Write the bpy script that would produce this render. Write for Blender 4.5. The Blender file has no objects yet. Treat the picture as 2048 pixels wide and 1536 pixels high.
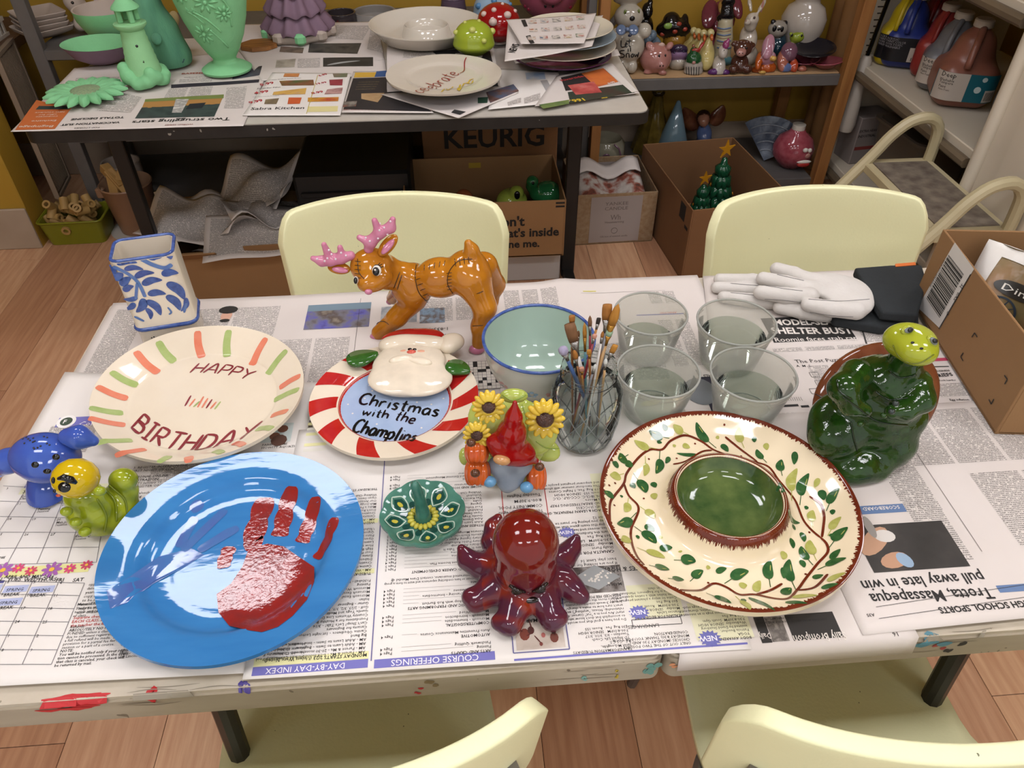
import bpy, bmesh, math, random
import numpy as np
from mathutils import Vector, Matrix, Euler
random.seed(7); np.random.seed(7)
SC = bpy.context.scene
COL = SC.collection
# ---------------------------------------------------------------- camera, light, exposure
F_PX, PITCH, YAW, CAM_Z = 1496.0, math.radians(41.2), math.radians(4.5), 1.54
cam_d = bpy.data.cameras.new('camera'); cam = bpy.data.objects.new('camera', cam_d); COL.objects.link(cam)
cam_d.sensor_width = 36.0; cam_d.lens = F_PX / 2048 * 36.0; cam_d.clip_start = 0.02
cam.location = (0, 0, CAM_Z); cam.rotation_euler = (math.pi / 2 - PITCH, 0, -YAW)
SC.camera = cam
world = bpy.data.worlds.new('world'); SC.world = world; world.use_nodes = True
world.node_tree.nodes['Background'].inputs[0].default_value = (1.0, 0.985, 0.975, 1)
world.node_tree.nodes['Background'].inputs[1].default_value = 1.0
SC.view_settings.view_transform = 'Standard'; SC.view_settings.look = 'None'
SC.view_settings.gamma = 1.0; SC.view_settings.use_curve_mapping = False
SC.view_settings.exposure = 0.0
SC.cycles.max_bounces = 8; SC.cycles.diffuse_bounces = 3; SC.cycles.glossy_bounces = 3; SC.cycles.transmission_bounces = 7; SC.cycles.transparent_max_bounces = 28
SC.cycles.caustics_reflective = False; SC.cycles.caustics_refractive = False
LAMP_POWER = 27.0
CEIL_Z = 2.55
LAMPS = [(x, y) for y in (1.75, .25, -1.25) for x in (-1.0, .32, 1.64)]

# ---------------------------------------------------------------- helpers
def hx(h, a=1.0):
    h = h.lstrip('#'); r = [int(h[i:i+2], 16) / 255 for i in (0, 2, 4)]
    return tuple((c / 12.92 if c <= .04045 else ((c + .055) / 1.055) ** 2.4) for c in r) + (a,)

def ray(x, y):
    a = x - 1024; b = y - 768
    f = F_PX * math.cos(PITCH) - b * math.sin(PITCH); d = -(F_PX * math.sin(PITCH) + b * math.cos(PITCH))
    return a * math.cos(YAW) + f * math.sin(YAW), -a * math.sin(YAW) + f * math.cos(YAW), d
def P(x, y, z):                     # a point of the photograph, laid on the level plane at height z
    X, Y, d = ray(x, y); t = (z - CAM_Z) / d
    return Vector((X * t, Y * t, z))
def onY(x, y, Y0):                  # ... on the upright plane at depth Y0
    X, Y, d = ray(x, y); t = Y0 / Y
    return Vector((X * t, Y0, CAM_Z + d * t))
def onX(x, y, X0):
    X, Y, d = ray(x, y); t = X0 / X
    return Vector((X0, Y * t, CAM_Z + d * t))

MATS = {}
def mat(name, col='#cccccc', rough=.6, col2=None, scale=20, amt=.5, bump=0, bscale=60, metal=0, coat=0, spec=.5, attr=False,
        trans=0, ior=1.45, alpha=1, emit=0, stretch=None, speck=None, sss=0, detail=4, wob=0):
    if name in MATS: return MATS[name]
    m = bpy.data.materials.new(name); m.use_nodes = True; MATS[name] = m
    nt = m.node_tree; b = nt.nodes['Principled BSDF']; L = nt.links.new
    b.inputs['Roughness'].default_value = rough; b.inputs['Metallic'].default_value = metal
    b.inputs['Coat Weight'].default_value = coat; b.inputs['Coat Roughness'].default_value = .04
    b.inputs['Specular IOR Level'].default_value = spec; b.inputs['IOR'].default_value = ior
    b.inputs['Transmission Weight'].default_value = trans; b.inputs['Alpha'].default_value = alpha
    c1 = hx(col) if isinstance(col, str) else tuple(col)
    b.inputs['Base Color'].default_value = c1
    if emit:
        b.inputs['Emission Color'].default_value = c1; b.inputs['Emission Strength'].default_value = emit
    tc = nt.nodes.new('ShaderNodeTexCoord'); vec = tc.outputs['Object']
    if stretch:
        mp = nt.nodes.new('ShaderNodeMapping'); mp.inputs['Scale'].default_value = stretch; L(vec, mp.inputs[0]); vec = mp.outputs[0]
    src = None
    if attr:
        at = nt.nodes.new('ShaderNodeAttribute'); at.attribute_name = 'Col'; src = at.outputs['Color']
    if col2 is not None or attr:
        nz = nt.nodes.new('ShaderNodeTexNoise'); nz.inputs['Scale'].default_value = scale; nz.inputs['Detail'].default_value = detail
        L(vec, nz.inputs['Vector'])
        mr = nt.nodes.new('ShaderNodeMapRange'); mr.inputs['From Min'].default_value = .3; mr.inputs['From Max'].default_value = .7
        mr.inputs['To Max'].default_value = amt; L(nz.outputs['Fac'], mr.inputs['Value'])
        mx = nt.nodes.new('ShaderNodeMix'); mx.data_type = 'RGBA'; L(mr.outputs['Result'], mx.inputs['Factor'])
        if src is not None:
            L(src, mx.inputs[6])
            if col2 is None:
                dk = nt.nodes.new('ShaderNodeMix'); dk.data_type = 'RGBA'; dk.blend_type = 'MULTIPLY'; dk.inputs['Factor'].default_value = 1
                L(src, dk.inputs[6]); dk.inputs[7].default_value = (.62, .62, .62, 1); L(dk.outputs[2], mx.inputs[7])
            else: mx.inputs[7].default_value = hx(col2)
        else:
            mx.inputs[6].default_value = c1; mx.inputs[7].default_value = hx(col2)
        src = mx.outputs[2]
    if speck:
        sc_, th, cs = speck
        n2 = nt.nodes.new('ShaderNodeTexNoise'); n2.inputs['Scale'].default_value = sc_; n2.inputs['Detail'].default_value = 2; L(tc.outputs['Object'], n2.inputs['Vector'])
        gt = nt.nodes.new('ShaderNodeMath'); gt.operation = 'GREATER_THAN'; gt.inputs[1].default_value = th; L(n2.outputs['Fac'], gt.inputs[0])
        m2 = nt.nodes.new('ShaderNodeMix'); m2.data_type = 'RGBA'; L(gt.outputs[0], m2.inputs['Factor'])
        if src is not None: L(src, m2.inputs[6])
        else: m2.inputs[6].default_value = c1
        m2.inputs[7].default_value = hx(cs); src = m2.outputs[2]
    if src is not None: L(src, b.inputs['Base Color'])
    if sss:
        b.inputs['Subsurface Weight'].default_value = sss; b.inputs['Subsurface Scale'].default_value = .01
    if bump:
        n3 = nt.nodes.new('ShaderNodeTexNoise'); n3.inputs['Scale'].default_value = bscale; n3.inputs['Detail'].default_value = 3
        L(vec, n3.inputs['Vector'])
        bp = nt.nodes.new('ShaderNodeBump'); bp.inputs['Strength'].default_value = 1; bp.inputs['Distance'].default_value = bump
        L(n3.outputs['Fac'], bp.inputs['Height']); L(bp.outputs[0], b.inputs['Normal'])
    return m
def glaze(name, col, col2=None, scale=30, amt=.5, **k):      # shiny fired glaze
    k.setdefault('rough', .07); k.setdefault('coat', .08); k.setdefault('bump', .0004); k.setdefault('bscale', 30)
    return mat(name, col, col2=col2, scale=scale, amt=amt, **k)
G_ATTR = glaze('glaze_painted', '#888888', attr=True, scale=45, amt=.35, bump=.0006, bscale=40)
M_ATTR = mat('bisque_painted', '#888888', rough=.8, attr=True, scale=60, amt=.18, bump=.0005, bscale=160)
PRINT = {}
def ink(col, rough=.75):
    return mat('ink_' + col.lstrip('#'), col, rough=rough)

class M:                             # collects shapes, then links them as ONE mesh object
    def __init__(s): s.v = []; s.f = []; s.n = 0; s.c = []; s.uv = None; s.T = Matrix.Identity(4)
    def at(s, loc=(0, 0, 0), rot=(0, 0, 0), sc=1):
        S = Matrix.Diagonal((sc, sc, sc, 1)) if not hasattr(sc, '__len__') else Matrix.Diagonal((*sc, 1))
        s.T = Matrix.Translation(loc) @ Euler(rot).to_matrix().to_4x4() @ S; return s
    def add(s, v, f, c=None):
        v = np.asarray(v, float).reshape(-1, 3); A = np.array(s.T); v = v @ A[:3, :3].T + A[:3, 3]
        o = s.n; s.v.append(v); s.f += [tuple(i + o for i in q) for q in f]; s.n += len(v)
        s.c.append(np.tile(hx(c) if isinstance(c, str) else (c or (1, 1, 1, 1)), (len(v), 1))); return s
    def box(s, c, d, ch=0, col=None, rz=0):
        x, y, z = d[0] / 2, d[1] / 2, d[2] / 2
        if ch <= 0:
            v = [(a * x, b * y, e * z) for e in (-1, 1) for a, b in ((-1, -1), (1, -1), (1, 1), (-1, 1))]
            f = [(3, 2, 1, 0), (4, 5, 6, 7), (0, 1, 5, 4), (1, 2, 6, 5), (2, 3, 7, 6), (3, 0, 4, 7)]
        else:
            k = min(ch, x * .9, y * .9, z * .9)
            def ring(h, i):
                return [(-x + i, -y, h), (x - i, -y, h), (x, -y + i, h), (x, y - i, h), (x - i, y, h), (-x + i, y, h), (-x, y - i, h), (-x, -y + i, h)]
            def ring2(h, j):
                q = ring(h, k); return [(px * (x - j) / x, py * (y - j) / y, h) for px, py, h in q]
            v = ring2(-z, k) + ring(-z + k, k) + ring(z - k, k) + ring2(z, k); f = [tuple(range(7, -1, -1)), tuple(range(24, 32))]
            for r in range(3):
                for i in range(8): f.append((r * 8 + i, r * 8 + (i + 1) % 8, r * 8 + 8 + (i + 1) % 8, r * 8 + 8 + i))
        R = np.array(Matrix.Rotation(rz, 3, 'Z')); v = np.array(v) @ R.T + np.array(c)
        return s.add(v, f, col)
    def lathe(s, prof, n=40, c=(0, 0, 0), sx=1, sy=1, col=None, fn=None, cap=True):
        v = []; f = []; m = len(prof)
        for r, z in prof:
            for i in range(n):
                a = 2 * math.pi * i / n; q = (r * math.cos(a) * sx, r * math.sin(a) * sy, z)
                if fn: q = fn(*q, a)
                v.append((q[0] + c[0], q[1] + c[1], q[2] + c[2]))
        for j in range(m - 1):
            for i in range(n):
                k = (i + 1) % n; f.append((j * n + i, j * n + k, j * n + n + k, j * n + n + i))
        if cap and prof[0][0] > 1e-6: f.append(tuple(range(n - 1, -1, -1)))
        if cap and prof[-1][0] > 1e-6: f.append(tuple((m - 1) * n + i for i in range(n)))
        return s.add(v, f, col)
    def tube(s, pts, r, n=8, closed=False, col=None, cap=True, flat=None):
        pts = [Vector(p) for p in pts]; N = len(pts); rs = r if hasattr(r, '__len__') else [r] * N
        v = []; f = []; up = Vector((0, 0, 1)); prev = None
        for i, p in enumerate(pts):
            if closed: t = pts[(i + 1) % N] - pts[i - 1]
            else: t = pts[min(i + 1, N - 1)] - pts[max(i - 1, 0)]
            t.normalize()
            if prev is None:
                a = up if abs(t.dot(up)) < .9 else Vector((1, 0, 0)); x = (a - t * a.dot(t)).normalized()
            else: x = (prev - t * prev.dot(t)).normalized()
            prev = x; y = t.cross(x)
            for k in range(n):
                a = 2 * math.pi * (k + .5) / n; e = flat or 1
                v.append(p + x * (math.cos(a) * rs[i]) + y * (math.sin(a) * rs[i] * e))
        for j in range(N - 1 + (1 if closed else 0)):
            for k in range(n):
                a, b = j * n, ((j + 1) % N) * n; f.append((a + k, a + (k + 1) % n, b + (k + 1) % n, b + k))
        if cap and not closed: f.append(tuple(range(n - 1, -1, -1))); f.append(tuple((N - 1) * n + k for k in range(n)))
        return s.add([tuple(p) for p in v], f, col)
    def ell(s, c, r, nu=16, nv=10, col=None, rot=(0, 0, 0)):
        R = Euler(rot).to_matrix(); v = []; f = []
        r = r if hasattr(r, '__len__') else (r, r, r)
        for j in range(nv + 1):
            th = math.pi * j / nv
            for i in range(nu):
                a = 2 * math.pi * i / nu
                q = R @ Vector((r[0] * math.sin(th) * math.cos(a), r[1] * math.sin(th) * math.sin(a), -r[2] * math.cos(th)))
                v.append((q.x + c[0], q.y + c[1], q.z + c[2]))
        for j in range(nv):
            for i in range(nu):
                k = (i + 1) % nu; f.append((j * nu + i, j * nu + k, j * nu + nu + k, j * nu + nu + i))
        return s.add(v, f, col)
    def prism(s, o, z0, z1, col=None):
        n = len(o); v = [(x, y, z0) for x, y in o] + [(x, y, z1) for x, y in o]
        f = [tuple(range(n - 1, -1, -1)), tuple(range(n, 2 * n))] + [(i, (i + 1) % n, n + (i + 1) % n, n + i) for i in range(n)]
        return s.add(v, f, col)
    def grid(s, fn, nu, nv, col=None, wrap=False):
        v = [fn(i / nu, j / nv) for j in range(nv + 1) for i in range(nu + 1)]
        f = [(j * (nu + 1) + i, j * (nu + 1) + i + 1, (j + 1) * (nu + 1) + i + 1, (j + 1) * (nu + 1) + i) for j in range(nv) for i in range(nu)]
        return s.add(v, f, col)
    def each(s, name, m, parent=None, smooth=180, thick=0):      # every shape added becomes an object of its own
        o = 0; fi = 0; out = []
        for v in s.v:
            q = M(); q.v = [v]; q.n = len(v); q.c = [np.ones((len(v), 4))]; q.f = []
            while fi < len(s.f) and max(s.f[fi]) < o + len(v): q.f.append(tuple(i - o for i in s.f[fi])); fi += 1
            if s.uv is not None: q.uv = s.uv[o:o + len(v)]
            o += len(v); out.append(q.build(name, m, parent, smooth=smooth, thick=thick))
        return out
    def build(s, name, m, parent=None, loc=None, rot=None, smooth=35, attr=False, thick=0, weld=False, bevel=0):
        me = bpy.data.meshes.new(name)
        V = np.concatenate(s.v) if s.v else np.zeros((0, 3))
        me.from_pydata(V.tolist(), [], s.f)
        if attr:
            a = me.color_attributes.new('Col', 'FLOAT_COLOR', 'POINT'); a.data.foreach_set('color', np.concatenate(s.c).ravel().astype(np.float32))
        if s.uv is not None:
            ul = me.uv_layers.new(name='UVMap'); li = np.zeros(len(me.loops), np.int32); me.loops.foreach_get('vertex_index', li)
            ul.data.foreach_set('uv', np.asarray(s.uv, np.float32)[li].ravel())
        return finish(name, me, m, parent, loc, rot, smooth, thick, weld, bevel)
def finish(name, me, m, parent=None, loc=None, rot=None, smooth=35, thick=0, weld=False, bevel=0):
    if weld or bevel:
        bm = bmesh.new(); bm.from_mesh(me)
        if weld: bmesh.ops.remove_doubles(bm, verts=bm.verts, dist=1e-5)
        bmesh.ops.recalc_face_normals(bm, faces=bm.faces); bm.to_mesh(me); bm.free()
    me.materials.append(MATS[m] if isinstance(m, str) else m)
    if smooth:
        me.shade_smooth()
        if smooth < 180: me.set_sharp_from_angle(angle=math.radians(smooth))
    o = bpy.data.objects.new(name, me); COL.objects.link(o)
    if parent is not None:
        o.parent = parent
        if 'lettering' in name or name in ('rules', 'coupon_print', 'label_print', 'print', 'barcode', 'handwriting', 'red_script', 'stitches', 'seams', 'light_holes', 'quilted_ridges', 'body_folds', 'beard_lines'): o['kind'] = 'stuff'   # too small to pick apart
    if loc is not None: o.location = loc
    if rot is not None: o.rotation_euler = rot
    if thick:
        md = o.modifiers.new('thickness', 'SOLIDIFY'); md.thickness = thick; md.offset = 0
    if bevel:
        md = o.modifiers.new('edges', 'BEVEL'); md.width = bevel; md.segments = 2; md.limit_method = 'ANGLE'; md.angle_limit = math.radians(40)
    return o
def tag(o, label, cat, group=None, kind=None):
    o['label'] = label; o['category'] = cat
    if group: o['group'] = group
    if kind: o['kind'] = kind
    return o
def thing(name, label, cat, loc=(0, 0, 0), rz=0, group=None):
    o = bpy.data.objects.new(name, None); COL.objects.link(o); o.empty_display_size = .05
    o.location = loc; o.rotation_euler = (0, 0, rz); return tag(o, label, cat, group)
def struct(o): o['kind'] = 'structure'; return o
def copy_tree(o, parent=None):
    c = o.copy(); COL.objects.link(c); c.parent = parent
    for ch in list(o.children): copy_tree(ch, c)
    return c

# ---- smooth-union bodies: ellipsoids and tapering limbs grown into one surface
def E(c, r, col=0, rot=(0, 0, 0), k=None, op=1):
    r = r if hasattr(r, '__len__') else (r, r, r)
    return ('e', np.array(c, float), np.array(r, float), np.array(Euler(rot).to_matrix()), col, k, op)
def K(a, b, ra, rb, col=0, k=None, op=1):
    return ('k', np.array(a, float), np.array(b, float), (ra, rb), col, k, op)
def KC(pts, rs, col=0, k=None):
    return [K(pts[i], pts[i + 1], rs[i], rs[i + 1], col, k) for i in range(len(pts) - 1)]
def BX(c, h, rd, col=0, rot=(0, 0, 0), k=None, op=1):
    return ('b', np.array(c, float), np.array(h, float), np.array(Euler(rot).to_matrix()), col, k, op, rd)
def pd(p, q):
    if p[0] == 'e':
        l = (q - p[1]) @ p[3]; a = np.linalg.norm(l / p[2], axis=-1); b = np.linalg.norm(l / p[2] ** 2, axis=-1) + 1e-9
        return a * (a - 1) / b
    if p[0] == 'b':
        l = np.abs((q - p[1]) @ p[3]) - p[2] + p[7]
        return np.linalg.norm(np.maximum(l, 0), axis=-1) + np.minimum(l.max(-1), 0) - p[7]
    ab = p[2] - p[1]; t = np.clip(((q - p[1]) @ ab) / (ab @ ab + 1e-12), 0, 1)
    return np.linalg.norm(q - p[1] - t[..., None] * ab, axis=-1) - (p[3][0] + (p[3][1] - p[3][0]) * t)
def sdf(prims, q, k0, want=False):
    d = None; best = None; idx = None
    for i, p in enumerate(prims):
        e = pd(p, q); k = p[5] if p[5] is not None else k0
        if p[6] < 0:
            h = np.clip(.5 - .5 * (d + e) / k, 0, 1); d = d * (1 - h) - e * h + k * h * (1 - h)
            if want:
                w = e < k * .4; idx = np.where(w & (p[4] is not None), p[4] if p[4] is not None else 0, idx)
            continue
        if d is None: d = e; best = e; idx = np.full(e.shape, p[4])
        else:
            h = np.clip(.5 + .5 * (d - e) / k, 0, 1); d = d * (1 - h) + e * h - k * h * (1 - h)
            if want: w = e < best; idx = np.where(w, p[4], idx); best = np.where(w, e, best)
    return (d, idx) if want else d
def project(prims, pts, k0, off=0):
    q = np.array(pts, float)
    for _ in range(6):
        h = 1e-4; d = sdf(prims, q, k0); g = np.stack([(sdf(prims, q + np.eye(3)[i] * h, k0) - d) / h for i in range(3)], -1)
        n = np.linalg.norm(g, axis=-1, keepdims=True) + 1e-9; q = q - g / n * ((d - off) / np.maximum(n[..., 0], .3))[..., None]
    return q
def hit(prims, pix, k):               # where the sight lines through these points of the photograph meet the body
    d = np.array([ray(*q[:2]) for q in pix]); d /= np.linalg.norm(d, axis=1, keepdims=True); o = np.array((0, 0, CAM_Z)); t = np.full(len(d), .3); best = np.full(len(d), 9e9); bp = o + d * t[:, None]
    for _ in range(90):
        p = o + d * t[:, None]; s = sdf(prims, p, k); w = s < best - 1e-6; bp = np.where(w[:, None], p, bp); best = np.where(w, s, best); t = t + np.maximum(s, 2e-4) * (s > 1e-4) * .85
    return project(prims, bp, k)
def blob(prims, res=70, k=.01, pal=('#ffffff',), paint=None, zmin=None):
    lo = np.full(3, 9e9); hi = -lo
    for p in prims:
        if p[6] < 0: continue
        if p[0] == 'k':
            for c, r in ((p[1], p[3][0]), (p[2], p[3][1])): lo = np.minimum(lo, c - r); hi = np.maximum(hi, c + r)
        else: R = np.abs(p[3]) @ p[2]; lo = np.minimum(lo, p[1] - R); hi = np.maximum(hi, p[1] + R)
    h = (hi - lo).max() / res; lo = lo - 3 * h; hi = hi + 3 * h
    n = np.ceil((hi - lo) / h).astype(int) + 1
    G = np.stack(np.meshgrid(*[lo[i] + h * np.arange(n[i]) for i in range(3)], indexing='ij'), -1)
    D = sdf(prims, G.reshape(-1, 3), k).reshape(n)
    if zmin is not None: D = np.maximum(D, zmin - G[..., 2])
    S = D < 0; cs = [(a, b, c) for a in (0, 1) for b in (0, 1) for c in (0, 1)]
    sl = lambda A, o: A[o[0]:n[0] - 1 + o[0], o[1]:n[1] - 1 + o[1], o[2]:n[2] - 1 + o[2]]
    cnt = sum(sl(S, o).astype(int) for o in cs); act = (cnt > 0) & (cnt < 8); ids = -np.ones(act.shape, int); ids[act] = np.arange(act.sum())
    acc = np.zeros(act.shape + (3,)); w = np.zeros(act.shape)
    for o in cs:
        for ax in range(3):
            if o[ax]: continue
            o2 = list(o); o2[ax] = 1; a, b = sl(D, o), sl(D, o2); x = (a < 0) != (b < 0)
            t = np.where(x, a / np.where(x, a - b, 1), 0)
            for j in range(3): acc[..., j] += np.where(x, (t if j == ax else o[j]), 0)
            w += x
    I = np.argwhere(act); V = lo + h * (I + acc[act] / w[act][:, None]); Q = []
    for ax in range(3):
        u, v = (ax + 1) % 3, (ax + 2) % 3; s1 = [slice(None)] * 3; s2 = [slice(None)] * 3; s1[ax] = slice(0, n[ax] - 1); s2[ax] = slice(1, n[ax])
        A, B = S[tuple(s1)], S[tuple(s2)]; X = np.argwhere(A != B)
        X = X[(X[:, u] > 0) & (X[:, v] > 0) & (X[:, u] < n[u] - 1) & (X[:, v] < n[v] - 1)]
        if not len(X): continue
        fl = A[tuple(X.T)]; du = np.zeros(3, int); du[u] = 1; dv = np.zeros(3, int); dv[v] = 1
        g = lambda o: ids[tuple((X - o).T)]
        q = np.stack([g(du + dv), g(dv), g(0 * du), g(du)], -1); q[~fl] = q[~fl][:, ::-1]; Q.append(q)
    Q = np.concatenate(Q)
    _, idx = sdf(prims, V, k, True); C = np.array([hx(c) for c in pal])[idx.astype(int)]
    if paint is not None: C = paint(V, idx, C)
    return V, Q, C
def blob_obj(name, prims, m, parent=None, res=70, k=.01, pal=('#ffffff',), paint=None, zmin=None, loc=None, rot=None):
    V, Q, C = blob(prims, res, k, pal, paint, zmin)
    me = bpy.data.meshes.new(name); me.from_pydata(V.tolist(), [], Q.tolist())
    a = me.color_attributes.new('Col', 'FLOAT_COLOR', 'POINT'); a.data.foreach_set('color', C.ravel().astype(np.float32))
    return finish(name, me, m, parent, loc, rot, 180)

# ---- lettering and brush strokes
_TX = {}
def text2d(s, bold=0.0, res=1):
    key = (s, bold, res)
    if key not in _TX:
        cu = bpy.data.curves.new('lettering', 'FONT'); cu.body = s; cu.resolution_u = res; cu.offset = bold; cu.size = 1
        ob = bpy.data.objects.new('lettering', cu); me = bpy.data.meshes.new_from_object(ob)
        v = np.zeros(len(me.vertices) * 3); me.vertices.foreach_get('co', v); v = v.reshape(-1, 3)[:, :2]
        f = [tuple(p.vertices) for p in me.polygons]; bpy.data.meshes.remove(me); bpy.data.objects.remove(ob); bpy.data.curves.remove(cu)
        _TX[key] = (v, f, (v[:, 0].min(), v[:, 0].max()) if len(v) else (0, 1))
    return _TX[key]
def smooth_line(pts, step=.003, closed=False):
    p = [np.array(q, float) for q in pts]; n = len(p); out = []
    if n < 3 and not closed:
        d = np.linalg.norm(p[1] - p[0]); m = max(1, int(d / step)); return [p[0] + (p[1] - p[0]) * i / m for i in range(m + 1)]
    for i in range(n if closed else n - 1):
        g = lambda j: p[j % n] if closed else p[min(max(j, 0), n - 1)]
        a, b, c, d = g(i - 1), g(i), g(i + 1), g(i + 2); m = max(2, int(np.linalg.norm(c - b) / step))
        for t in np.arange(m) / m:
            out.append(.5 * (2 * b + (c - a) * t + (2 * a - 5 * b + 4 * c - d) * t * t + (3 * b - a - 3 * c + d) * t ** 3))
    if not closed: out.append(p[-1])
    return out
_LIFT = [0]
def lift(surf):                       # each stroke lies a hair above the one painted before it
    _LIFT[0] = (_LIFT[0] + 1) % 11; d = _LIFT[0] * 4e-5
    def f(x, y): q = surf(x, y); return (q[0], q[1], q[2] + d)
    return f
def stroke(mb, pts, w, surf, step=.003, taper='round', col=None, smooth=True):
    """a brush stroke: a ribbon of width w following 2-D points, laid on surf(x, y) -> (x, y, z)"""
    surf = lift(surf)
    L = smooth_line(pts, step) if smooth else [np.array(q, float) for q in pts]
    N = len(L); v = []; f = []
    for i, q in enumerate(L):
        t = L[min(i + 1, N - 1)] - L[max(i - 1, 0)]; t = t / (np.linalg.norm(t) + 1e-12); nn = np.array((-t[1], t[0])); s = i / max(N - 1, 1)
        ww = w(s) if callable(w) else w
        if taper == 'round':
            e = min(i, N - 1 - i); ww = ww * (.55 if e == 0 else .9 if e == 1 else 1)
        elif taper == 'leaf': ww = ww * (math.sin(math.pi * min(1, s * .97 + .015) ** .75) ** .9 + .03)
        elif taper == 'tip': ww = ww * (1 - .8 * s)
        for sd in (-1, 0, 1): v.append(surf(*(q + nn * ww / 2 * sd)))
    for i in range(N - 1):
        for k in (0, 1): f.append((i * 3 + k + 1, i * 3 + k, i * 3 + 3 + k, i * 3 + 4 + k))
    mb.add(v, f, col)
def patch(mb, outline, surf, rings=4, col=None):
    """a filled painted shape: an outline filled from its middle, laid on surf"""
    surf = lift(surf)
    o = np.array(outline, float); c = o.mean(0); n = len(o); v = [surf(*c)]; f = []
    for r in range(1, rings + 1):
        for q in o: v.append(surf(*(c + (q - c) * r / rings)))
    for i in range(n): f.append((0, 1 + i, 1 + (i + 1) % n))
    for r in range(rings - 1):
        for i in range(n):
            a = 1 + r * n; b = a + n; f.append((a + i, b + i, b + (i + 1) % n, a + (i + 1) % n))
    mb.add(v, f, col)
def circ(c, r, n=14, ry=None, rot=0):
    return [(c[0] + r * math.cos(a) * math.cos(rot) - (ry or r) * math.sin(a) * math.sin(rot), c[1] + r * math.cos(a) * math.sin(rot) + (ry or r) * math.sin(a) * math.cos(rot)) for a in [2 * math.pi * i / n for i in range(n)]]
# single-stroke hand lettering, unit height
HAND = {
 'A': (.7, [[(0, 0), (.35, 1), (.7, 0)], [(.13, .36), (.57, .36)]]), 'B': (.6, [[(0, 0), (0, 1)], [(0, 1), (.42, .95), (.44, .6), (0, .53), (.52, .45), (.52, .06), (0, 0)]]),
 'C': (.62, [[(.6, .85), (.4, 1), (.1, .85), (0, .45), (.15, .08), (.42, 0), (.62, .16)]]), 'D': (.62, [[(0, 0), (0, 1)], [(0, 1), (.45, .88), (.62, .5), (.45, .1), (0, 0)]]),
 'H': (.62, [[(0, 0), (0, 1)], [(.6, 0), (.6, 1)], [(0, .5), (.6, .5)]]), 'I': (.4, [[(.2, 0), (.2, 1)], [(0, 1), (.4, 1)], [(0, 0), (.4, 0)]]),
 'P': (.55, [[(0, 0), (0, 1)], [(0, 1), (.45, .95), (.52, .7), (.4, .48), (0, .45)]]), 'R': (.6, [[(0, 0), (0, 1)], [(0, 1), (.45, .95), (.5, .7), (.4, .5), (0, .46)], [(.15, .47), (.58, 0)]]),
 'T': (.66, [[(.33, 0), (.33, 1)], [(0, 1), (.66, 1)]]), 'Y': (.66, [[(0, 1), (.33, .5)], [(.66, 1), (.33, .5), (.25, 0)]]), 'L': (.5, [[(.05, 1), (0, .05), (.45, .02)]]),
 'S': (.55, [[(.52, .85), (.3, 1), (.05, .82), (.2, .55), (.5, .35), (.42, .05), (.12, 0), (0, .15)]]),
 'a': (.5, [[(.44, .48), (.22, .56), (.02, .35), (.08, .04), (.28, .02), (.42, .3)], [(.45, .55), (.43, .1), (.52, 0)]]), 'b': (.48, [[(0, 1), (0, .03)], [(0, .4), (.25, .56), (.44, .3), (.25, 0), (0, .05)]]),
 'c': (.42, [[(.4, .45), (.2, .56), (0, .3), (.15, .02), (.42, .1)]]), 'e': (.45, [[(.02, .28), (.4, .32), (.3, .56), (.05, .45), (.03, .12), (.22, 0), (.44, .1)]]),
 'h': (.48, [[(0, 1), (0, 0)], [(0, .35), (.2, .55), (.4, .45), (.42, 0)]]), 'i': (.16, [[(.08, .55), (.08, 0)], [(.08, .76), (.09, .8)]]), 'l': (.2, [[(.1, 1), (.08, .05), (.16, 0)]]),
 'm': (.75, [[(0, .55), (0, 0)], [(0, .4), (.18, .55), (.34, .45), (.34, 0)], [(.34, .4), (.52, .55), (.68, .45), (.7, 0)]]), 'n': (.46, [[(0, .55), (0, 0)], [(0, .38), (.2, .56), (.4, .45), (.42, 0)]]),
 'o': (.46, [[(.22, .55), (.02, .35), (.1, .04), (.34, .03), (.43, .3), (.3, .54), (.2, .55)]]), 'p': (.48, [[(0, .55), (0, -.4)], [(0, .4), (.25, .56), (.44, .3), (.25, 0), (0, .1)]]),
 'r': (.36, [[(0, .55), (0, 0)], [(0, .35), (.16, .54), (.34, .5)]]), 's': (.4, [[(.36, .48), (.18, .56), (.04, .42), (.32, .2), (.24, 0), (0, .06)]]), 't': (.4, [[(.18, .9), (.18, .08), (.34, 0)], [(0, .6), (.38, .62)]]),
 'w': (.66, [[(0, .55), (.14, .02), (.32, .45), (.48, .02), (.64, .55)]]), 'u': (.46, [[(0, .55), (.05, .05), (.3, .05), (.42, .5)], [(.42, .55), (.44, 0)]]), 'g': (.46, [[(.4, .5), (.15, .55), (.02, .25), (.2, .03), (.4, .3)], [(.42, .55), (.4, -.3), (.1, -.35)]]),
 'y': (.44, [[(0, .55), (.2, .05)], [(.42, .55), (.1, -.4)]]), ' ': (.3, []), ',': (.1, [])}
def hand(mb, s, p0, p1, w, surf, arc=0, lean=0, h=None, jit=0):
    """hand-lettered word from p0 to p1 on surf; arc bows the base line"""
    adv = [HAND[c][0] + .16 for c in s]; tot = sum(adv) - .16; p0 = np.array(p0, float); d = np.array(p1, float) - p0
    Ln = np.linalg.norm(d); d /= Ln; up = np.array((-d[1], d[0])); sc_ = Ln / tot; hh = h or sc_; x = 0
    for c, a in zip(s, adv):
        j = random.uniform(-jit, jit)
        for ln in HAND[c][1]:
            pts = []
            for q in ln:
                X = (x + q[0] + lean * q[1]) * sc_; tt = X / Ln; pts.append(p0 + d * X + up * (q[1] * hh + j * hh + arc * 4 * tt * (1 - tt)))
            stroke(mb, pts, w, surf, step=.004)
        x += a
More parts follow.
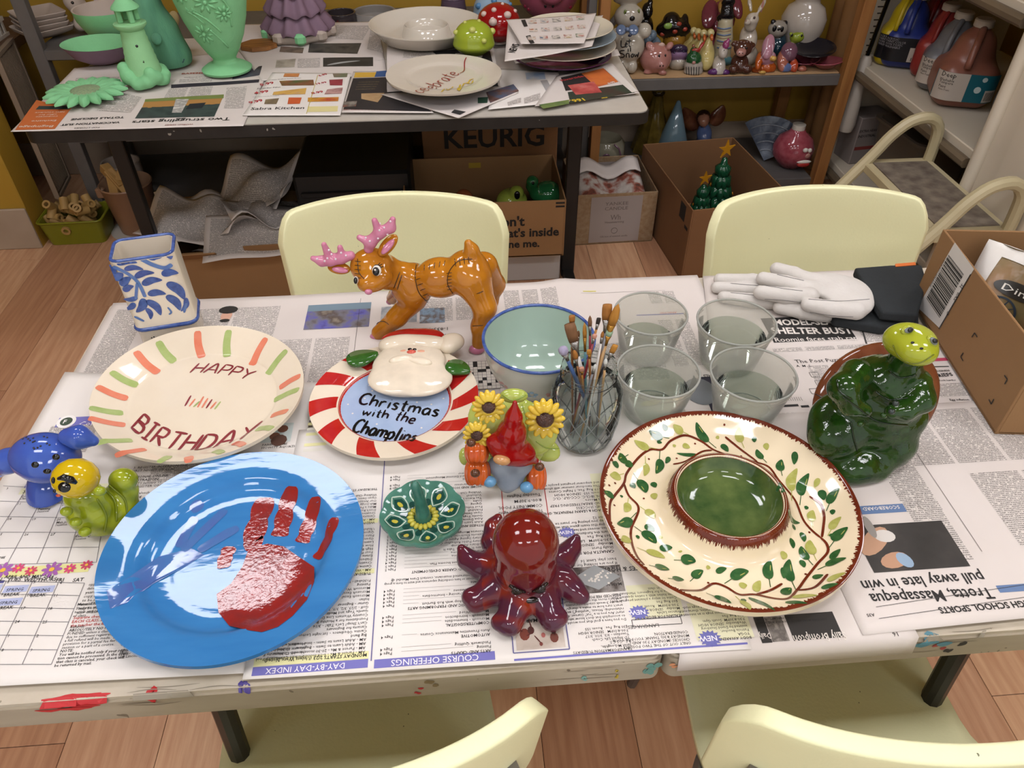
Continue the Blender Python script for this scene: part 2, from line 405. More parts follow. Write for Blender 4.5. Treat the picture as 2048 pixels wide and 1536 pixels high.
# ---------------------------------------------------------------- the room
mat('plank_wood', '#cb9f7e', rough=.38, col2='#ac7c5c', scale=9, amt=.9, stretch=(7, .55, 1), bump=.0003, bscale=40, detail=8, spec=.4)
mat('plank_wood_light', '#d4aa86', rough=.38, col2='#b88866', scale=9, amt=.9, stretch=(7, .55, 1), bump=.0003, bscale=40, detail=8, spec=.4)
mat('plank_wood_dark', '#bd8f6e', rough=.38, col2='#a07054', scale=8, amt=.95, stretch=(9, .5, 1), bump=.0003, bscale=40, detail=8, spec=.4)
mat('yellow_paint', '#a8842c', rough=.55, col2='#977524', scale=3, amt=.5, bump=.0006, bscale=120)
mat('white_paint', '#d9d6d1', rough=.7)
mat('vinyl_base', '#a79582', rough=.5, col2='#93816f', scale=8, amt=.6)
mat('joint_dark', '#3a2114', rough=.7)
struct(M().box((0, 1.4, -.012), (4.8, 4.4, .02)).build('floor', 'joint_dark'))
floor = bpy.data.objects['floor']
pk = {}
PW, PL = .192, 1.215
for i in range(21):
    off = (i * .437) % PL
    for j in range(5):
        x = -2.0 + i * PW; y0 = -.85 + off - PL * .5 + j * PL
        if y0 > 3.3 or y0 + PL < .15: continue
        key = (i * 7 + j * 3) % 3
        if key not in pk:
            pk[key] = M().box((0, 0, -.004), (PW - .0012, PL - .0015, .008), ch=.0006).build('plank', ['plank_wood', 'plank_wood_light', 'plank_wood_dark'][key], floor, smooth=0)
            o = pk[key]
        else: o = pk[key].copy(); COL.objects.link(o)
        o.location = (x + PW / 2, y0 + PL / 2, 0 if True else 0)
struct(M().box((0, 3.43, 1.25), (4.8, .1, 2.6)).build('wall_back', 'yellow_paint'))
struct(M().box((-2.35, 1.4, 1.25), (.1, 4.2, 2.6)).build('wall_left', 'yellow_paint'))
struct(M().box((2.4, 1.4, 1.25), (.1, 4.2, 2.6)).build('wall_right', 'yellow_paint'))
struct(M().box((-1.975, 2.79, 1.25), (.66, .14, 2.56), ch=.004).build('wall_pier', 'yellow_paint'))
struct(M().box((-1.975, 2.714, .085), (.664, .012, .17), ch=.003).build('baseboard_pier', 'vinyl_base'))
struct(M().box((0, 3.374, .075), (4.6, .012, .15), ch=.003).build('baseboard_back', 'vinyl_base'))
struct(M().box((0, .6, CEIL_Z + .03), (4.8, 5.8, .05)).build('ceiling', 'white_paint'))
mat('lamp_frame', '#d8d6d0', rough=.4)
dif = mat('lamp_diffuser', '#fbfaff', emit=LAMP_POWER / 1.45)
for i, (x, y) in enumerate(LAMPS):
    t = thing('ceiling_light', 'recessed ceiling panel light over the %s, %s' % (('back table', 'work table', 'floor behind the viewer')[i // 3], ('yellow pier side', 'middle of the row', 'cabinet side')[i % 3]), 'light', (x, y, CEIL_Z - .012), 0, 'ceiling panel lights')
    for sx in (-1, 1):
        M().box((sx * .315, 0, 0), (.03, .38, .024)).build('frame', 'lamp_frame', t); M().box((0, sx * .175, 0), (.6, .03, .024)).build('frame', 'lamp_frame', t)
    M().box((0, 0, -.004), (.6, .32, .006)).build('diffuser', dif, t)

# ---------------------------------------------------------------- shelving along the back wall
mat('grey_metal', '#5f5b58', rough=.45, col2='#4d4a48', scale=14, amt=.6)
mat('pine', '#9b6a38', rough=.6, col2='#7b4d24', scale=7, amt=.8, stretch=(6, 6, .5), detail=6, speck=(9, .72, '#5d3517'))
mat('shelf_card', '#b5936b', rough=.8, col2='#9a7a55', scale=5)
u = thing('shelf_unit', 'grey metal shelf unit behind the pale green vases, with bisque pieces', 'shelf')
for px, py in ((-1.455, 2.9), (-1.455, 3.32), (.47, 3.32)):
    M().box((px, py, .55), (.045, .035, 1.1), ch=.002).build('post', 'grey_metal', u)
for z in (.685, .38, .1):
    M().box((-.49, 3.11, z - .0175), (1.95, .45, .035), ch=.003).build('shelf', 'grey_metal', u)
u = thing('shelf_unit', 'pine post shelf unit with grey shelves, crowded with glazed figurines', 'shelf')
for n_, px, py, w in (('post', .565, 2.905, .038), ('post', 1.55, 2.905, .045), ('post', 1.5, 3.33, .05), ('post', .565, 3.33, .038)):
    M().box((px, py, .62), (w, .05, 1.24), ch=.002).build(n_, 'pine', u)
M().box((.525, 2.94, .62), (.03, .05, 1.24), ch=.002).build('metal_post', 'grey_metal', u)
sh = M().box((1.03, 3.13, .495), (1.0, .44, .045), ch=.003).build('shelf', 'grey_metal', u); M().box((1.03, 3.13, .5205), (.985, .425, .004)).build('shelf_liner', 'shelf_card', sh)
M().box((1.03, 3.13, .055), (1.0, .44, .05), ch=.003).build('shelf', 'grey_metal', u)
M().tube([(.62, 3.34, .52), (.98, 3.3, 1.0)], .016, 6).build('brace', 'grey_metal', u)

# wooden ledge with basket, ribbed panels leaning below
mat('ledge_wood', '#5c4230', rough=.6, col2='#48321f', scale=9, stretch=(.6, 5, 1))
tag(M().box((-1.93, 3.12, .655), (.62, .5, .04), ch=.004).build('wooden_ledge', 'ledge_wood'), 'dark wooden ledge behind the yellow pier, holding a white basket', 'ledge')
mat('white_plastic', '#b9b1a6', rough=.45)
bk = thing('plastic_basket', 'white slotted plastic basket on the dark wooden ledge', 'basket', (-1.76, 3.02, .675))
b = M()
for sx, dx, dy, ly in ((1, .105, 0, .2), (-1, -.105, 0, .2)):
    for k in range(7): b.box((dx, -.09 + k * .03, .05), (.005, .012, .1))
for k in range(8):
    for sy in (-1, 1): b.box((-.098 + k * .028, sy * .1, .05), (.012, .005, .1))
b.each('side_slat', 'white_plastic', bk, 0)
b = M()
for z in (.104, .058, .004):
    for s in (-1, 1): b.box((s * .105, 0, z), (.009, .214, .014)); b.box((0, s * .1025, z), (.21, .009, .014))
b.box((0, 0, .004), (.2, .2, .006)); b.build('frame', 'white_plastic', bk)
mat('ribbed_beige', '#7d6d5c', rough=.6, col2='#6d5e4f', scale=6)
for i, (x, y, rz, lb) in enumerate(((-1.575, 2.895, .14, 'ribbed beige plastic panel leaning against the yellow pier'), (-1.50, 2.99, .35, 'ribbed beige plastic panel tucked behind another by the tubs'))):
    t = thing('ribbed_panel', lb, 'panel', (x, y, .16 - .06 * i), rz, 'ribbed panels')
    M().box((0, 0, .27), (.012, .19, .54), ch=.003).build('backing', 'ribbed_beige', t)
    r = M()
    for k in range(15): r.box((.008, -.084 + k * .012, .27), (.006, .005, .5))
    r.each('rib', 'ribbed_beige', t, 0); f = M()
    for s in (-1, 1): f.box((.009, s * .092, .27), (.012, .01, .54))
    f.box((.009, 0, .535), (.012, .19, .012)); f.box((.009, 0, .005), (.012, .19, .012)); f.build('frame', 'ribbed_beige', t)

# ---------------------------------------------------------------- cabinet and steel shelving on the other side
mat('almond_steel', '#d2c8b6', rough=.45, col2='#c8bda9', scale=5, amt=.5)
mat('almond_worn', '#6d5f4c', rough=.5, col2='#4f4436', scale=14, amt=.8, stretch=(1, .3, 1))
mat('slot_dark', '#2c2722', rough=.8)
cb = thing('storage_cabinet', 'tall almond storage cabinet with a rounded corner moulding', 'cabinet', (0, 0, 0))
M().box((1.93, 1.66, .95), (.62, .86, 1.9), ch=.004).build('body', 'almond_steel', cb)
M().tube([(1.615, 2.085, 0), (1.615, 2.085, 1.9)], .022, 12).build('corner_moulding', 'almond_steel', cb)
M().box((1.614, 1.62, .95), (.012, .72, 1.8), ch=.003).build('side_panel', 'almond_steel', cb)
su = thing('steel_shelving', 'almond steel shelving holding gallon paint jugs', 'shelving', (0, 0, 0))
for z in (.53, .945, .12):
    s_ = M().box((1.94, 2.585, z), (.64, .936, .03), ch=.003).build('shelf', 'almond_steel', su)
    e_ = M().tube([(1.605, 2.118, z - .022), (1.605, 3.05, z - .022)], .017, 8).build('front_rail', 'almond_worn', s_)
st = M().box((1.665, 3.056, .6), (.1, .012, 1.2)).build('upright', 'almond_steel', su)
sl = M()
for k in range(46):
    for c in (0, 1): sl.box((1.64 + c * .045 + .006 * (k % 2), 3.0485, .1 + k * .024), (.022, .003, .004))
sl.build('slots', 'slot_dark', st)['kind'] = 'stuff'
M().box((1.94, 3.07, .6), (.64, .01, 1.2)).build('end_panel', 'almond_steel', su)

# ---------------------------------------------------------------- step stool
mat('cream_enamel', '#b9ad8b', rough=.38, col2='#a39775', scale=12, amt=.5)
mat('tread_grit', '#7c7164', rough=.9, col2='#544a40', scale=26, amt=1, bump=.001, bscale=260, detail=8)
ss = thing('step_stool', 'cream step stool with two hoop handles and a worn grit tread', 'step stool', (1.475, 2.04, 0))
M().box((0, 0, .437), (.235, .5, .03), ch=.004).build('step_frame', 'cream_enamel', ss)
M().box((0, 0, .4535), (.185, .43, .003)).build('tread', 'tread_grit', ss)
M().box((-.2, 0, .215), (.2, .44, .026), ch=.004).build('lower_step', 'cream_enamel', ss)
for s in (-1, 1):
    y = s * .232
    pts = [(-.42, y, .02)] + [(-.42 + t * .36, y, .02 + t * .5) for t in (.3, .6, .9)] + [(-.06 + .01, y, .54), (0, y, .585), (.06, y, .595), (.098, y, .565), (.108, y, .5), (.108, y, .4), (.108, y, .2), (.108, y, .02)]
    M().tube([tuple(q) for q in smooth_line([np.array(p) for p in pts], .02)], .019, 10).build('hoop_handle', 'cream_enamel', ss)
    M().tube([(-.42, y, .035), (.108, y, .035)], .012, 8).build('foot_rail', 'cream_enamel', ss)

# ---------------------------------------------------------------- two folding tables
mat('table_top', '#bdb2a0', rough=.55, col2='#a89c88', scale=40, amt=.5, speck=(60, .74, '#8c8170'))
mat('table_edge', '#a89d8a', rough=.5, col2='#877c69', scale=10, amt=.8, stretch=(.4, 2, 2), speck=(45, .7, '#6b6152'))
mat('black_metal', '#141211', rough=.4, col2='#1f1c1a', scale=10)
mat('black_trim', '#1d1a18', rough=.5, col2='#2b2724', scale=30, speck=(38, .73, '#8f8b83'))
mat('laminate_white', '#b9b2a8', rough=.35, col2='#aaa398', scale=25, speck=(40, .76, '#7c8a8c'))
TT = .74
def rounded(x0, x1, y0, y1, r, n=6):
    o = []
    for cx, cy, a in ((x1 - r, y1 - r, 0), (x0 + r, y1 - r, 90), (x0 + r, y0 + r, 180), (x1 - r, y0 + r, 270)):
        for k in range(n + 1): t = math.radians(a + 90 * k / n); o.append((cx + r * math.cos(t), cy + r * math.sin(t)))
    return o
ft = thing('folding_table', 'long off-white folding table with paint-smeared edge, covered in newspapers', 'table', (0, 0, 0))
SEAM = .211
for x0, x1 in ((-.652, SEAM - .0015), (SEAM + .0015, 1.075)):
    M().prism(rounded(x0, x1, .422, 1.197, .014), TT - .044, TT - .006).build('table_rim', 'table_edge', ft)
    M().prism(rounded(x0 + .003, x1 - .003, .425, 1.194, .012), TT - .006, TT).build('table_top', 'table_top', ft)
for x in (-.34, .66):
    for y, dy in ((.5, -.045), (1.12, .045)):
        M().tube([(x, y, TT - .05), (x + (-.03 if x < 0 else .03), y + dy, 0)], .015, 10).build('leg', 'black_metal', ft)
    M().tube([(x, .5, TT - .06), (x, 1.12, TT - .06)], .011, 8).build('cross_bar', 'black_metal', ft)
# paint on the edge of the table
pm = {}
def smear(col, px0, px1, w, n=5, z=None, yj=.006):
    mb = pm.setdefault(col, M())
    for k in range(n):
        a = P(*px0, TT); b = P(*px1, TT); t0 = random.uniform(0, .6); t1 = t0 + random.uniform(.2, .4)
        q0, q1 = a.lerp(b, t0), a.lerp(b, t1); j = random.uniform(-yj, yj)
        def sf(x, y):
            y = y + j
            if y >= .426: return (x, y, TT + .0004)
            return (x, .4214 - k * .00012, TT - .004 - (.426 - y) * 1.2)
        stroke(mb, [(q0.x, q0.y), ((q0.x + q1.x) / 2, (q0.y + q1.y) / 2 + random.uniform(-.003, .003)), (q1.x, q1.y)], lambda s: w * (.4 + .6 * math.sin(math.pi * s)), sf, step=.006)
smear('#b3262a', (60, 1405), (260, 1392), .0045, 14); smear('#b3262a', (290, 1392), (320, 1385), .009, 4, yj=.004); smear('#a82a30', (820, 1385), (850, 1383), .004, 3)
smear('#4a3f86', (476, 1374), (505, 1366), .008, 4, yj=.004); smear('#5f8a80', (1290, 1340), (1335, 1330), .010, 6); smear('#6f9a90', (1170, 1352), (1195, 1346), .007, 3)
smear('#b09a3a', (1238, 1352), (1250, 1343), .005, 3); smear('#4f7f8d', (1835, 1283), (1925, 1272), .009, 6); smear('#2b2b2c', (1920, 1300), (1960, 1288), .006, 4); smear('#9c3f3f', (1880, 1293), (1920, 1285), .006, 3)
smear('#7a6a4c', (845, 1370), (885, 1362), .007, 3); smear('#c98a63', (1345, 1335), (1375, 1330), .005, 3)
smear('#857c6c', (180, 1395), (520, 1372), .0011, 7, yj=.012); smear('#857c6c', (1100, 1350), (1300, 1338), .001, 6, yj=.012); smear('#857c6c', (1820, 1290), (2040, 1268), .0011, 6, yj=.012)
for c, mb in pm.items(): mb.each('paint_smear', mat('paint_' + c.lstrip('#'), c, rough=.5), ft)

bt = thing('folding_table', 'black-edged folding table at the back, covered in newspapers and pale green bisque', 'table', (0, 0, 0))
BX0, BX1, BY0, BY1 = -1.145, .548, 2.022, 2.80
M().prism(rounded(BX0, BX1, BY0, BY1, .035), TT - .034, TT - .003).build('table_rim', 'black_trim', bt)
M().prism(rounded(BX0 + .004, BX1 - .004, BY0 + .004, BY1 - .004, .032), TT - .003, TT).build('table_top', 'laminate_white', bt)
for x in (-1.06, .392):
    M().box((x, 2.36, .345), (.046, .03, .69), ch=.003).build('leg', 'black_metal', bt)
    M().box((x, 2.41, .018), (.04, .62, .03), ch=.003).build('foot_bar', 'black_metal', bt); M().box((x, 2.41, .685), (.05, .6, .03), ch=.003).build('top_bar', 'black_metal', bt)

# ---------------------------------------------------------------- pale green plastic chairs
mat('chair_shell', '#e4e2b6', rough=.42, col2='#dad8aa', scale=5, amt=.35, speck=(70, .78, '#6c6a50'), bump=.0004, bscale=200)
mat('tube_steel', '#77716d', rough=.35, metal=.6)
def chair(label, loc, rz):
    # sitter looks along +y; back is at -y
    t = thing('plastic_chair', label, 'chair', loc, rz, 'pale green plastic chairs')
    W = .237
    def seat(u, v):
        x = (u - .5) * .40; y = (v - .5) * .42 + .06
        return (x * (1 - .08 * v), y, .445 - .012 * math.cos((u - .5) * 2.4) - .02 * max(0, (v - .8)) * 5 * .5 + .035 * max(0, .15 - v) * 6)
    M().grid(seat, 18, 16).build('seat', 'chair_shell', t, smooth=180, thick=.012)
    def shell(th, z):
        return (W * math.sin(th) / math.sin(1.12) * (1 - .07 * (.82 - z) / .3), -.175 - .072 * (math.cos(th) - math.cos(1.12)) / (1 - math.cos(1.12)) + .02 - (z - .6) * .14, z)
    def back(u, v):
        th = (u - .5) * 2 * 1.12; e = abs(u - .5) * 2; cr = .055 * max(0, (e - .78) / .22) ** 2.2; z0 = .52 + cr; z1 = .795 - cr - .012 * e * e; return shell(th, z0 + (z1 - z0) * v)
    bo = M().grid(back, 36, 14).build('backrest', 'chair_shell', t, smooth=180, thick=.022)
    md = bo.modifiers.new('soft', 'BEVEL'); md.width = .009; md.segments = 3; md.limit_method = 'ANGLE'; md.angle_limit = math.radians(50)
    for s in (-1, 1):
        M().tube(smooth_line([np.array(q) for q in ((s * .14, -.03, .42), (s * .2, -.12, .44), (s * .212, -.172, .50), (s * .2, -.203, .58), (s * .19, -.207, .66))], .02), .011, 8).build('back_tube', 'tube_steel', t)
        M().tube([(s * .16, -.1, .42), (s * .2, -.2, 0)], .011, 8).build('leg', 'tube_steel', t); M().tube([(s * .16, .18, .42), (s * .19, .23, 0)], .011, 8).build('leg', 'tube_steel', t)
    return t
chair('pale green plastic chair behind the table, behind the glazed deer', (-.135, 1.195, .02), math.pi)
chair('pale green plastic chair behind the table, beside the step stool', (.745, 1.155, .02), math.pi - .02)
chair('pale green plastic chair at the near edge, below the blue platter', (-.185, .535, 0), .10)
chair('pale green plastic chair at the near edge, below the olive-leaf platter', (.50, .525, 0), -.03)
# ---------------------------------------------------------------- newspapers
def zf(x0, y0, w): return lambda a, b: (x0 + a * w / 2048, y0 + b * w / 2048)
mat('newsprint', '#cfc6c0', rough=.85, col2='#c4bab3', scale=6, amt=.6)
mat('newsprint_white', '#dcd6d0', rough=.8, col2='#d2cbc4', scale=6, amt=.6)
def body_material(name, inkc, pitch, dens):
    m = bpy.data.materials.new(name); m.use_nodes = True; MATS[name] = m; nt = m.node_tree; L = nt.links.new; b = nt.nodes['Principled BSDF']; b.inputs['Roughness'].default_value = .85
    uv = nt.nodes.new('ShaderNodeUVMap'); sx = nt.nodes.new('ShaderNodeSeparateXYZ'); L(uv.outputs[0], sx.inputs[0])
    def mth(op, a, bv=None):
        n = nt.nodes.new('ShaderNodeMath'); n.operation = op
        for i, q in enumerate((a, bv)):
            if q is None: continue
            if isinstance(q, (int, float)): n.inputs[i].default_value = q
            else: L(q, n.inputs[i])
        return n.outputs[0]
    ln = mth('DIVIDE', sx.outputs[1], pitch); fl = mth('FLOOR', ln); fr = mth('SUBTRACT', ln, fl)
    inl = mth('GREATER_THAN', fr, .38)
    cb = nt.nodes.new('ShaderNodeCombineXYZ'); L(mth('MULTIPLY', sx.outputs[0], 1.0 / pitch * .75), cb.inputs[0]); L(mth('MULTIPLY', fl, 7.31), cb.inputs[1])
    nz = nt.nodes.new('ShaderNodeTexNoise'); nz.inputs['Scale'].default_value = 1.0; nz.inputs['Detail'].default_value = 3; L(cb.outputs[0], nz.inputs['Vector'])
    wd = mth('GREATER_THAN', nz.outputs['Fac'], .40)
    cb2 = nt.nodes.new('ShaderNodeCombineXYZ'); L(mth('MULTIPLY', sx.outputs[0], 2.6 / pitch), cb2.inputs[0]); L(mth('MULTIPLY', ln, 3.0), cb2.inputs[1])
    n2 = nt.nodes.new('ShaderNodeTexNoise'); n2.inputs['Scale'].default_value = 1.0; L(cb2.outputs[0], n2.inputs['Vector'])
    mr = nt.nodes.new('ShaderNodeMapRange'); mr.inputs['From Min'].default_value = .35; mr.inputs['From Max'].default_value = .62; L(n2.outputs['Fac'], mr.inputs['Value'])
    f = mth('MULTIPLY', mth('MULTIPLY', inl, wd), mth('MULTIPLY', mr.outputs[0], dens))
    mx = nt.nodes.new('ShaderNodeMix'); mx.data_type = 'RGBA'; L(f, mx.inputs['Factor']); mx.inputs[6].default_value = hx('#ccc3bc'); mx.inputs[7].default_value = hx(inkc)
    L(mx.outputs[2], b.inputs['Base Color'])
body_material('body_text', '#2c2927', .0032, .95); body_material('body_text_big', '#2a2725', .0046, .95)
def photo_mat(name, cols, scale=30, seed=0):
    if name in MATS: return name
    m = bpy.data.materials.new(name); m.use_nodes = True; MATS[name] = m; nt = m.node_tree; L = nt.links.new; b = nt.nodes['Principled BSDF']; b.inputs['Roughness'].default_value = .7
    tc = nt.nodes.new('ShaderNodeTexCoord'); mp = nt.nodes.new('ShaderNodeMapping'); mp.inputs['Location'].default_value = (seed, seed * .7, 0); L(tc.outputs['Object'], mp.inputs[0])
    nz = nt.nodes.new('ShaderNodeTexNoise'); nz.inputs['Scale'].default_value = scale; nz.inputs['Detail'].default_value = 5; L(mp.outputs[0], nz.inputs['Vector'])
    cr = nt.nodes.new('ShaderNodeValToRGB'); e = cr.color_ramp.elements; n = len(cols)
    while len(e) < n: e.new(.5)
    for i, c in enumerate(cols): e[i].position = .3 + .4 * i / max(n - 1, 1); e[i].color = hx(c)
    L(nz.outputs['Fac'], cr.inputs[0]); L(cr.outputs[0], b.inputs['Base Color']); return name

class Sheet:
    """one newspaper sheet lying on a table; print is laid on it in table coordinates"""
    def __init__(s, label, poly, lay, z=TT, m='newsprint', amp=.0012, grp='newspapers covering the work table', edge=None, curl=None):
        s.lay, s.z, s.amp, s.edge, s.curl = lay, z, amp, edge, curl
        s.poly = [tuple(p) for p in poly]; a = np.array(s.poly)
        n = max(8, int(np.linalg.norm(a[1] - a[0]) / .014)); k = max(8, int(np.linalg.norm(a[2] - a[1]) / .014))
        def fn(u, v):
            p = (a[3] * (1 - u) + a[2] * u) * (1 - v) + (a[0] * (1 - u) + a[1] * u) * v
            return s.on(p[0], p[1], 0)
        mb = M().grid(fn, n, k)
        s.o = tag(mb.build('newspaper', m, smooth=180, thick=.0002), label, 'newspaper', grp); s.parts = {}
    def on(s, x, y, e=.0005):
        w = math.sin(9 * x + 2.1 * y + s.lay) * math.sin(11 * y - 3 * x + .6 * s.lay) + .5 * math.sin(23 * x + 5 * y + s.lay * 2)
        z = s.z + .0022 + .0009 * s.lay + s.amp * .5 * w + e
        if s.curl: z += s.curl(x, y)
        if s.edge is not None and y < s.edge: z -= (s.edge - y) * 1.0; y = s.edge - .002 - (s.edge - y) * .15 - e
        return (x, y, z)
    def mb(s, name, m):
        return s.parts.setdefault((name, m if isinstance(m, str) else m.name), M())
    def rect(s, x0, x1, y0, y1, col, name='colour_band', e=.0005, m=None):
        nx = max(1, int(abs(x1 - x0) / .02)); ny = max(1, int(abs(y1 - y0) / .02))
        s.mb(name, m or ink(col)).grid(lambda u, v: s.on(x0 + (x1 - x0) * u, y0 + (y1 - y0) * v, e), nx, ny)
    def photo(s, x0, x1, y0, y1, cols, scale=30, seed=0): s.rect(x0, x1, y0, y1, None, 'photograph', .0006, photo_mat('photo_%d_%d' % (seed, scale), cols, scale, seed))
    def body(s, x0, x1, y0, y1, n=1, gut=.006, m='body_text'):
        w = (x1 - x0 - gut * (n - 1)) / n; b = s.mb('text_columns', m)
        for i in range(n):
            a = x0 + i * (w + gut); nx = max(1, int(w / .02)); ny = max(1, int((y1 - y0) / .02))
            fn = lambda u, v: s.on(a + w * u, y0 + (y1 - y0) * v)
            b.grid(fn, nx, ny); b.uv = (b.uv or []) + [(a * 1.0 + w * i2 / nx, y0 + (y1 - y0) * j / ny) for j in range(ny + 1) for i2 in range(nx + 1)]
    def text(s, t, x, y, size, d=-1, bold=0, col='#22201f', maxw=None, ang=0, right=False, e=.0007, name='lettering'):
        v, f, (a, b) = text2d(t, bold); 
        if not len(v): return
        sc_ = size
        if maxw and (b - a) * sc_ > maxw: sc_ = maxw / (b - a)
        c, sn = math.cos(ang), math.sin(ang)
        pts = []
        for q in v:
            X = (q[0] - (b if right else a)) * sc_ * d; Y = q[1] * size * d
            pts.append(s.on(x + X * c - Y * sn, y + X * sn + Y * c, e))
        s.mb(name, ink(col)).add(pts, f)
    def tpx(s, t, p0, p1, bold=0, col='#22201f', hscale=1.0, e=.0007):   # base line from p0 to p1 of the photograph
        A, B = P(*p0, s.z), P(*p1, s.z); v, f, (a, b) = text2d(t, bold, 2 if (B - A).length / max(1, len(t)) > .006 else 1); d = B - A; Ln = d.length; d = d / Ln; k = Ln / (b - a)
        s.mb('lettering', ink(col)).add([s.on(A.x + d.x * (q[0] - a) * k - d.y * q[1] * k * hscale, A.y + d.y * (q[0] - a) * k + d.x * q[1] * k * hscale, e) for q in v], f)
    def line(s, x0, y0, x1, y1, w=.0008, col='#3a3736', name='rules'):
        stroke(s.mb(name, ink(col)), [(x0, y0), (x1, y1)], w, lambda x, y: s.on(x, y, .0006), step=.02, taper='none')
    def rows(s, L, x, y, pitch, size, d=-1, right=None, width=.2, col='#2a2726'):
        for i, t in enumerate(L):
            if not t: continue
            yy = y - d * pitch * i; bold = t.startswith('*'); t = t.lstrip('*'); pg = None
            if '|' in t: t, pg = t.split('|')
            s.text(t, x, yy, size, d, .012 if bold else .002, col, maxw=width)
            if pg:
                s.text(pg, x + d * width, yy, size, d, .002, col, right=True); v, f, (a, b) = text2d(t, .002)
                s.line(x + d * ((b - a) * size + .004), yy, x + d * (width - .024), yy, .0003, '#8a8580')
    def done(s):
        for (n, m), b in s.parts.items():
            (b.build if n in ('lettering', 'rules', 'coupon_print') else b.each)(n, m, s.o, smooth=180)
        return s
def rc(x0, x1, y0, y1, rot=0):
    cx, cy = (x0 + x1) / 2, (y0 + y1) / 2; c, q = math.cos(rot), math.sin(rot)
    return [(cx + (x - cx) * c - (y - cy) * q, cy + (x - cx) * q + (y - cy) * c) for x, y in ((x0, y1), (x1, y1), (x1, y0), (x0, y0))]
PUR = '#6f6cae'; YEL = '#dcd7a0'; RED = '#b23b38'; BLK = '#22201f'

# far sheet under the square vase and deer
s = Sheet('newspaper under the square vase, with a purple city photo and pink rule', rc(-.645, .062, .87, 1.193), 0)
s.body(-.63, -.575, .9, 1.17, 1); s.body(-.50, -.335, 1.0, 1.16, 2); s.body(-.50, -.345, .9, .985, 2); s.body(-.325, -.2, .89, 1.055, 2); s.body(-.075, .04, 1.09, 1.16, 2); s.body(-.17, -.06, .89, .96, 1)
s.rect(-.506, -.5025, 1.03, 1.165, '#a8305f'); s.text('Del Rey', -.345, 1.045, .016, -1, .01); s.text('Del Rey did marry him', -.37, 1.005, .011, -1, .012)
A, B = P(607, 662, TT), P(752, 607, TT); s.photo(A.x, B.x - .008, A.y, B.y, ['#3a3468', '#5a57a0', '#6d6a74', '#54473f', '#8a7f72'], 26, 3); s.rect(A.x, B.x - .008, B.y - .02, B.y, '#6c7f8c', e=.0008)
s.photo(-.08, -.035, 1.085, 1.13, ['#3f3b3a', '#7b93a8', '#5d5049', '#99a9b6'], 45, 5); s.photo(-.15, -.085, 1.09, 1.14, ['#a9aaa9', '#7f8388', '#c1bdb8'], 30, 6)
s.text('1-833-992-4091', -.03, 1.07, .012, -1, .012, '#5b5550'); s.text('TOLL-FREE CALL', -.03, 1.05, .016, -1, .012, '#3a3633')
# cartoon head beside the pink rule
c0 = P(455, 630, TT); patch(s.mb('cartoon', ink('#26231f')), circ((c0.x, c0.y + .012), .017, 16, .012), lambda x, y: s.on(x, y, .0008)); patch(s.mb('cartoon', ink('#c99c86')), circ((c0.x, c0.y - .006), .010, 16, .016), lambda x, y: s.on(x, y, .0010)); patch(s.mb('cartoon', ink('#26231f')), circ((c0.x, c0.y - .021), .009, 12, .005), lambda x, y: s.on(x, y, .0011))
s.line(-.56, .89, -.545, 1.16, .0022, '#a8a2b8'); s.line(-.19, .89, -.19, 1.17, .0006); s.rect(-.615, -.565, .885, .9, '#7e9a55'); s.done()
# far middle sheet: fold ridge, crossword
ridge = lambda x, y: .006 * math.exp(-((x - .19) / .03) ** 2) * min(1, max(0, (y - .95) / .2))
s = Sheet('newspaper behind the blue-rimmed bowl, with a crossword and classified columns', rc(.052, .455, .80, 1.2), 1, curl=ridge)
s.body(.075, .175, 1.03, 1.175, 3); s.body(.09, .185, .93, 1.02, 2); s.body(.345, .40, .93, 1.06, 2); s.body(.345, .395, 1.11, 1.15, 2); s.body(.22, .33, .9, 1.0, 2)
s.line(.22, 1.152, .38, 1.152, .0005); s.rect(.225, .25, 1.157, 1.160, '#c9bd5a'); s.rect(.31, .40, 1.075, 1.078, '#5c5f96'); s.text('ANALYSIS', .385, 1.083, .007, -1, .01, RED)
s.text('A:TI HTE RENTALS', .455, .905, .0115, -1, .012, BLK, maxw=.07); s.rect(.375, .452, .815, .9, '#2b2735'); s.text('Timer Place', .445, .822, .013, -1, .0, '#d8d3cf'); patch(s.mb('colour_band', ink('#6d6f72')), circ((.37, .865), .026, 18, .032), lambda x, y: s.on(x, y, .0008))
g0 = P(928, 782, TT); g1 = P(1000, 728, TT)
s.rect(g0.x - .004, g0.x + .066, g0.y - .002, g0.y + .068, '#d6cec5', e=.0006)
for i in range(11): s.line(g0.x - .004 + i * .007, g0.y - .002, g0.x - .004 + i * .007, g0.y + .068, .0005); s.line(g0.x - .004, g0.y - .002 + i * .007, g0.x + .066, g0.y - .002 + i * .007, .0005)
for a, b in ((3, 9), (3, 8), (1, 7), (6, 7), (2, 5), (4, 6), (5, 6), (7, 5), (1, 3), (5, 3), (4, 2), (8, 2), (2, 1), (6, 1), (7, 8), (9, 4)): s.rect(g0.x - .004 + a * .007, g0.x - .004 + a * .007 + .007, g0.y - .002 + b * .007, g0.y - .002 + b * .007 + .007, '#1f1d1c', e=.0008)
s.done()
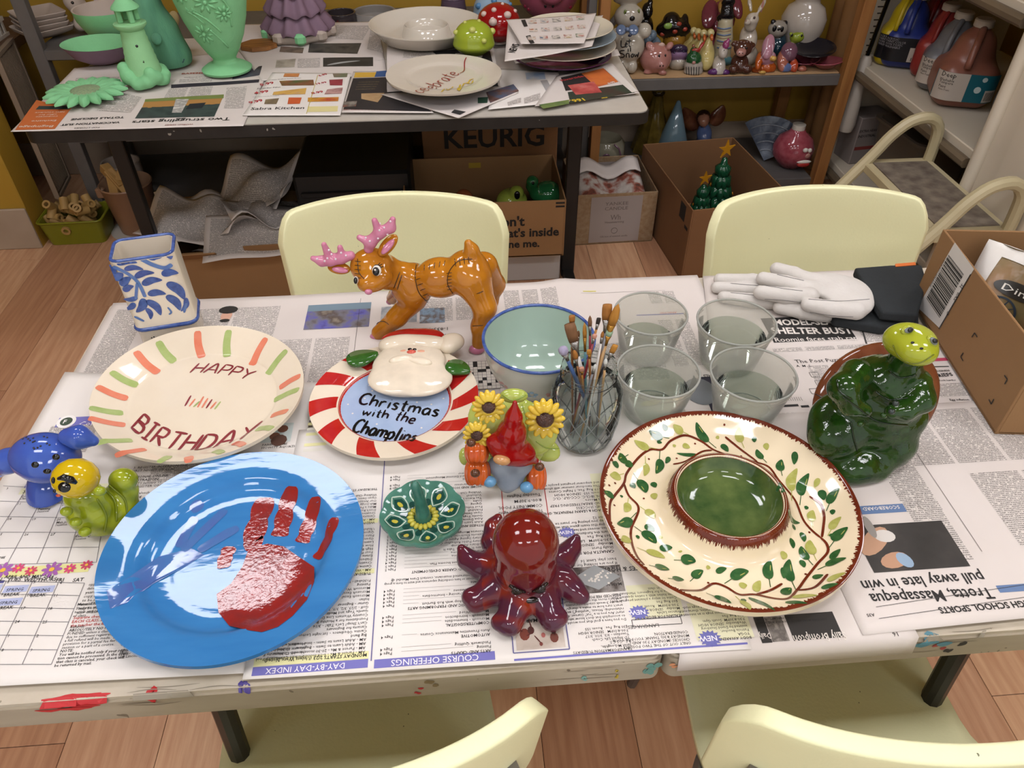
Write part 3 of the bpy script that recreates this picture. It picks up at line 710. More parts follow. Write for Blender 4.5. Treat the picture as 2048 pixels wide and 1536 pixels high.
# right-way-up tabloid with the shelter headline
s = Sheet('newspaper under the leather gloves, with a large white-on-black headline', [P(1405, 556, TT).xy, (.80, 1.19), (.82, .56), (.33, .56)], 2)
zq = zf(1488, 580, 560)
a0, a1 = P(*zq(215, 400), TT), P(*zq(800, 200), TT); s.rect(a0.x, P(*zq(840, 400), TT).x, a0.y, P(*zq(800, 190), TT).y, '#23211f', e=.0006)
s.tpx('MODEL-SLASH', zq(222, 272), zq(745, 268), .03, '#d8d0c8', 1.15, .0010); s.tpx('SHELTER BUST', zq(205, 335), zq(795, 335), .03, '#d8d0c8', 1.15, .0010); s.tpx('Roomie faces stab rap', zq(228, 395), zq(832, 380), .006, '#d8d0c8', 1.0, .0010)
q = P(*zq(215, 470), TT), P(*zq(880, 410), TT); s.body(q[0].x, q[1].x, q[0].y, q[1].y, 3)
s.tpx('The Post Puzzle', zq(375, 552), zq(740, 535), .004, '#3a3735', 1.0); s.tpx('A  M  S', zq(380, 580), zq(485, 578), .01)
q = P(*zq(215, 440), TT); s.body(P(*zq(530, 700), TT).x, P(*zq(690, 700), TT).x, P(*zq(540, 720), TT).y, P(*zq(540, 565), TT).y, 1)
q0, q1 = P(*zq(255, 875), TT), P(*zq(395, 865), TT); s.rect(q0.x, q1.x, q0.y, q0.y + .005, BLK); q0, q1 = P(*zq(415, 878), TT), P(*zq(470, 868), TT); s.rect(q0.x, q1.x, q0.y, q0.y + .005, BLK)
for k in range(5):
    for j in range(3): s.text('AL ER ST'.split()[j], P(*zq(215 + k * 36, 960), TT).x, P(*zq(260, 930 + j * 30), TT).y, .005, 1, .004)
for k in range(4): q = P(*zq(470 + (k % 2) * 40, 620 + k * 60), TT); s.line(q.x, q.y, q.x + .014, q.y); s.line(q.x, q.y - .012, q.x + .014, q.y - .012); s.line(q.x, q.y, q.x, q.y - .012); s.line(q.x + .014, q.y, q.x + .014, q.y - .012)
for k in range(7): q = P(*zq(310 + k * 16, 800), TT); s.line(q.x, q.y, q.x, q.y - .009, .0006)
s.body(.45, .55, .58, .66, 2); s.body(P(*zq(820, 300), TT).x, P(*zq(1030, 300), TT).x, P(*zq(820, 400), TT).y, P(*zq(820, 285), TT).y, 1); s.line(P(*zq(850, 280), TT).x, P(*zq(850, 280), TT).y, P(*zq(890, 410), TT).x, P(*zq(890, 410), TT).y, .003)
s.done()
# right-way-up business sheet under the cardboard box
s = Sheet('newspaper under the cardboard box, with a column of business briefs', [P(1830, 690, TT).xy, (1.07, 1.12), (1.07, .66), P(1875, 905, TT).xy], 3)
s.tpx('BRIEFS', zq(1390, 655), zq(1525, 645), .03); s.tpx('BUSINESS', zq(1395, 618), zq(1500, 612), .02); s.tpx('Work harder', zq(1405, 685), zq(1545, 682), .008); s.tpx('Egg inflation', zq(1500, 828), zq(1640, 825), .01); s.tpx('Claims climb', zq(1565, 925), zq(1710, 925), .012)
for a, b, c, d in ((1420, 800, 1590, 695), (1520, 905, 1690, 838)): q0, q1 = P(*zq(a, b), TT), P(*zq(c, d), TT); s.body(q0.x, q1.x, q0.y, q1.y, 1)
q0, q1 = P(*zq(1380, 580), TT), P(*zq(1490, 577), TT); s.line(q0.x, q0.y, q1.x, q1.y, .002); q0, q1 = P(*zq(1370, 540), TT), P(*zq(1470, 512), TT); s.rect(q0.x, q1.x, q0.y, q1.y, '#b5405a')
s.done()
# stock tables and an advertisement, upside down
s = Sheet('newspaper running off past the box, with red prices printed upside down', [P(1910, 850, TT).xy, (1.07, .80), (1.07, .47), (.64, .47)], 4)
q = zf(1488, 580, 560)
s.tpx('2', q(2000, 1205), q(1975, 1205), .03, RED, 1.6); s.tpx('99', q(1970, 1215), q(1925, 1222), .02, RED); s.tpx('$1 69', q(2020, 1120), q(1955, 1125), .015, '#6a3d3a'); s.tpx('Golden Cheese Curls', q(1950, 1155), q(1800, 1160), .004)
c0 = P(*q(1800, 1085), TT); patch(s.mb('emblem', ink('#3b3835')), circ((c0.x, c0.y), .016, 20, .014), lambda x, y: s.on(x, y, .0008)); patch(s.mb('emblem', ink('#9a9288')), circ((c0.x, c0.y), .011, 20, .009), lambda x, y: s.on(x, y, .0010))
patch(s.mb('emblem', ink('#d07a3a')), circ((P(*q(2010, 1320), TT).x, P(*q(2010, 1320), TT).y), .018, 12, .012), lambda x, y: s.on(x, y, .0008)); patch(s.mb('emblem', ink('#c0392b')), circ((P(*q(2020, 1390), TT).x, P(*q(2020, 1390), TT).y), .013, 12, .016), lambda x, y: s.on(x, y, .0008)); s.done()
# horoscope sheet hanging over the near edge
s = Sheet('newspaper sheet hanging over the near edge, with a columnist nameplate', rc(.225, .508, .395, .74), 4, edge=.424)
zr = zf(1488, 1116, 560)
q0, q1 = P(*zr(735, 640), TT), P(*zr(320, 530), TT); s.rect(q1.x, q0.x, .4285, .462, '#2f2c2a', e=.0006)
s.tpx('Sally Brompton', zr(722, 560), zr(345, 590), .01, '#d2cac1', 1.5, .0010); s.photo(P(*zr(190, 600), TT).x, P(*zr(318, 600), TT).x, .429, .461, ['#b9b1a8', '#5c5550', '#8f8780'], 60, 8); s.rect(P(*zr(110, 600), TT).x, P(*zr(186, 600), TT).x, .4285, .462, '#2f2c2a', e=.0006); s.tpx('Daily', zr(180, 570), zr(90, 575), .012, '#d2cac1', 1.4, .0010)
s.tpx('DISCOVER MORE ABOUT YOURSELF AND WHAT', zr(588, 462), zr(85, 490), .006); s.tpx('SALLYBROMPTON.COM', zr(330, 450), zr(80, 465), .006); s.body(.3, .44, .50, .6, 2); s.text('16', P(*zr(1128, 610), TT).x, .43, .008, -1, .004); s.done()
# school sports, upside down
s = Sheet('newspaper with a high school sports headline beside the olive-leaf platter', [(P(1655, 1130, TT).x, .80), (1.04, .81), (1.06, .448), P(1722, 1277, TT).xy], 6)
s.tpx('HIGH SCHOOL SPORTS', zr(2075, 335), zr(1395, 390), .022, BLK, 1.05); s.tpx('Trotta, Massapequa', zr(1775, 245), zr(895, 290), .012, BLK, 1.15); s.tpx('pull away late in win', zr(1710, 130), zr(835, 195), .012, BLK, 1.15)
q0, q1 = P(1760, 1152, TT), P(1885, 1048, TT); s.photo(q0.x - .01, q1.x - .005, q0.y, q1.y, ['#26231f', '#2f2b28', '#3b3632'], 20, 11)
f2 = lambda x, y: s.on(x, y, .0009)
for (a, b), (r1, r2, rt), c in (((1745, 1090), (.03, .013, .7), '#b58d72'), ((1785, 1128), (.02, .011, .3), '#b0876c'), ((1765, 1080), (.014, .01, 0), '#c9c2bb'), ((1805, 1128), (.009, .012, .4), '#8aa0b5'), ((1735, 1062), (.006, .018, 0), '#8f8983')):
    c0 = P(a, b, TT); patch(s.mb('picture_figure', ink(c)), circ((c0.x, c0.y), r1, 14, r2, rt), f2)
q0 = P(1742, 1028, TT); s.rect(q0.x - .02, q0.x + .045, q0.y - .006, q0.y + .008, '#5d7499'); s.text('SCOREBOARD', q0.x + .038, q0.y + .005, .008, -1, .01, '#dcd5cd', e=.001)
q0 = P(*zr(1840, 260), TT); s.rect(q0.x, q0.x + .12, q0.y - .004, q0.y + .006, '#5d7499')
s.body(P(1900, 1150, TT).x - .01, P(1990, 1150, TT).x - .02, P(1900, 1130, TT).y, .78, 1); s.body(.70, 1.0, .535, .66, 4); s.body(.62, 1.0, .68, .79, 5); s.body(.58, .63, .60, .79, 1)
s.text('GIRLS BASKETBALL', .78, .53, .007, -1, .012); s.line(P(*zr(950, 385), TT).x, P(*zr(950, 385), TT).y, 1.0, .505, .0006); s.line(P(*zr(970, 470), TT).x, P(*zr(970, 470), TT).y, 1.0, .487, .0006); s.text('A35', P(*zr(935, 430), TT).x, P(*zr(935, 430), TT).y, .006, -1, .005); s.line(.645, .53, .645, .8, .0006)
s.done()
# the course listings, upside down
za = zf(500, 1116, 560); zb = zf(1000, 1116, 560)
s = Sheet('newspaper listing course offerings in purple bands, under the octopus', [P(600, 868, TT).xy, (.335, .86), P(1500, 1305, TT).xy, P(488, 1367, TT).xy], 7, m='newsprint_white')
x0, x1 = P(*za(915, 800), TT).x, P(*za(1793, 745), TT).x
s.rect(x0, x1, P(*za(1350, 806), TT).y, P(*za(1350, 742), TT).y, PUR); s.tpx('COURSE OFFERINGS', za(1672, 735), za(1040, 778), .004, '#e4e0e6', 1.0, .001)
xl0, xl1 = P(*za(5, 850), TT).x + .004, P(*za(870, 800), TT).x; s.rect(xl0, xl1, P(*za(430, 863), TT).y, P(*za(430, 800), TT).y, PUR); s.tpx('DAY-BY-DAY INDEX', za(703, 797), za(130, 838), .004, '#e4e0e6', 1.0, .001)
s.rect(xl0, xl1, P(*za(430, 797), TT).y, P(*za(430, 742), TT).y, YEL); s.tpx('MONDAY STARTS 2/23 (Unless Were Noted)', za(862, 728), za(120, 772), .012, BLK, 1.0, .001)
s.line((xl1 + x0) / 2, .44, (xl1 + x0) / 2, .84, .0012, '#5c5a8c')
R1 = ['*ARTS AND CRAFTS', 'Painting|Page 4', 'Patchwork Quilting|Page 4', '', '*AUTOMOTIVE', 'Auto Preventive Maintenance Course|Page 4', '', '*COMPUTERS/DIGITAL', 'Microsoft - Intermediate|Page 4', 'Microsoft - Introduction|Page 4', 'Microsoft Word|Page 4', '', '*DANCE, MUSIC AND PERFORMING ARTS', "Actor's Workshop with Rob Bartlett|Page 4", 'Big Band|Page 4', 'Country Line Dancing - Intermediate|Page 4', 'Instrument Lessons|Page 4', 'Chorus|Page 4', '*Musicians', 'for instrument or have conducting experience and want to form a group', 'or other interested musicians, contact Dave Mandel @', '', '*FINANCE AND CAREER DEVELOPMENT', 'Fidelity|Page 5', 'Lifetime Retirement Income Plan|Page 5', 'Estate Matters|Page 4', 'Protect Your Home|Page 5', 'How to Sell a Home|Page 5', 'Leave It, Move It, Take It|Page 5', 'Medicare ABC Soup|Page 5', 'Notary Public Refresher Course|Page 5', 'Notary Signing Agent Course|Page 5', 'Remote Electronic Notary|Page 5', 'Reverse Mortgages|Page 5', '', '*FITNESS AND RECREATION', 'Adult Learn to Swim|Page 6', 'Aqua Dance|Page 6', 'Gentle Yoga|Page 7', 'Open Swim|Page 7', 'Pickleball|Page 7', 'Pool Volleyball|Page 7', 'Qigong|Page 7', 'Scuba|Page 7', 'Tae Kwon Do|Page 7', 'Volleyball|Page 7', 'Walking Club|Page 7', '', '*HOME AND HOBBIES', 'Study Awareness|Page 8', "Let's Talk|Page 8", '*WELLNESS', 'Self-Care and External Management|Page 8', 'Healing Power|Page 8']
s.rows(R1, x1 - .004, .444, .00515, .0053, -1, width=(x1 - x0) - .01)
R2 = ['AM - Parent & Me - 6-18 months - 9:30-10:00am|Howitt Community Pool', 'AM - Parent & Me - 20-30 months - 10-10:30am|Howitt Community Pool', 'AM - Adult Learn to Swim - Beginner - 10:30-11:15am|Howitt Community Pool', 'AM - Adult Learn to Swim - Intermediate - 11:15-noon|Howitt Community Pool', 'Big Band', 'Canine Obedience - 1st night Lecture Hall', 'Canasta for Beginners', "Can't Sleep? Let's Talk! - 3/16", 'Foundations for a Healthy Brain - 3/23', 'Country Western Line Dancing - Intermediate', 'Gentle Yoga and Meditation', 'Golf - 2/23, 3/2, 3/9, 3/16,3/23', 'Guitar - Beginner', 'Italian', 'Microsoft Excel - Intermediate - 3/16', 'Microsoft Excel - Introduction - 2/23', 'Microsoft Word - 4/13, 4/20, 4/27', 'Painting', 'Pickleball - Nighttime - Session', 'Planning for your Child with', 'Pool Volleyball - Spring', 'Reiki Share - 4/20', 'Scuba - 8-9:30pm', 'U.S. Constitution', 'Walking Club - 3/30, 4/6', '', '*TUESDAY STARTS 2/24', 'AM - Water Aerobics', 'Canine Obedience', 'Creating Your Life', 'Diabetes and You', 'Estate Care Management', 'Four Pillars of Fitness', 'High Blood Pressure', 'How to Leave It, Sell It', 'Leave It, Move It', 'Open Swim', 'Piano', 'Qigong', 'Ukulele', '', '*WEDNESDAY STARTS 2/25', 'AM - Adult Learn to Swim', 'Canasta', 'Creative Drawing', "Don't Retire without a Plan", 'Make a Family Tree', 'Mah Jongg', 'Our Amazing Soil Healing', 'Open Swim', 'Walking Club', '', '*THURSDAY STARTS 2/26']
R2 = R2[:19] + R2[25:]
s.rows(R2, xl1 - .004, .4535, .0053, .0053, -1, width=(xl1 - xl0) - .006)
s.rect(xl0, xl1, .558, .565, YEL); s.rect(xl0 + .03, xl1, .637, .644, YEL)
for k in range(8): s.rect(P(605, 930, TT).x, P(650, 930, TT).x, .775 + k * .011, .781 + k * .011, YEL if k % 2 else '#d5d0c4')
# right page: photo box, columns
bx0, bx1 = P(*zb(100, 740), TT).x, P(*zb(505, 690), TT).x
s.rect(bx0, P(1480, 1320, TT).x + .012, .4275, .430, PUR)
s.line(bx0, .437, bx1, .437, .0012, '#5c5a8c'); s.line(bx0, .437, bx0, .60, .0012, '#5c5a8c'); s.line(bx1, .437, bx1, .60, .0012, '#5c5a8c')
s.photo(bx0 + .004, bx1 - .004, .440, .476, ['#cfc2b6', '#c6b8aa', '#b3a497', '#d8cec4'], 14, 14); s.text('GRAND MARAIS', bx1 - .006, .479, .007, -1, .012)
for (a, b), r, c in (((180, 590), .006, '#7c3f31'), ((395, 612), .005, '#6d3b30'), ((225, 560), .004, '#55302a'), ((315, 595), .0025, '#a8605a'), ((390, 565), .003, '#40302c'), ((300, 660), .002, '#7a4038')):
    c0 = P(*zb(a, b), TT); patch(s.mb('picture_figure', ink(c)), circ((c0.x, c0.y), r, 10, r * 1.3), lambda x, y: s.on(x, y, .0009))
for L in ([(210, 485), (225, 530), (235, 575), (195, 600)], [(120, 540), (165, 570)], [(250, 600), (300, 655)], [(395, 545), (400, 600)], [(360, 500), (420, 528)]):
    stroke(s.mb('picture_figure', ink('#5a2a26')), [tuple(P(*zb(*q), TT).xy) for q in L], .0016, lambda x, y: s.on(x, y, .001))
R3 = ['TRANSFORMATION TUESDAYS', 'Janet McLoughlin,', 'B.S., C.S.C.S.', 'TD Impact Life Coach', 'Tuesdays - 3/3, 3/10, 3/17', '7:00-8:00PM   SENIOR HIGH', '$30 Reg. Fee   Room 155', '', 'Do you have a goal that you would like', 'to accomplish but don\'t know where to', 'start? Are you in a "rut" (career, family,', 'relationship, fitness, "anything") and', "aren't sure how to make a change?", 'Join my 3-week coaching intensive', "and let's move the needle together! NO", '*REDUCED FEE FOR THIS COURSE.']
xc = P(*zb(955, 665), TT).x; s.rows(R3, xc, .4335, .0047, .0049, -1, width=.092)
R4 = ['ONLY OUT OF THE TWO POSSIBLE', 'CHOICES (MONDAY 7:30 AND', 'MONDAY 8:30) THANK YOU FOR YOUR', 'CONSIDERATION.']
xd = P(*zb(1390, 655), TT).x; s.rows(R4, xd, .4355, .0047, .0050, -1, width=.1)
q0 = P(*zb(960, 500), TT); s.line(q0.x, .459, xd - .004, .459); s.line(q0.x, .468, xd - .004, .468); s.line(q0.x, .459, q0.x, .468); s.line(xd - .004, .459, xd - .004, .468); s.text('LANGUAGES', xd - .032, .461, .0065, -1, .008, '#5a5654')
s.rect(q0.x + .002, xd + .002, .470, .515, '#d9d5b4'); s.rows(['*ITALIAN FOR BEGINNERS', 'Frances LaSala', 'Monday   SENIOR HIGH', '7:00-9:00PM   Room 159', '$60 Reg. Fee', 'Come to enjoy a pleasant program and', 'learn Italian with a native speaker! This', 'course is for beginners. Handouts will', 'be given in class.'], xd - .002, .4715, .0048, .005, -1, width=.098)
xe = P(*zb(1835, 630), TT).x; s.rect(xd + .008, xe + .004, .436, .485, '#d9d5b4'); s.rows(['*BODY AWARENESS', '*YOGA', 'Patricia Beecher,', 'assisted by David Steinberg', 'Wednesday  SENIOR HIGH', '7:30-8:30PM  South Gym', '$60 Reg. Fee', 'Body Awareness yoga is an innovative', 'form of both restorative, therapeutic', 'and to calmer advanced yoga stud-'], xe, .4375, .0048, .005, -1, width=.096)
def starburst(s, c, r, txt):
    o = []
    for k in range(28): rr = r if k % 2 else r * .72; a = 2 * math.pi * k / 28; o.append((c.x + rr * math.cos(a) * 1.3, c.y + rr * math.sin(a)))
    patch(s.mb('starburst', ink('#6a6aa8')), o, lambda x, y: s.on(x, y, .0009), 2); s.text(txt, c.x + r * .75, c.y + r * .28, r * .85, -1, .015, '#e6e2e8', e=.0013)
starburst(s, P(*zb(1010, 430), TT), .010, 'NEW'); starburst(s, P(*zb(1525, 618), TT), .011, 'NEW'); starburst(s, P(1133, 1074, TT), .009, 'NEW')
q0 = P(1140, 1198, TT); q1 = P(1238, 1138, TT); s.photo(q0.x, q1.x, q0.y, q1.y, ['#2a2523', '#4a403a', '#8d8681', '#3a322d'], 35, 17)
cc = P(1192, 1165, TT); patch(s.mb('picture_figure', ink('#8f908f')), [(cc.x - .032, cc.y), (cc.x, cc.y - .017), (cc.x + .03, cc.y), (cc.x, cc.y + .019)], lambda x, y: s.on(x, y, .0009))
for k in range(26): patch(s.mb('picture_figure', ink('#c4bcb2')), circ((cc.x + random.gauss(0, .007), cc.y + random.gauss(0, .005)), .0016, 6), lambda x, y: s.on(x, y, .0011), 1)
s.rows(['*MAH JONGG', 'Shelly Furst', 'Wednesday  SENIOR HIGH', '6:30-9:00PM  Library', '$66 Reg. Fee', 'If you are looking for someone', 'basic play, Limit 16', '', '*CANASTA FOR BEGINNERS', 'Shelly Furst', 'Monday   SENIOR HIGH', '6:30-9:00PM   Library', '$60 Reg. Fee', 'learn the fundamentals of Canasta', 'tiles, moves and league play', 'enjoy this team game that will', 'keep you playing for years to come!', 'Limit 12', '', '*TEACH & LEARN: PRENATAL GUIDE', 'AND SUCCESS', 'AND BREASTFEEDING PREP', 'Ilia Moore', 'RN, IBCLC, CCC-SLP, CLC', 'Room 155  SENIOR HIGH', '$19 Reg. Fee, 1 Night Course', 'This two-hour seminar will allow you', 'and empower pregnant people to feel'], P(1240, 1140, TT).x - .004, .520, .0061, .0060, -1, width=.088)
s.rect(.165, .25, .615, .70, '#d9d5b4', e=.0004)
xr0 = P(1005, 1010, TT).x; xr1 = P(1092, 1010, TT).x; s.line(xr0, .6, xr0, .8, .0011, RED); s.line(xr1, .6, xr1, .8, .0011, RED); s.rows(['*DAYS ARE', '*AS FOLLOWS:'], xr1 - .012, .620, .0095, .0088, -1, width=.06, col=RED); s.rows(['Tuesday & Friday Nights', 'COMMUNITY POOL', '8:00-9:30PM', 'Tuesday Nights'], xr1 - .006, .642, .0095, .0075, -1, width=.06)
s.rect(P(*zb(900, 230), TT).x, P(*zb(1170, 200), TT).x, .536, .5365, BLK); s.text('COURSES & HOBBIES', P(1320, 1170, TT).x, .542, .0085, -1, .012)
s.done()
# calendar sheet, right way up
s = Sheet('newspaper with a spring calendar and printed flowers under the blue platter', [P(133, 750, TT).xy, P(640, 772, TT).xy, P(494, 1352, TT).xy, (-.664, .447)], 5, m='newsprint_white')
zc = zf(0, 1116, 560); zd = zf(0, 900, 740)
def gridcal(px_tl, px_tr, px_br, px_bl, nc, nr, col='#55515a'):
    c4 = [P(*q, TT) for q in (px_tl, px_tr, px_br, px_bl)]
    f = lambda u, v: (c4[0].lerp(c4[1], u)).lerp(c4[3].lerp(c4[2], u), v)
    for i in range(nc + 1):
        a, b = f(i / nc, 0), f(i / nc, 1)
        if min(a.x, b.x) > -.652: s.line(a.x, a.y, b.x, b.y, .0006, col)
    for j in range(nr + 1): a, b = f(0, j / nr), f(1, j / nr); t = max(0, (-.652 - a.x) / (b.x - a.x)); a = a.lerp(b, t); s.line(a.x, a.y, b.x, b.y, .0006, col)
    return f
f = gridcal((-190, 1163), zd(480, 755), zd(300, 1205), (-300, 1335), 7, 6)
for j in range(6):
    for i in range(7):
        n = j * 7 + i - 2; n = n if n <= 30 else n - 30; q = f((i + .06) / 7, (j + .3) / 6); 
        if 1 <= n <= 31 and q.x > -.65: s.text(str(n), q.x, q.y + .003, .0055, 1, .003)
def cell(i, j, col, lines):
    a, b = f((i + .06) / 7, (j + .92) / 6), f((i + .94) / 7, (j + .22) / 6)
    if a.x < -.65: return
    s.rect(a.x, b.x, a.y, b.y, col); 
    for k, t in enumerate(lines): s.text(t, a.x + .004, b.y - .008 - k * .0068, .0062, 1, .006, maxw=(b.x - a.x) - .007)
for i in (3, 4, 5): cell(i, 0, '#a9afce', ['SPRING', 'BREAK'])
for i in (1, 2, 3, 4): cell(i, 1, '#a9afce', ['SPRING', 'BREAK'])
cell(3, 5, '#dcd7a8', ['LAST', 'THURSDAY']); cell(4, 5, '#dcd7a8', ['LAST', 'FRIDAY'])
for i, j, t in ((2, 2, 'Wills, Trusts'), (3, 2, 'Details Care for'), (2, 3, 'How To Prepare'), (2, 4, 'Planning Self')): q = f((i + .1) / 7, (j + .6) / 6); s.text(t, q.x, q.y, .0055, 1, .003); s.text('and Estates', q.x, q.y - .006, .0055, 1, .003)
q0, q1 = P(*zd(-60, 735), TT), P(*zd(490, 712), TT); s.rect(-.60, q1.x, q0.y + .002, q0.y + .016, '#d6d08e'); s.tpx('APRIL AND MAY 2026', zd(35, 728), zd(308, 725), .015, BLK, 1.0, .001)
for t, a in (('MON', -60), ('TUES', 48), ('WED', 140), ('THURS', 215), ('FRI', 320), ('SAT', 412)): q = P(*zd(a, 748), TT); s.text(t, q.x, q.y, .0075, 1, .012)
for j in range(2): a = f((3 + j * .4) / 7 + .01, .005 + j * .66); s.rect(a.x, a.x + .028, a.y - .005, a.y - .001, '#4c4a86')
f = gridcal((-60, 975), zd(610, 250), zd(545, 640), (-220, 1140), 7, 5)
for j in range(5):
    for i in range(7):
        n = j * 7 + i + 1; q = f((i + .06) / 7, (j + .3) / 5)
        if n <= 31 and q.x > -.65: s.text(str(n), q.x, q.y + .002, .0055, 1, .003)
        if (i * 3 + j * 5) % 4 == 1 and q.x > -.65: s.text(random.choice(['Golf Begins', 'Painting', 'Mah Jongg', 'Reiki Night', 'Estate Care']), f((i + .1) / 7, .5).x, f(.5, (j + .62) / 5).y, .0052, 1, .004, maxw=.032); s.text(random.choice(['Session', 'Series', 'Class']), f((i + .1) / 7, .5).x, f(.5, (j + .78) / 5).y, .0052, 1, .004)
for a, b, c in ((30, 683, '#9a5aa0'), (115, 672, '#c7436f'), (185, 687, '#c0405f'), (300, 680, '#9a5aa0'), (400, 675, '#c7436f'), (492, 655, '#c0405f')):
    q = P(*zd(a, b), TT); r = .013 if c == '#9a5aa0' else .008
    for k in range(8): t = 2 * math.pi * k / 8; patch(s.mb('printed_flower', ink(c)), circ((q.x + r * .62 * math.cos(t), q.y + r * .55 * math.sin(t)), r * .38, 8, r * .2, t), lambda x, y: s.on(x, y, .0008), 1)
    patch(s.mb('printed_flower', ink('#e0b040')), circ((q.x, q.y), r * .25, 8), lambda x, y: s.on(x, y, .0012), 1)
q0, q1 = P(*zd(145, 228), TT), P(*zd(230, 192), TT); s.rect(q0.x, q1.x, q0.y, q1.y, PUR); s.rect(q0.x - .003, q1.x + .14, q0.y - .012, q0.y - .001, '#d9d6b2'); s.text('SUN', q0.x + .002, q0.y - .01, .008, 1, .012)
q0, q1 = P(113, 862, TT), P(195, 842, TT); s.rect(q0.x, q1.x, q0.y, q1.y + .003, PUR); s.text('Community', P(162, 858, TT).x, P(165, 860, TT).y, .014, 1, 0, '#e6e2e8', e=.001); c0 = P(137, 851, TT)
patch(s.mb('emblem', ink('#e4e0dc')), circ((c0.x, c0.y), .014, 18), lambda x, y: s.on(x, y, .0009)); patch(s.mb('emblem', ink('#3d4a3c')), circ((c0.x, c0.y), .009, 18), lambda x, y: s.on(x, y, .0011)); s.text('F', c0.x - .004, c0.y - .004, .011, 1, .02, '#e4e0dc', e=.0014)
q = P(*zd(440, 880), TT); s.rows(['*Material Fees:', 'Students are expected to purchase ma-', 'terials and text books on first night', 'of class.'], q.x, q.y, .0052, .0052, 1, width=.125)
q = P(*zd(418, 955), TT); s.rows(['*Separate checks required for', '*EACH CLASS. Material fees to', '*the teacher the first night.'], q.x, q.y, .0052, .0054, 1, width=.12, col=RED)
q = P(*zd(400, 1005), TT); s.rows(['*Refunds:', '*ABSOLUTELY NO FEES WILL BE RE-', 'FUNDED unless a class does not run', 'due to sufficient registration. In that', 'a full refund will be made. There is no', 'provision for a partial fee for taking one', 'session or a part of a course.', '*NOTE:', '*You will be notified only if your registra-', '*tion cannot be processed. In the event', '*that class is canceled, your check will', '*be returned by mail.'], q.x, q.y, .0044, .0050, 1, width=.125)
q = P(*zd(500, 770), TT); s.rows(['opportunities', 'date. Adult', 'years. Res', 'copy and', 'to be sent', 'tion. This', 'may be sub', 'nior citizens'], q.x, q.y, .0056, .0054, 1, width=.12)
q = P(*zd(690, 1100), TT); s.rows(['objectives, will', 'each new session', 'High School - Room', '150 Lincoln Street, Farm'], q.x, q.y - .002, .0046, .0050, 1, width=.1)
q = P(270, 945, TT); s.rows(['3. REGISTER IN PERSON THE', 'FIRST NIGHT OF CLASS', '', '*OPTIONAL ONLINE', '*REGISTRATION', 'STARTS January 15, 2026', 'TO REGISTER ONLINE', 'GO TO', 'farmingdaleschools.org', 'Continuing', 'Education'], q.x, q.y, .0060, .0060, 1, width=.09)
q0, q1 = P(520, 905, TT), P(590, 852, TT); s.photo(q0.x, q1.x, q0.y + .012, q1.y, ['#9fb3b2', '#c6cdca', '#86a09c'], 20, 21)
for a, b, r, c in ((568, 865, .008, '#6b4534'), (552, 880, .008, '#7a5140'), (560, 888, .012, '#5e4136')): q = P(a, b, TT); patch(s.mb('picture_figure', ink(c)), circ((q.x, q.y), r, 10), lambda x, y: s.on(x, y, .0009))
q = P(525, 905, TT); s.rows(['PARENT & ME', 'HOWITT AQUATIC CENTER'], q.x, q.y + .006, .0062, .0060, 1, width=.08)
s.body(-.63, -.56, .80, .86, 1); s.body(-.455, -.36, .735, .765, 1); s.done()
# ---------------------------------------------------------------- figure helpers: parts laid out from the photograph, at a known depth
CR = np.array(Matrix.Rotation(-YAW, 3, 'Z') @ Matrix.Rotation(math.pi / 2 - PITCH, 3, 'X'))   # columns: right, up, towards the viewer
def depth_of(p): return -float(np.dot(np.array(p) - np.array((0, 0, CAM_Z)), CR[:, 2]))
def mpp(p): return depth_of(p) / F_PX                      # metres per pixel at p
def roll_m(a):
    c, s = math.cos(a), math.sin(a); return CR @ np.array(((c, -s, 0), (s, c, 0), (0, 0, 1)))
def CE(x, y, rx, ry, Y, rd=None, col=0, roll=0, k=None, op=1, pt=None):
    c = np.array(pt if pt is not None else onY(x, y, Y)); s = mpp(c)
    return ('e', c, np.array((rx, ry, rd or min(rx, ry))) * s, roll_m(math.radians(roll)), col, k, op)
def CK(p, q, r1, r2, Y1, Y2=None, col=0, k=None):
    a, b = onY(*p, Y1), onY(*q, Y2 if Y2 is not None else Y1); return ('k', np.array(a), np.array(b), (r1 * mpp(a), r2 * mpp(b)), col, k, 1)
def CC(pts, rs, Ys, col=0, k=None):
    if not hasattr(Ys, '__len__'): Ys = [Ys] * len(pts)
    return [CK(pts[i], pts[i + 1], rs[i], rs[i + 1], Ys[i], Ys[i + 1], col, k) for i in range(len(pts) - 1)]
def org(prims, o):
    o = np.array(o); R = []
    for p in prims:
        p = list(p); p[1] = p[1] - o
        if p[0] == 'k': p[2] = p[2] - o
        R.append(tuple(p))
    return R
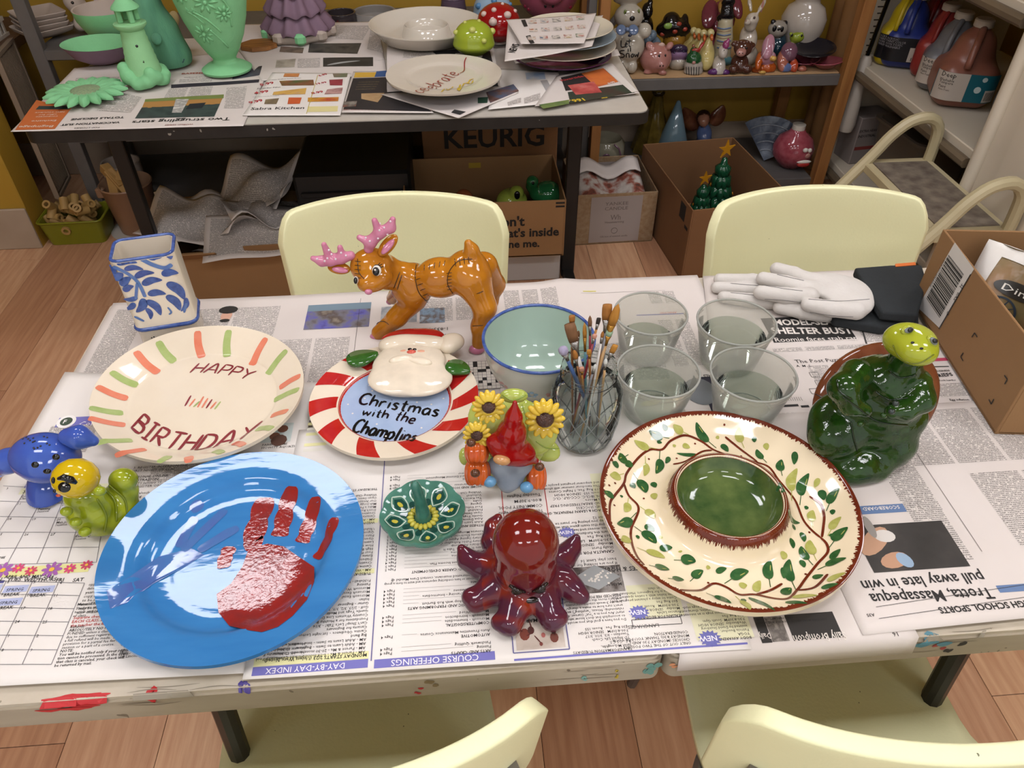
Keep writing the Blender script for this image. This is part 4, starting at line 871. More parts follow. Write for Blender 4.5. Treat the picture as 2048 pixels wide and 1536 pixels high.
class Fig:                                                   # a figurine standing at base; shapes are given in room coordinates
    def __init__(s, name, label, cat, base, group=None):
        s.b = Vector(base); s.t = thing(name, label, cat, s.b, 0, group)
    def blob(s, name, prims, m=None, par=None, **k):
        if k.get('zmin') is not None: k['zmin'] -= s.b.z
        return blob_obj(name, org(prims, s.b), m or G_ATTR, par or s.t, **k)
    def mesh(s): return M().at(-s.b)
    def ball(s, name, x, y, rx, ry, Y, m, rd=None, par=None, roll=0, dy=0):
        c = onY(x, y, Y); k = mpp(c); R = Matrix(roll_m(math.radians(roll)).tolist()); 
        return M().at(-s.b).ell(tuple(c), (rx * k, ry * k, (rd or min(rx, ry)) * k), 14, 9, rot=R.to_euler()).build(name, m, par or s.t, smooth=180)
    def lines(s, name, prims, LL, r, m, Y, k=.01, par=None, step=.004):
        mb = s.mesh()
        for L in LL:
            pts = project(prims, hit(prims, smooth_line([np.array(q[:2], float) for q in L], 3), k), k, r * .25)
            n = len(pts); mb.tube([tuple(q) for q in pts], [r * (.5 if i in (0, n - 1) else 1) for i in range(n)], 5)
        return mb.build(name, m, par or s.t, smooth=180)
GB = glaze('gl_black', '#0d0d0e'); GW = glaze('gl_white', '#d8d2c8'); GCREAM = glaze('gl_cream', '#dccfba', '#d2c3ab', amt=.3)

# ---------------------------------------------------------------- plates
def prof_z(prof):
    r = np.array([p[0] for p in prof]); z = np.array([p[1] for p in prof])
    return lambda x: float(np.interp(x, r, z))
class Plate:
    def __init__(s, name, label, c, a, b, rot, prof, m, under=.006, rim_m=None, n=120, cat='plate', foot=.55):
        s.c = Vector(c); s.a, s.b, s.rot = a, b, rot; s.t = thing(name, label, cat, s.c, rot); s.f = prof_z(prof)
        pr = smooth_prof(prof); s.f = prof_z(pr)
        M().lathe([(max(r, 1e-7), z) for r, z in pr] + [(r, z - under) for r, z in reversed(pr) if r > foot] + [(foot, 0), (1e-7, 0)], n, sx=a, sy=b).build('dish', m, s.t, smooth=60)
    def loc(s, q, z=.02):
        p = P(q[0], q[1], s.c.z + z) - s.c; c, n = math.cos(-s.rot), math.sin(-s.rot); return (p.x * c - p.y * n, p.x * n + p.y * c)
    def lc(s, q):                                            # iterate: the height of the dish under this point
        z = .01
        for _ in range(5): x, y = s.loc(q, z); z = s.f(min(1, math.hypot(x / s.a, y / s.b)))
        return (x, y)
    def surf(s, e=.0003): return lambda x, y: (x, y, s.f(min(1, math.hypot(x / s.a, y / s.b))) + e)
def smooth_prof(p, k=6):
    pts = [np.array(q, float) for q in p]; out = []
    for i in range(len(pts) - 1):
        g = lambda j: pts[min(max(j, 0), len(pts) - 1)]
        a, b, c, d = g(i - 1), g(i), g(i + 1), g(i + 2)
        for t in np.arange(k) / k:
            q = .5 * (2 * b + (c - a) * t + (2 * a - 5 * b + 4 * c - d) * t * t + (3 * b - a - 3 * c + d) * t ** 3); out.append((q[0], q[1]))
    out.append(tuple(pts[-1])); o2 = [out[0]]
    for q in out[1:]: o2.append((max(q[0], o2[-1][0] + 1e-5), q[1]))
    return o2
def painted(pl, name, m, fn, e=.0003):
    mb = M(); fn(mb, pl.surf(e)); return (mb.build if 'lettering' in name or 'script' in name else mb.each)(name, m, pl.t, smooth=180)

# birthday platter
zl = zf(0, 640, 620)
pl = Plate('birthday_platter', 'cream oval platter painted HAPPY BIRTHDAY with coral and green dashes', (-.410, .892, .7505), .150, .165, .87, [(0, .008), (.62, .008), (.74, .012), (.9, .026), (.985, .033), (1, .034)], GCREAM)
coral = glaze('gl_coral', '#d2775c', '#dc9178', 60); grn = glaze('gl_sage', '#96a862', '#b3bf86', 60); mar = glaze('gl_maroon', '#7d3136', '#94474a', 60)
D_C = [((640, 440), (845, 522)), ((900, 215), (1050, 350)), ((1310, 85), (1335, 250)), ((1760, 120), (1660, 300)), ((1985, 370), (1845, 450)), ((1900, 605), (1790, 635)), ((585, 650), (830, 695)), ((760, 900), (965, 855)), ((1245, 945), (1245, 905)), ((1610, 835), (1545, 815))]
D_G = [((735, 345), (910, 435)), ((1050, 155), (1155, 280)), ((1515, 75), (1500, 245)), ((1895, 200), (1765, 360)), ((1975, 460), (1810, 530)), ((1800, 722), (1695, 720)), ((590, 580), (815, 615)), ((640, 815), (875, 795)), ((1050, 945), (1120, 900)), ((1470, 885), (1415, 868))]
def dashes(mb, sf, L):
    for a, b in L:
        A, B = np.array(pl.lc(zl(*a))), np.array(pl.lc(zl(*b))); mid = (A + B) / 2 + np.array((B - A)[::-1]) * (.06, -.06)
        stroke(mb, [A, mid, B], lambda s: .0115 + .002 * s, sf, step=.003)
painted(pl, 'coral_dash', coral, lambda mb, sf: dashes(mb, sf, D_C)); painted(pl, 'green_dash', grn, lambda mb, sf: dashes(mb, sf, D_G))
def words(mb, sf):
    hand(mb, 'HAPPY', pl.lc(zl(1255, 350)), pl.lc(zl(1640, 400)), .0034, sf, arc=.006, h=.024, lean=.12); hand(mb, 'BIRTHDAY', pl.lc(zl(870, 712)), pl.lc(zl(1655, 760)), .0046, sf, arc=-.036, h=.034, lean=.1)
painted(pl, 'lettering', mar, words, .0004)
for nm, cm, ks in (('maroon_candle', mar, (0, 5)), ('coral_candle', coral, (1, 3, 4, 6)), ('green_candle', grn, (2, 7))):
    painted(pl, nm, cm, lambda mb, sf: [stroke(mb, [pl.lc(zl(1222 + k * 28, 570 + 3 * k)), pl.lc(zl(1250 + k * 28 + 12, (500, 520, 535, 500, 510, 515, 530, 525)[k] + 2 * k))], .003, sf) for k in ks])

# blue platter with a red handprint
zh = zf(0, 900, 740)
blue = glaze('gl_sky_blue', '#2f6ea8', '#3b7cb4', 9, .8, stretch=(1, 4, 1), rough=.05, bump=.0002, bscale=18, spec=.4)
pl = Plate('handprint_platter', 'sky blue round platter with a red painted handprint', (-.300, .592, .7505), .1595, .1595, 0, [(0, .006), (.3, .006), (.45, .006), (.56, .006), (.66, .009), (.735, .019), (.8, .0224), (.9, .0249), (1, .0274)], blue)
redp = glaze('gl_brick_red', '#8e2420', '#6f2a2c', 55, .8, bump=.0004, bscale=160); pw = glaze('gl_periwinkle', '#4a5d9a', '#3f6ea4', 30, .9)
def handp(mb, sf):
    for L, w in ((((1450, 525), (1400, 510), (1430, 400), (1470, 265)), .028), (((1545, 480), (1560, 430), (1590, 300), (1620, 205)), .023), (((1670, 515), (1690, 470), (1730, 350), (1745, 260)), .020), (((1750, 605), (1800, 530), (1830, 440), (1855, 375)), .0155), (((1240, 655), (1245, 610), (1275, 535)), .0185)):
        q = [np.array(pl.lc(zh(*a))) for a in L]; stroke(mb, q, lambda s: w * (.8 + .25 * abs(math.cos(2.6 * math.pi * s))), sf, step=.0025)
    out = [(1400, 545), (1480, 520), (1570, 535), (1650, 590), (1740, 650), (1740, 730), (1700, 830), (1620, 920), (1540, 980), (1450, 1010), (1380, 1000), (1270, 975), (1210, 900), (1200, 800), (1280, 740), (1340, 650), (1370, 570)]
    patch(mb, [pl.lc(zh(*a)) for a in out], sf, 8)
painted(pl, 'red_handprint', redp, handp, .0006)
def ghost(mb, sf):
    for L in (((990, 540), (1080, 370)), ((1010, 560), (1250, 330)), ((1100, 560), (1290, 440)), ((1130, 540), (1320, 430)), ((1060, 340), (1120, 290))): stroke(mb, [np.array(pl.lc(zh(*a))) for a in L], .013, sf, step=.003)
    patch(mb, [pl.lc(zh(*a)) for a in ((880, 590), (1060, 545), (1130, 580), (1020, 650), (850, 740), (700, 850), (610, 880), (590, 780), (720, 700))], sf, 8)
painted(pl, 'lilac_ghost_print', pw, ghost, .0003)

# olive-leaf chip-and-dip platter
zo = zf(1160, 800, 600)
pl = Plate('chip_and_dip_platter', 'cream chip-and-dip platter painted with olive branches around a green well', (.330, .609, .7505), .1665, .1665, 0, [(0, .020), (.28, .022), (.36, .032), (.405, .046), (.425, .048), (.45, .043), (.5, .024), (.56, .016), (.7, .014), (.82, .020), (.95, .034), (.985, .037), (1, .037)], glaze('gl_ivory', '#e0d0b2', '#d8c7a5', 12, .4), under=.008)
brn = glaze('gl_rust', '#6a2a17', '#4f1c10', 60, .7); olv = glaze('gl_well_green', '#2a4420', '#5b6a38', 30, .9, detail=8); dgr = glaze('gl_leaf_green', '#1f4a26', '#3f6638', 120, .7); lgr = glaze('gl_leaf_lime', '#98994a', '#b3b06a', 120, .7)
def ring(mb, sf, r0, r1, jag=0, n=900, wob=.0):
    v = []; f = []
    for i in range(n):
        a = 2 * math.pi * i / n
        for k in range(5):
            r = r0 + (r1 - r0) * k / 4
            if jag and k == 0: r += random.uniform(-jag, jag)
            v.append(sf(pl.a * r * math.cos(a), pl.a * r * math.sin(a)))
    for i in range(n):
        for k in range(4): j = (i + 1) % n; f.append((i * 5 + k, i * 5 + k + 1, j * 5 + k + 1, j * 5 + k))
    mb.add(v, f)
painted(pl, 'rust_rim', brn, lambda mb, sf: (ring(mb, sf, .962, .9999, .012), ring(mb, sf, .468, .398, .010)), .0004)
painted(pl, 'green_well', olv, lambda mb, sf: patch(mb, [(pl.a * .4 * math.cos(a), pl.a * .4 * math.sin(a)) for a in np.arange(96) * 2 * math.pi / 96], sf, 14), .0003)
VINE = [[(205, 850), (205, 710), (240, 650), (300, 570), (320, 500), (400, 395), (480, 340), (560, 340), (620, 280), (720, 245), (830, 285), (920, 345), (1040, 385), (1200, 425), (1290, 460), (1350, 540), (1400, 600), (1470, 690), (1530, 830), (1640, 940)], [(990, 255), (1060, 310), (1180, 400), (1210, 425)], [(635, 440), (720, 420), (830, 355), (900, 345)], [(300, 570), (330, 650), (400, 740), (350, 880), (355, 980), (390, 1070), (440, 1130)], [(680, 1300), (820, 1300), (910, 1255), (1000, 1280), (1090, 1330), (1200, 1330), (1400, 1360), (1480, 1300), (1540, 1220), (1620, 1120), (1690, 1040), (1680, 980), (1640, 940)], [(1565, 660), (1640, 710), (1665, 790), (1660, 870), (1650, 940)], [(1200, 1330), (1300, 1300), (1380, 1255)], [(1480, 1300), (1600, 1280), (1690, 1190)]]
painted(pl, 'painted_branch', brn, lambda mb, sf: [stroke(mb, [np.array(pl.lc(zo(*a))) for a in L], .0032, sf, step=.003, taper='round') for L in VINE], .0005)
LD = [((610, 265), (470, 215), 46), ((595, 215), (565, 170), 30), ((330, 375), (260, 405), 55), ((265, 450), (220, 425), 36), ((350, 425), (310, 450), 36), ((545, 350), (520, 505), 46), ((605, 390), (585, 435), 26), ((930, 330), (790, 170), 48), ((965, 305), (1010, 355), 36), ((800, 375), (660, 365), 26), ((1050, 400), (880, 405), 30), ((1255, 470), (1130, 455), 36), ((1275, 430), (1205, 340), 36), ((1380, 520), (1375, 410), 44), ((1455, 370), (1460, 445), 30), ((1500, 720), (1560, 505), 50), ((1680, 760), (1765, 605), 42), ((1635, 620), (1665, 685), 36), ((1700, 1010), (1825, 870), 50), ((1620, 1160), (1815, 1080), 36), ((1715, 1090), (1775, 1020), 30), ((1590, 1130), (1510, 1000), 44), ((1510, 905), (1530, 970), 30), ((1440, 945), (1455, 1015), 26), ((1475, 1300), (1430, 1090), 50), ((1385, 1145), (1390, 1220), 30), ((1300, 1280), (1300, 1100), 50), ((1390, 1330), (1440, 1285), 44), ((985, 1255), (1150, 1170), 50), ((930, 1180), (1000, 1150), 28), ((750, 1240), (840, 1165), 44), ((600, 1220), (710, 1230), 36), ((470, 1130), (610, 1160), 44), ((640, 1095), (790, 1105), 56), ((545, 1020), (630, 1010), 40), ((370, 865), (520, 980), 55), ((440, 860), (510, 895), 40), ((385, 770), (255, 850), 55), ((365, 500), (450, 635), 55), ((345, 570), (375, 605), 34), ((490, 565), (515, 600), 32), ((230, 660), (165, 625), 42), ((860, 1320), (1030, 1390), 40), ((1150, 1350), (1330, 1440), 26), ((1100, 1360), (1130, 1380), 26), ((1400, 1385), (1550, 1390), 24), ((1650, 1290), (1760, 1255), 28), ((1590, 1220), (1660, 1195), 28), ((1720, 750), (1720, 785), 22), ((1545, 725), (1540, 750), 20), ((1710, 915), (1720, 940), 22), ((1505, 1095), (1530, 1145), 28), ((1180, 265), (1190, 295), 24), ((390, 925), (395, 950), 18), ((280, 650), (285, 668), 16), ((1345, 615), (1410, 640), 22), ((1370, 655), (1410, 670), 22), ((1420, 770), (1500, 840), 30), ((1450, 850), (1470, 890), 22), ((525, 290), (560, 295), 16)]
LL_ = [((520, 335), (370, 280), 42), ((740, 240), (635, 180), 44), ((300, 505), (205, 515), 46), ((445, 385), (440, 520), 34), ((330, 670), (305, 765), 40), ((410, 730), (510, 810), 40), ((330, 940), (285, 965), 46), ((390, 1010), (580, 1080), 44), ((1120, 330), (1080, 210), 46), ((1260, 305), (1275, 345), 28), ((1445, 690), (1480, 470), 50), ((1590, 870), (1590, 755), 42), ((1690, 930), (1780, 800), 36), ((1615, 1100), (1570, 960), 50), ((1620, 540), (1600, 600), 26), ((1390, 1035), (1385, 1090), 34), ((1200, 1310), (1230, 1235), 36), ((1090, 1275), (1140, 1265), 34), ((1060, 1340), (1160, 1435), 34), ((1450, 1350), (1620, 1335), 28), ((1690, 1240), (1810, 1180), 28), ((495, 640), (510, 680), 34), ((700, 310), (750, 330), 34), ((635, 320), (655, 312), 16), ((860, 1145), (890, 1150), 20), ((535, 935), (565, 945), 20), ((930, 250), (945, 270), 20), ((660, 490), (720, 455), 22), ((680, 1030), (685, 1045), 18)]
def leaves(mb, sf, L):
    for a, b, w in L:
        A, B = np.array(pl.lc(zo(*a))), np.array(pl.lc(zo(*b))); Ln = np.linalg.norm(B - A); n = np.array((-(B - A)[1], (B - A)[0])) * .12; wm = w * .0002 + .0008
        if w > 30 and Ln > .02:
            stroke(mb, [A, A + (B - A) * .4 + n * .3], .0010, sf, step=.003, taper='none'); A = A + (B - A) * .33 + n * .28
        stroke(mb, [A, (A + B) / 2 + n * .5, B], wm * 1.2, sf, step=.0012, taper='leaf')
painted(pl, 'dark_leaf', dgr, lambda mb, sf: leaves(mb, sf, LD), .0006); painted(pl, 'lime_leaf', lgr, lambda mb, sf: leaves(mb, sf, LL_), .0006)
painted(pl, 'rust_dot', brn, lambda mb, sf: [patch(mb, circ(pl.lc(zo(*q)), .0016, 8), sf, 1) for q in ((980, 190), (1100, 385), (875, 1250), (470, 405), (240, 570), (200, 585), (435, 675), (235, 720), (1540, 1190), (660, 400), (785, 300), (1565, 905))], .0005)
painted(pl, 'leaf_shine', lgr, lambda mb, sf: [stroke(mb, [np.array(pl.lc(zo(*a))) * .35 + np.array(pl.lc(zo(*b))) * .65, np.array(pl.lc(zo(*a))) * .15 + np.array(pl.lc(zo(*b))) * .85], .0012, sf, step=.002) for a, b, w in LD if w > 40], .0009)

# plate with a bearded face in relief
zs = zf(560, 640, 620)
pl = Plate('bearded_face_plate', 'red and white striped plate with a white-bearded face wearing a red hat', (-.113, .862, .7505), .129, .129, 0, [(0, .006), (.6, .006), (.66, .009), (.75, .013), (.95, .019), (1, .020)], GCREAM)
redg = glaze('gl_candy_red', '#a81d1c', '#b93026', 50, .6)
def stripes(mb, sf):
    for a0, a1, tw in [(math.radians(d), math.radians(d + 15.5), -.22) for d in (118, 149, 181, 213, 248, 285, 320, 352, 22)]:
        v = []; f = []
        for i in range(9):
            r = .655 + (.998 - .655) * i / 8; t = tw * (1 - i / 8)
            for k in range(7): a = a0 + (a1 - a0) * k / 6 * (1 if i > 3 else 1) + t; v.append(sf(pl.a * r * math.cos(a), pl.a * r * math.sin(a)))
        for i in range(8):
            for k in range(6): f.append((i * 7 + k, i * 7 + k + 1, i * 7 + k + 8, i * 7 + k + 7))
        mb.add(v, f)
painted(pl, 'red_stripe', redg, stripes, .0003)
painted(pl, 'blue_centre', glaze('gl_ice_blue', '#93a6c4', '#a6b6cf', 25, .7), lambda mb, sf: patch(mb, [(pl.a * .645 * math.cos(a), pl.a * .645 * math.sin(a)) for a in np.arange(72) * 2 * math.pi / 72], sf, 10), .0003)
painted(pl, 'red_ring', redg, lambda mb, sf: ring(mb, sf, .645, .672, .006), .0004)
painted(pl, 'snow_dot', GW, lambda mb, sf: [patch(mb, circ(pl.lc(zs(*q)), .0016, 8), sf, 1) for q in ((590, 435), (610, 470), (1040, 470), (935, 715), (480, 620), (700, 770), (970, 490), (1080, 520), (905, 545), (560, 520), (590, 770), (800, 500), (640, 690), (830, 640), (1000, 560), (860, 760), (450, 560))], .0006)
def words(mb, sf):
    hand(mb, 'Christmas', pl.lc(zs(515, 555)), pl.lc(zs(1040, 640)), .0042, sf, h=.025); hand(mb, 'with', pl.lc(zs(540, 630)), pl.lc(zs(710, 655)), .0034, sf, h=.018); hand(mb, 'the', pl.lc(zs(755, 660)), pl.lc(zs(880, 690)), .0034, sf, h=.021); hand(mb, 'Champlins', pl.lc(zs(470, 730)), pl.lc(zs(885, 800)), .0044, sf, h=.028)
painted(pl, 'lettering', GB, words, .0008)
# raised face: head, hat band, pompom, moustache
b0 = pl.c; fx = lambda q, z: np.array(P(*zs(*q), pl.c.z + z) - pl.c)
HZ = .022
def RE(q, rx, ry, rz, col, z=HZ, rot=0, k=.006): c = fx(q, z); return E(c, (rx, ry, rz), col, (0, 0, rot), k)
face = [RE((850, 300), .058, .060, .012, 0), RE((790, 380), .050, .040, .011, 0), RE((930, 390), .050, .040, .011, 0), RE((860, 440), .05, .022, .008, 0, .016), RE((870, 215), .046, .028, .012, 1), RE((880, 265), .05, .035, .012, 0)]
blob_obj('bearded_face', face, G_ATTR, pl.t, res=90, k=.006, pal=('#dccfba', '#dccfba'))
blob_obj('hat_crown', [RE((880, 118), .052, .022, .012, 0), RE((800, 130), .03, .012, .010, 0), RE((960, 115), .03, .016, .011, 0)], redg, pl.t, res=60, k=.008)
blob_obj('hat_band', [RE((730, 170), .020, .014, .014, 0, .026), RE((800, 155), .03, .015, .015, 0, .026), RE((890, 155), .04, .015, .015, 0, .026), RE((1000, 165), .03, .015, .015, 0, .026)], GCREAM, pl.t, res=60, k=.008)
blob_obj('pompom', [RE((1130, 150), .020, .018, .014, 0, .026), RE((1160, 140), .014, .012, .012, 0, .026), RE((1110, 180), .014, .012, .011, 0, .026)], GCREAM, pl.t, res=50, k=.006)
blob_obj('moustache', [RE((800, 260), .019, .008, .006, 0, .033, .25), RE((925, 275), .019, .008, .006, 0, .033, -.3), RE((770, 275), .010, .006, .005, 0, .031), RE((955, 290), .010, .006, .005, 0, .031)], GCREAM, pl.t, res=60, k=.004)
for q in ((858, 196), (888, 198)): M().ell(tuple(fx(q, .0345)), (.0042, .0042, .002), 10, 6).build('eye', GB, pl.t)
M().ell(tuple(fx((868, 214), .0345)), (.008, .005, .004), 12, 8).build('nose', glaze('gl_nose', '#c9584a'), pl.t)
for q in ((820, 208), (925, 210)): M().ell(tuple(fx(q, .0335)), (.009, .005, .0022), 12, 6).build('cheek', glaze('gl_cheek', '#dba489'), pl.t)
leafg = glaze('gl_holly', '#28551f', '#3f6f2e', 60, .7)
for L, w in ((((445, 290), (540, 265), (650, 235)), .036), (((1100, 310), (1180, 330), (1255, 355)), .032)):
    mb = M(); pts = [np.array(pl.loc(zs(*a), .022)) for a in L]; stroke(mb, pts, w, lambda x, y: (x, y, .026), step=.002, taper='leaf'); mb.build('holly_leaf', leafg, pl.t, smooth=180, thick=.006)
mb = M(); stroke(mb, [np.array(pl.loc(zs(655, 235), .02)), np.array(pl.loc(zs(610, 390), .02))], .005, lambda x, y: (x, y, .0215)); stroke(mb, [np.array(pl.loc(zs(1120, 275), .02)), np.array(pl.loc(zs(1075, 430), .02))], .005, lambda x, y: (x, y, .0215)); mb.build('red_outline', redg, pl.t, thick=.003)

# ---------------------------------------------------------------- square vase
vt = thing('square_vase', 'square ceramic vase hand-painted with cobalt leaves and a rope band', 'vase', (-.508, 1.090, .7445), .20)
def rsq(hx_, hy, r, n=5): return rounded(-hx_, hx_, -hy, hy, r, n)
mb = M(); v = []; f = []; HV = .170
lv = [(.0485, .036, .014, 0), (.0485, .036, .014, .03), (.0493, .0368, .014, .032), (.0493, .0368, .014, .046), (.0485, .036, .014, .048), (.0485, .036, .014, HV), (.043, .0305, .011, HV), (.043, .0305, .011, .012)]
for a, b, r, z in lv: v += [(x, y, z) for x, y in rsq(a, b, r)]
n = 24
for j in range(len(lv) - 1):
    for i in range(n): f.append((j * n + i, j * n + (i + 1) % n, j * n + n + (i + 1) % n, j * n + n + i))
f += [tuple(range(n - 1, -1, -1)), tuple(range(7 * n, 8 * n))]
mb.add(v, f).build('vase_body', glaze('gl_vase_white', '#d4c9b8', '#cbbfac', 20), vt, smooth=40)
cob = glaze('gl_cobalt', '#2f447f', '#4a64a4', 130, .9); cobl = glaze('gl_cobalt_pale', '#5876aa', '#4a66a0', 90, .8)
M().tube([(x, y, HV) for x, y in rsq(.0462, .0337, .013)], .0030, 6, closed=True).build('blue_rim', cob, vt, smooth=180)
M().tube([(x, y, .039) for x, y in rsq(.0487, .0362, .014)], .0042, 6, closed=True).build('rope_band', cob, vt, smooth=180)
fr = lambda e: (lambda u, w: (u * .0485, -.036 - e, w * HV))           # u -1..1, w 0..1 on the front face
zv = zf(0, 300, 560)
def vf(q):                                                             # zoomed photo point -> front face coordinates
    B = [(845, 985), (1375, 900), (1440, 1250), (985, 1345)]           # tl, tr, br, bl of the painted field
    best = None; src = np.array(B, float); 
    A = []; bb = []
    for (x, y), (u, w) in zip(src, ((-1, 1), (1, 1), (1, .29), (-1, .29))):
        A += [[x, y, 1, 0, 0, 0, -u * x, -u * y], [0, 0, 0, x, y, 1, -w * x, -w * y]]; bb += [u, w]
    h = np.linalg.solve(np.array(A), np.array(bb)); d = h[6] * q[0] + h[7] * q[1] + 1
    return ((h[0] * q[0] + h[1] * q[1] + h[2]) / d, (h[3] * q[0] + h[4] * q[1] + h[5]) / d)
def vs(e): return lambda x, y: (max(-.0475, min(.0475, x)), -.0362 - e, min(HV - .002, y))
def vp(q): u, w = vf(q); return np.array((u * .0485, w * HV))
LV = [((920, 985), (1085, 965), 50), ((975, 1015), (1125, 1005), 44), ((1050, 1060), (1205, 1020), 50), ((1100, 1100), (1255, 1060), 58), ((1130, 1155), (1265, 1140), 56), ((1110, 1190), (1200, 1265), 60), ((1100, 1235), (1120, 1295), 40), ((1090, 1180), (1020, 1265), 60), ((1015, 1210), (940, 1255), 44), ((1045, 1175), (935, 1195), 40), ((1170, 930), (1285, 920), 70), ((1260, 1030), (1385, 1010), 60), ((1285, 1075), (1390, 1160), 76), ((1265, 1150), (1345, 1225), 66), ((1405, 1150), (1350, 1230), 40), ((1300, 880), (1350, 930), 60), ((900, 1090), (960, 1040), 70), ((940, 1120), (1020, 1060), 60), ((880, 1050), (900, 1000), 50), ((950, 1150), (1030, 1110), 50), ((850, 1010), (870, 990), 36)]
mb = M()
for a, b, w in LV:
    A, B = vp(a), vp(b); stroke(mb, [A, (A + B) / 2 + np.array((-(B - A)[1], (B - A)[0])) * .14, B], w * .00022, vs(.0004), step=.0015, taper='leaf')
mb.each('cobalt_leaf', cob, vt, smooth=180)
mb = M()
for L, w in ((((885, 1000), (1000, 1040), (1070, 1090), (1105, 1170)), .0055), (((1060, 1090), (1030, 1190)), .0045), (((1110, 935), (1200, 970), (1290, 985), (1350, 960)), .007), (((1400, 1180), (1370, 1235)), .004), (((1000, 1290), (1070, 1310)), .004), (((1260, 1215), (1280, 1240), (1260, 1255)), .003)): stroke(mb, [vp(q) for q in L], w, vs(.0006), step=.002)
mb.each('pale_stem', cobl, vt)
mb = M()
for cx in (-.026, 0, .026):
    for k in range(5): a = 2 * math.pi * k / 5; patch(mb, circ((cx + .0035 * math.cos(a), .018 + .0035 * math.sin(a)), .0014, 6), vs(.0004), 1)
mb.each('dot', GB, vt)
# side face leaves
mb = M()
for k in range(9): a = random.uniform(-.026, .026); z = .055 + .0105 * k; stroke(mb, [(a, z), (a + random.uniform(-.012, .012), z + .012)], .008, lambda x, y: (-.0489, max(-.03, min(.03, x)), y), step=.002, taper='leaf')
mb.each('side_leaf', cob, vt)

# ---------------------------------------------------------------- blue-rimmed bowl
bw = thing('ceramic_bowl', 'pale mixing bowl with blue rim and small painted flowers', 'bowl', (.112, .902, .7455))
OUT = [(.040, 0), (.046, .002), (.062, .018), (.075, .042), (.083, .068), (.0862, .094)]; INN = [(.0835, .094), (.079, .068), (.070, .042), (.055, .018), (.03, .009), (1e-6, .008)]
M().lathe([(1e-6, .002), (.036, .002)] + smooth_prof(OUT), 72, cap=False).build('outer_wall', glaze('gl_bowl_grey', '#b9b9ae', '#aeb0a6', 12), bw, smooth=60)
M().lathe([(r, z) for r, z in [(.0862, .094)] + INN], 72, cap=False).build('inner_wall', glaze('gl_celadon', '#9fb3a6', '#a9bbae', 8), bw, smooth=60)
M().tube([(.0849 * math.cos(a), .0849 * math.sin(a), .0945) for a in np.arange(72) * 2 * math.pi / 72], .0026, 8, closed=True).build('blue_rim', cob, bw, smooth=180)
def outw(a, z): r = float(np.interp(z, [q[1] for q in OUT], [q[0] for q in OUT])) + .0008; return (r * math.cos(a), r * math.sin(a), z)
for i, (a0, c) in enumerate(((-122, '#b98a84'), (-103, '#7d9fb8'), (-80, '#c58f86'), (-58, '#7d9fb8'), (-140, '#b98a84'), (-36, '#c58f86'))):
    mb = M(); A = math.radians(a0)
    for k in range(5): t = 2 * math.pi * k / 5 + .3; patch(mb, circ((A + .085 * math.cos(t), .043 + .0062 * math.sin(t)), .045, 10, .0034), lambda x, y: outw(x, y), 2)
    mb.build('painted_flower', glaze('gl_flower' + c[1:], c), bw, smooth=180)

# ---------------------------------------------------------------- clear tubs of water, glass jar of brushes
def thin_mat(name, tint, gloss_f, body=None, body_f=0, rough=.05, gcol='#ffffff'):
    m = bpy.data.materials.new(name); m.use_nodes = True; MATS[name] = m; nt = m.node_tree; L = nt.links.new; out = nt.nodes['Material Output']; nt.nodes.remove(nt.nodes['Principled BSDF'])
    tr = nt.nodes.new('ShaderNodeBsdfTransparent'); tr.inputs[0].default_value = hx(tint); cur = tr.outputs[0]
    if body:
        df = nt.nodes.new('ShaderNodeBsdfDiffuse'); df.inputs[0].default_value = hx(body); tl = nt.nodes.new('ShaderNodeBsdfTranslucent'); tl.inputs[0].default_value = hx(body)
        m1 = nt.nodes.new('ShaderNodeMixShader'); m1.inputs[0].default_value = .5; L(df.outputs[0], m1.inputs[1]); L(tl.outputs[0], m1.inputs[2])
        m2 = nt.nodes.new('ShaderNodeMixShader'); m2.inputs[0].default_value = body_f; L(cur, m2.inputs[1]); L(m1.outputs[0], m2.inputs[2]); cur = m2.outputs[0]
    gl = nt.nodes.new('ShaderNodeBsdfGlossy'); gl.inputs['Color'].default_value = hx(gcol); gl.inputs['Roughness'].default_value = rough
    lw = nt.nodes.new('ShaderNodeLayerWeight'); lw.inputs['Blend'].default_value = gloss_f
    m3 = nt.nodes.new('ShaderNodeMixShader'); L(lw.outputs['Fresnel'], m3.inputs[0]); L(cur, m3.inputs[1]); L(gl.outputs[0], m3.inputs[2]); L(m3.outputs[0], out.inputs[0]); return m
MILK = thin_mat('milky_plastic', '#f6f7f3', .10, '#ecebe6', .26, .25); WATER = thin_mat('water', '#eef3ee', .2, '#d5dcd4', .05, .01); GLASS = thin_mat('clear_glass', '#f1f4f3', .13, '#c4caca', .04, .02)
MILK2 = thin_mat('milky_rim_highlight', '#f2f3ef', .15, '#dcddd6', .6, .2)  # plastic of the tub rims, whiter than the wall: their highlight is in the colour
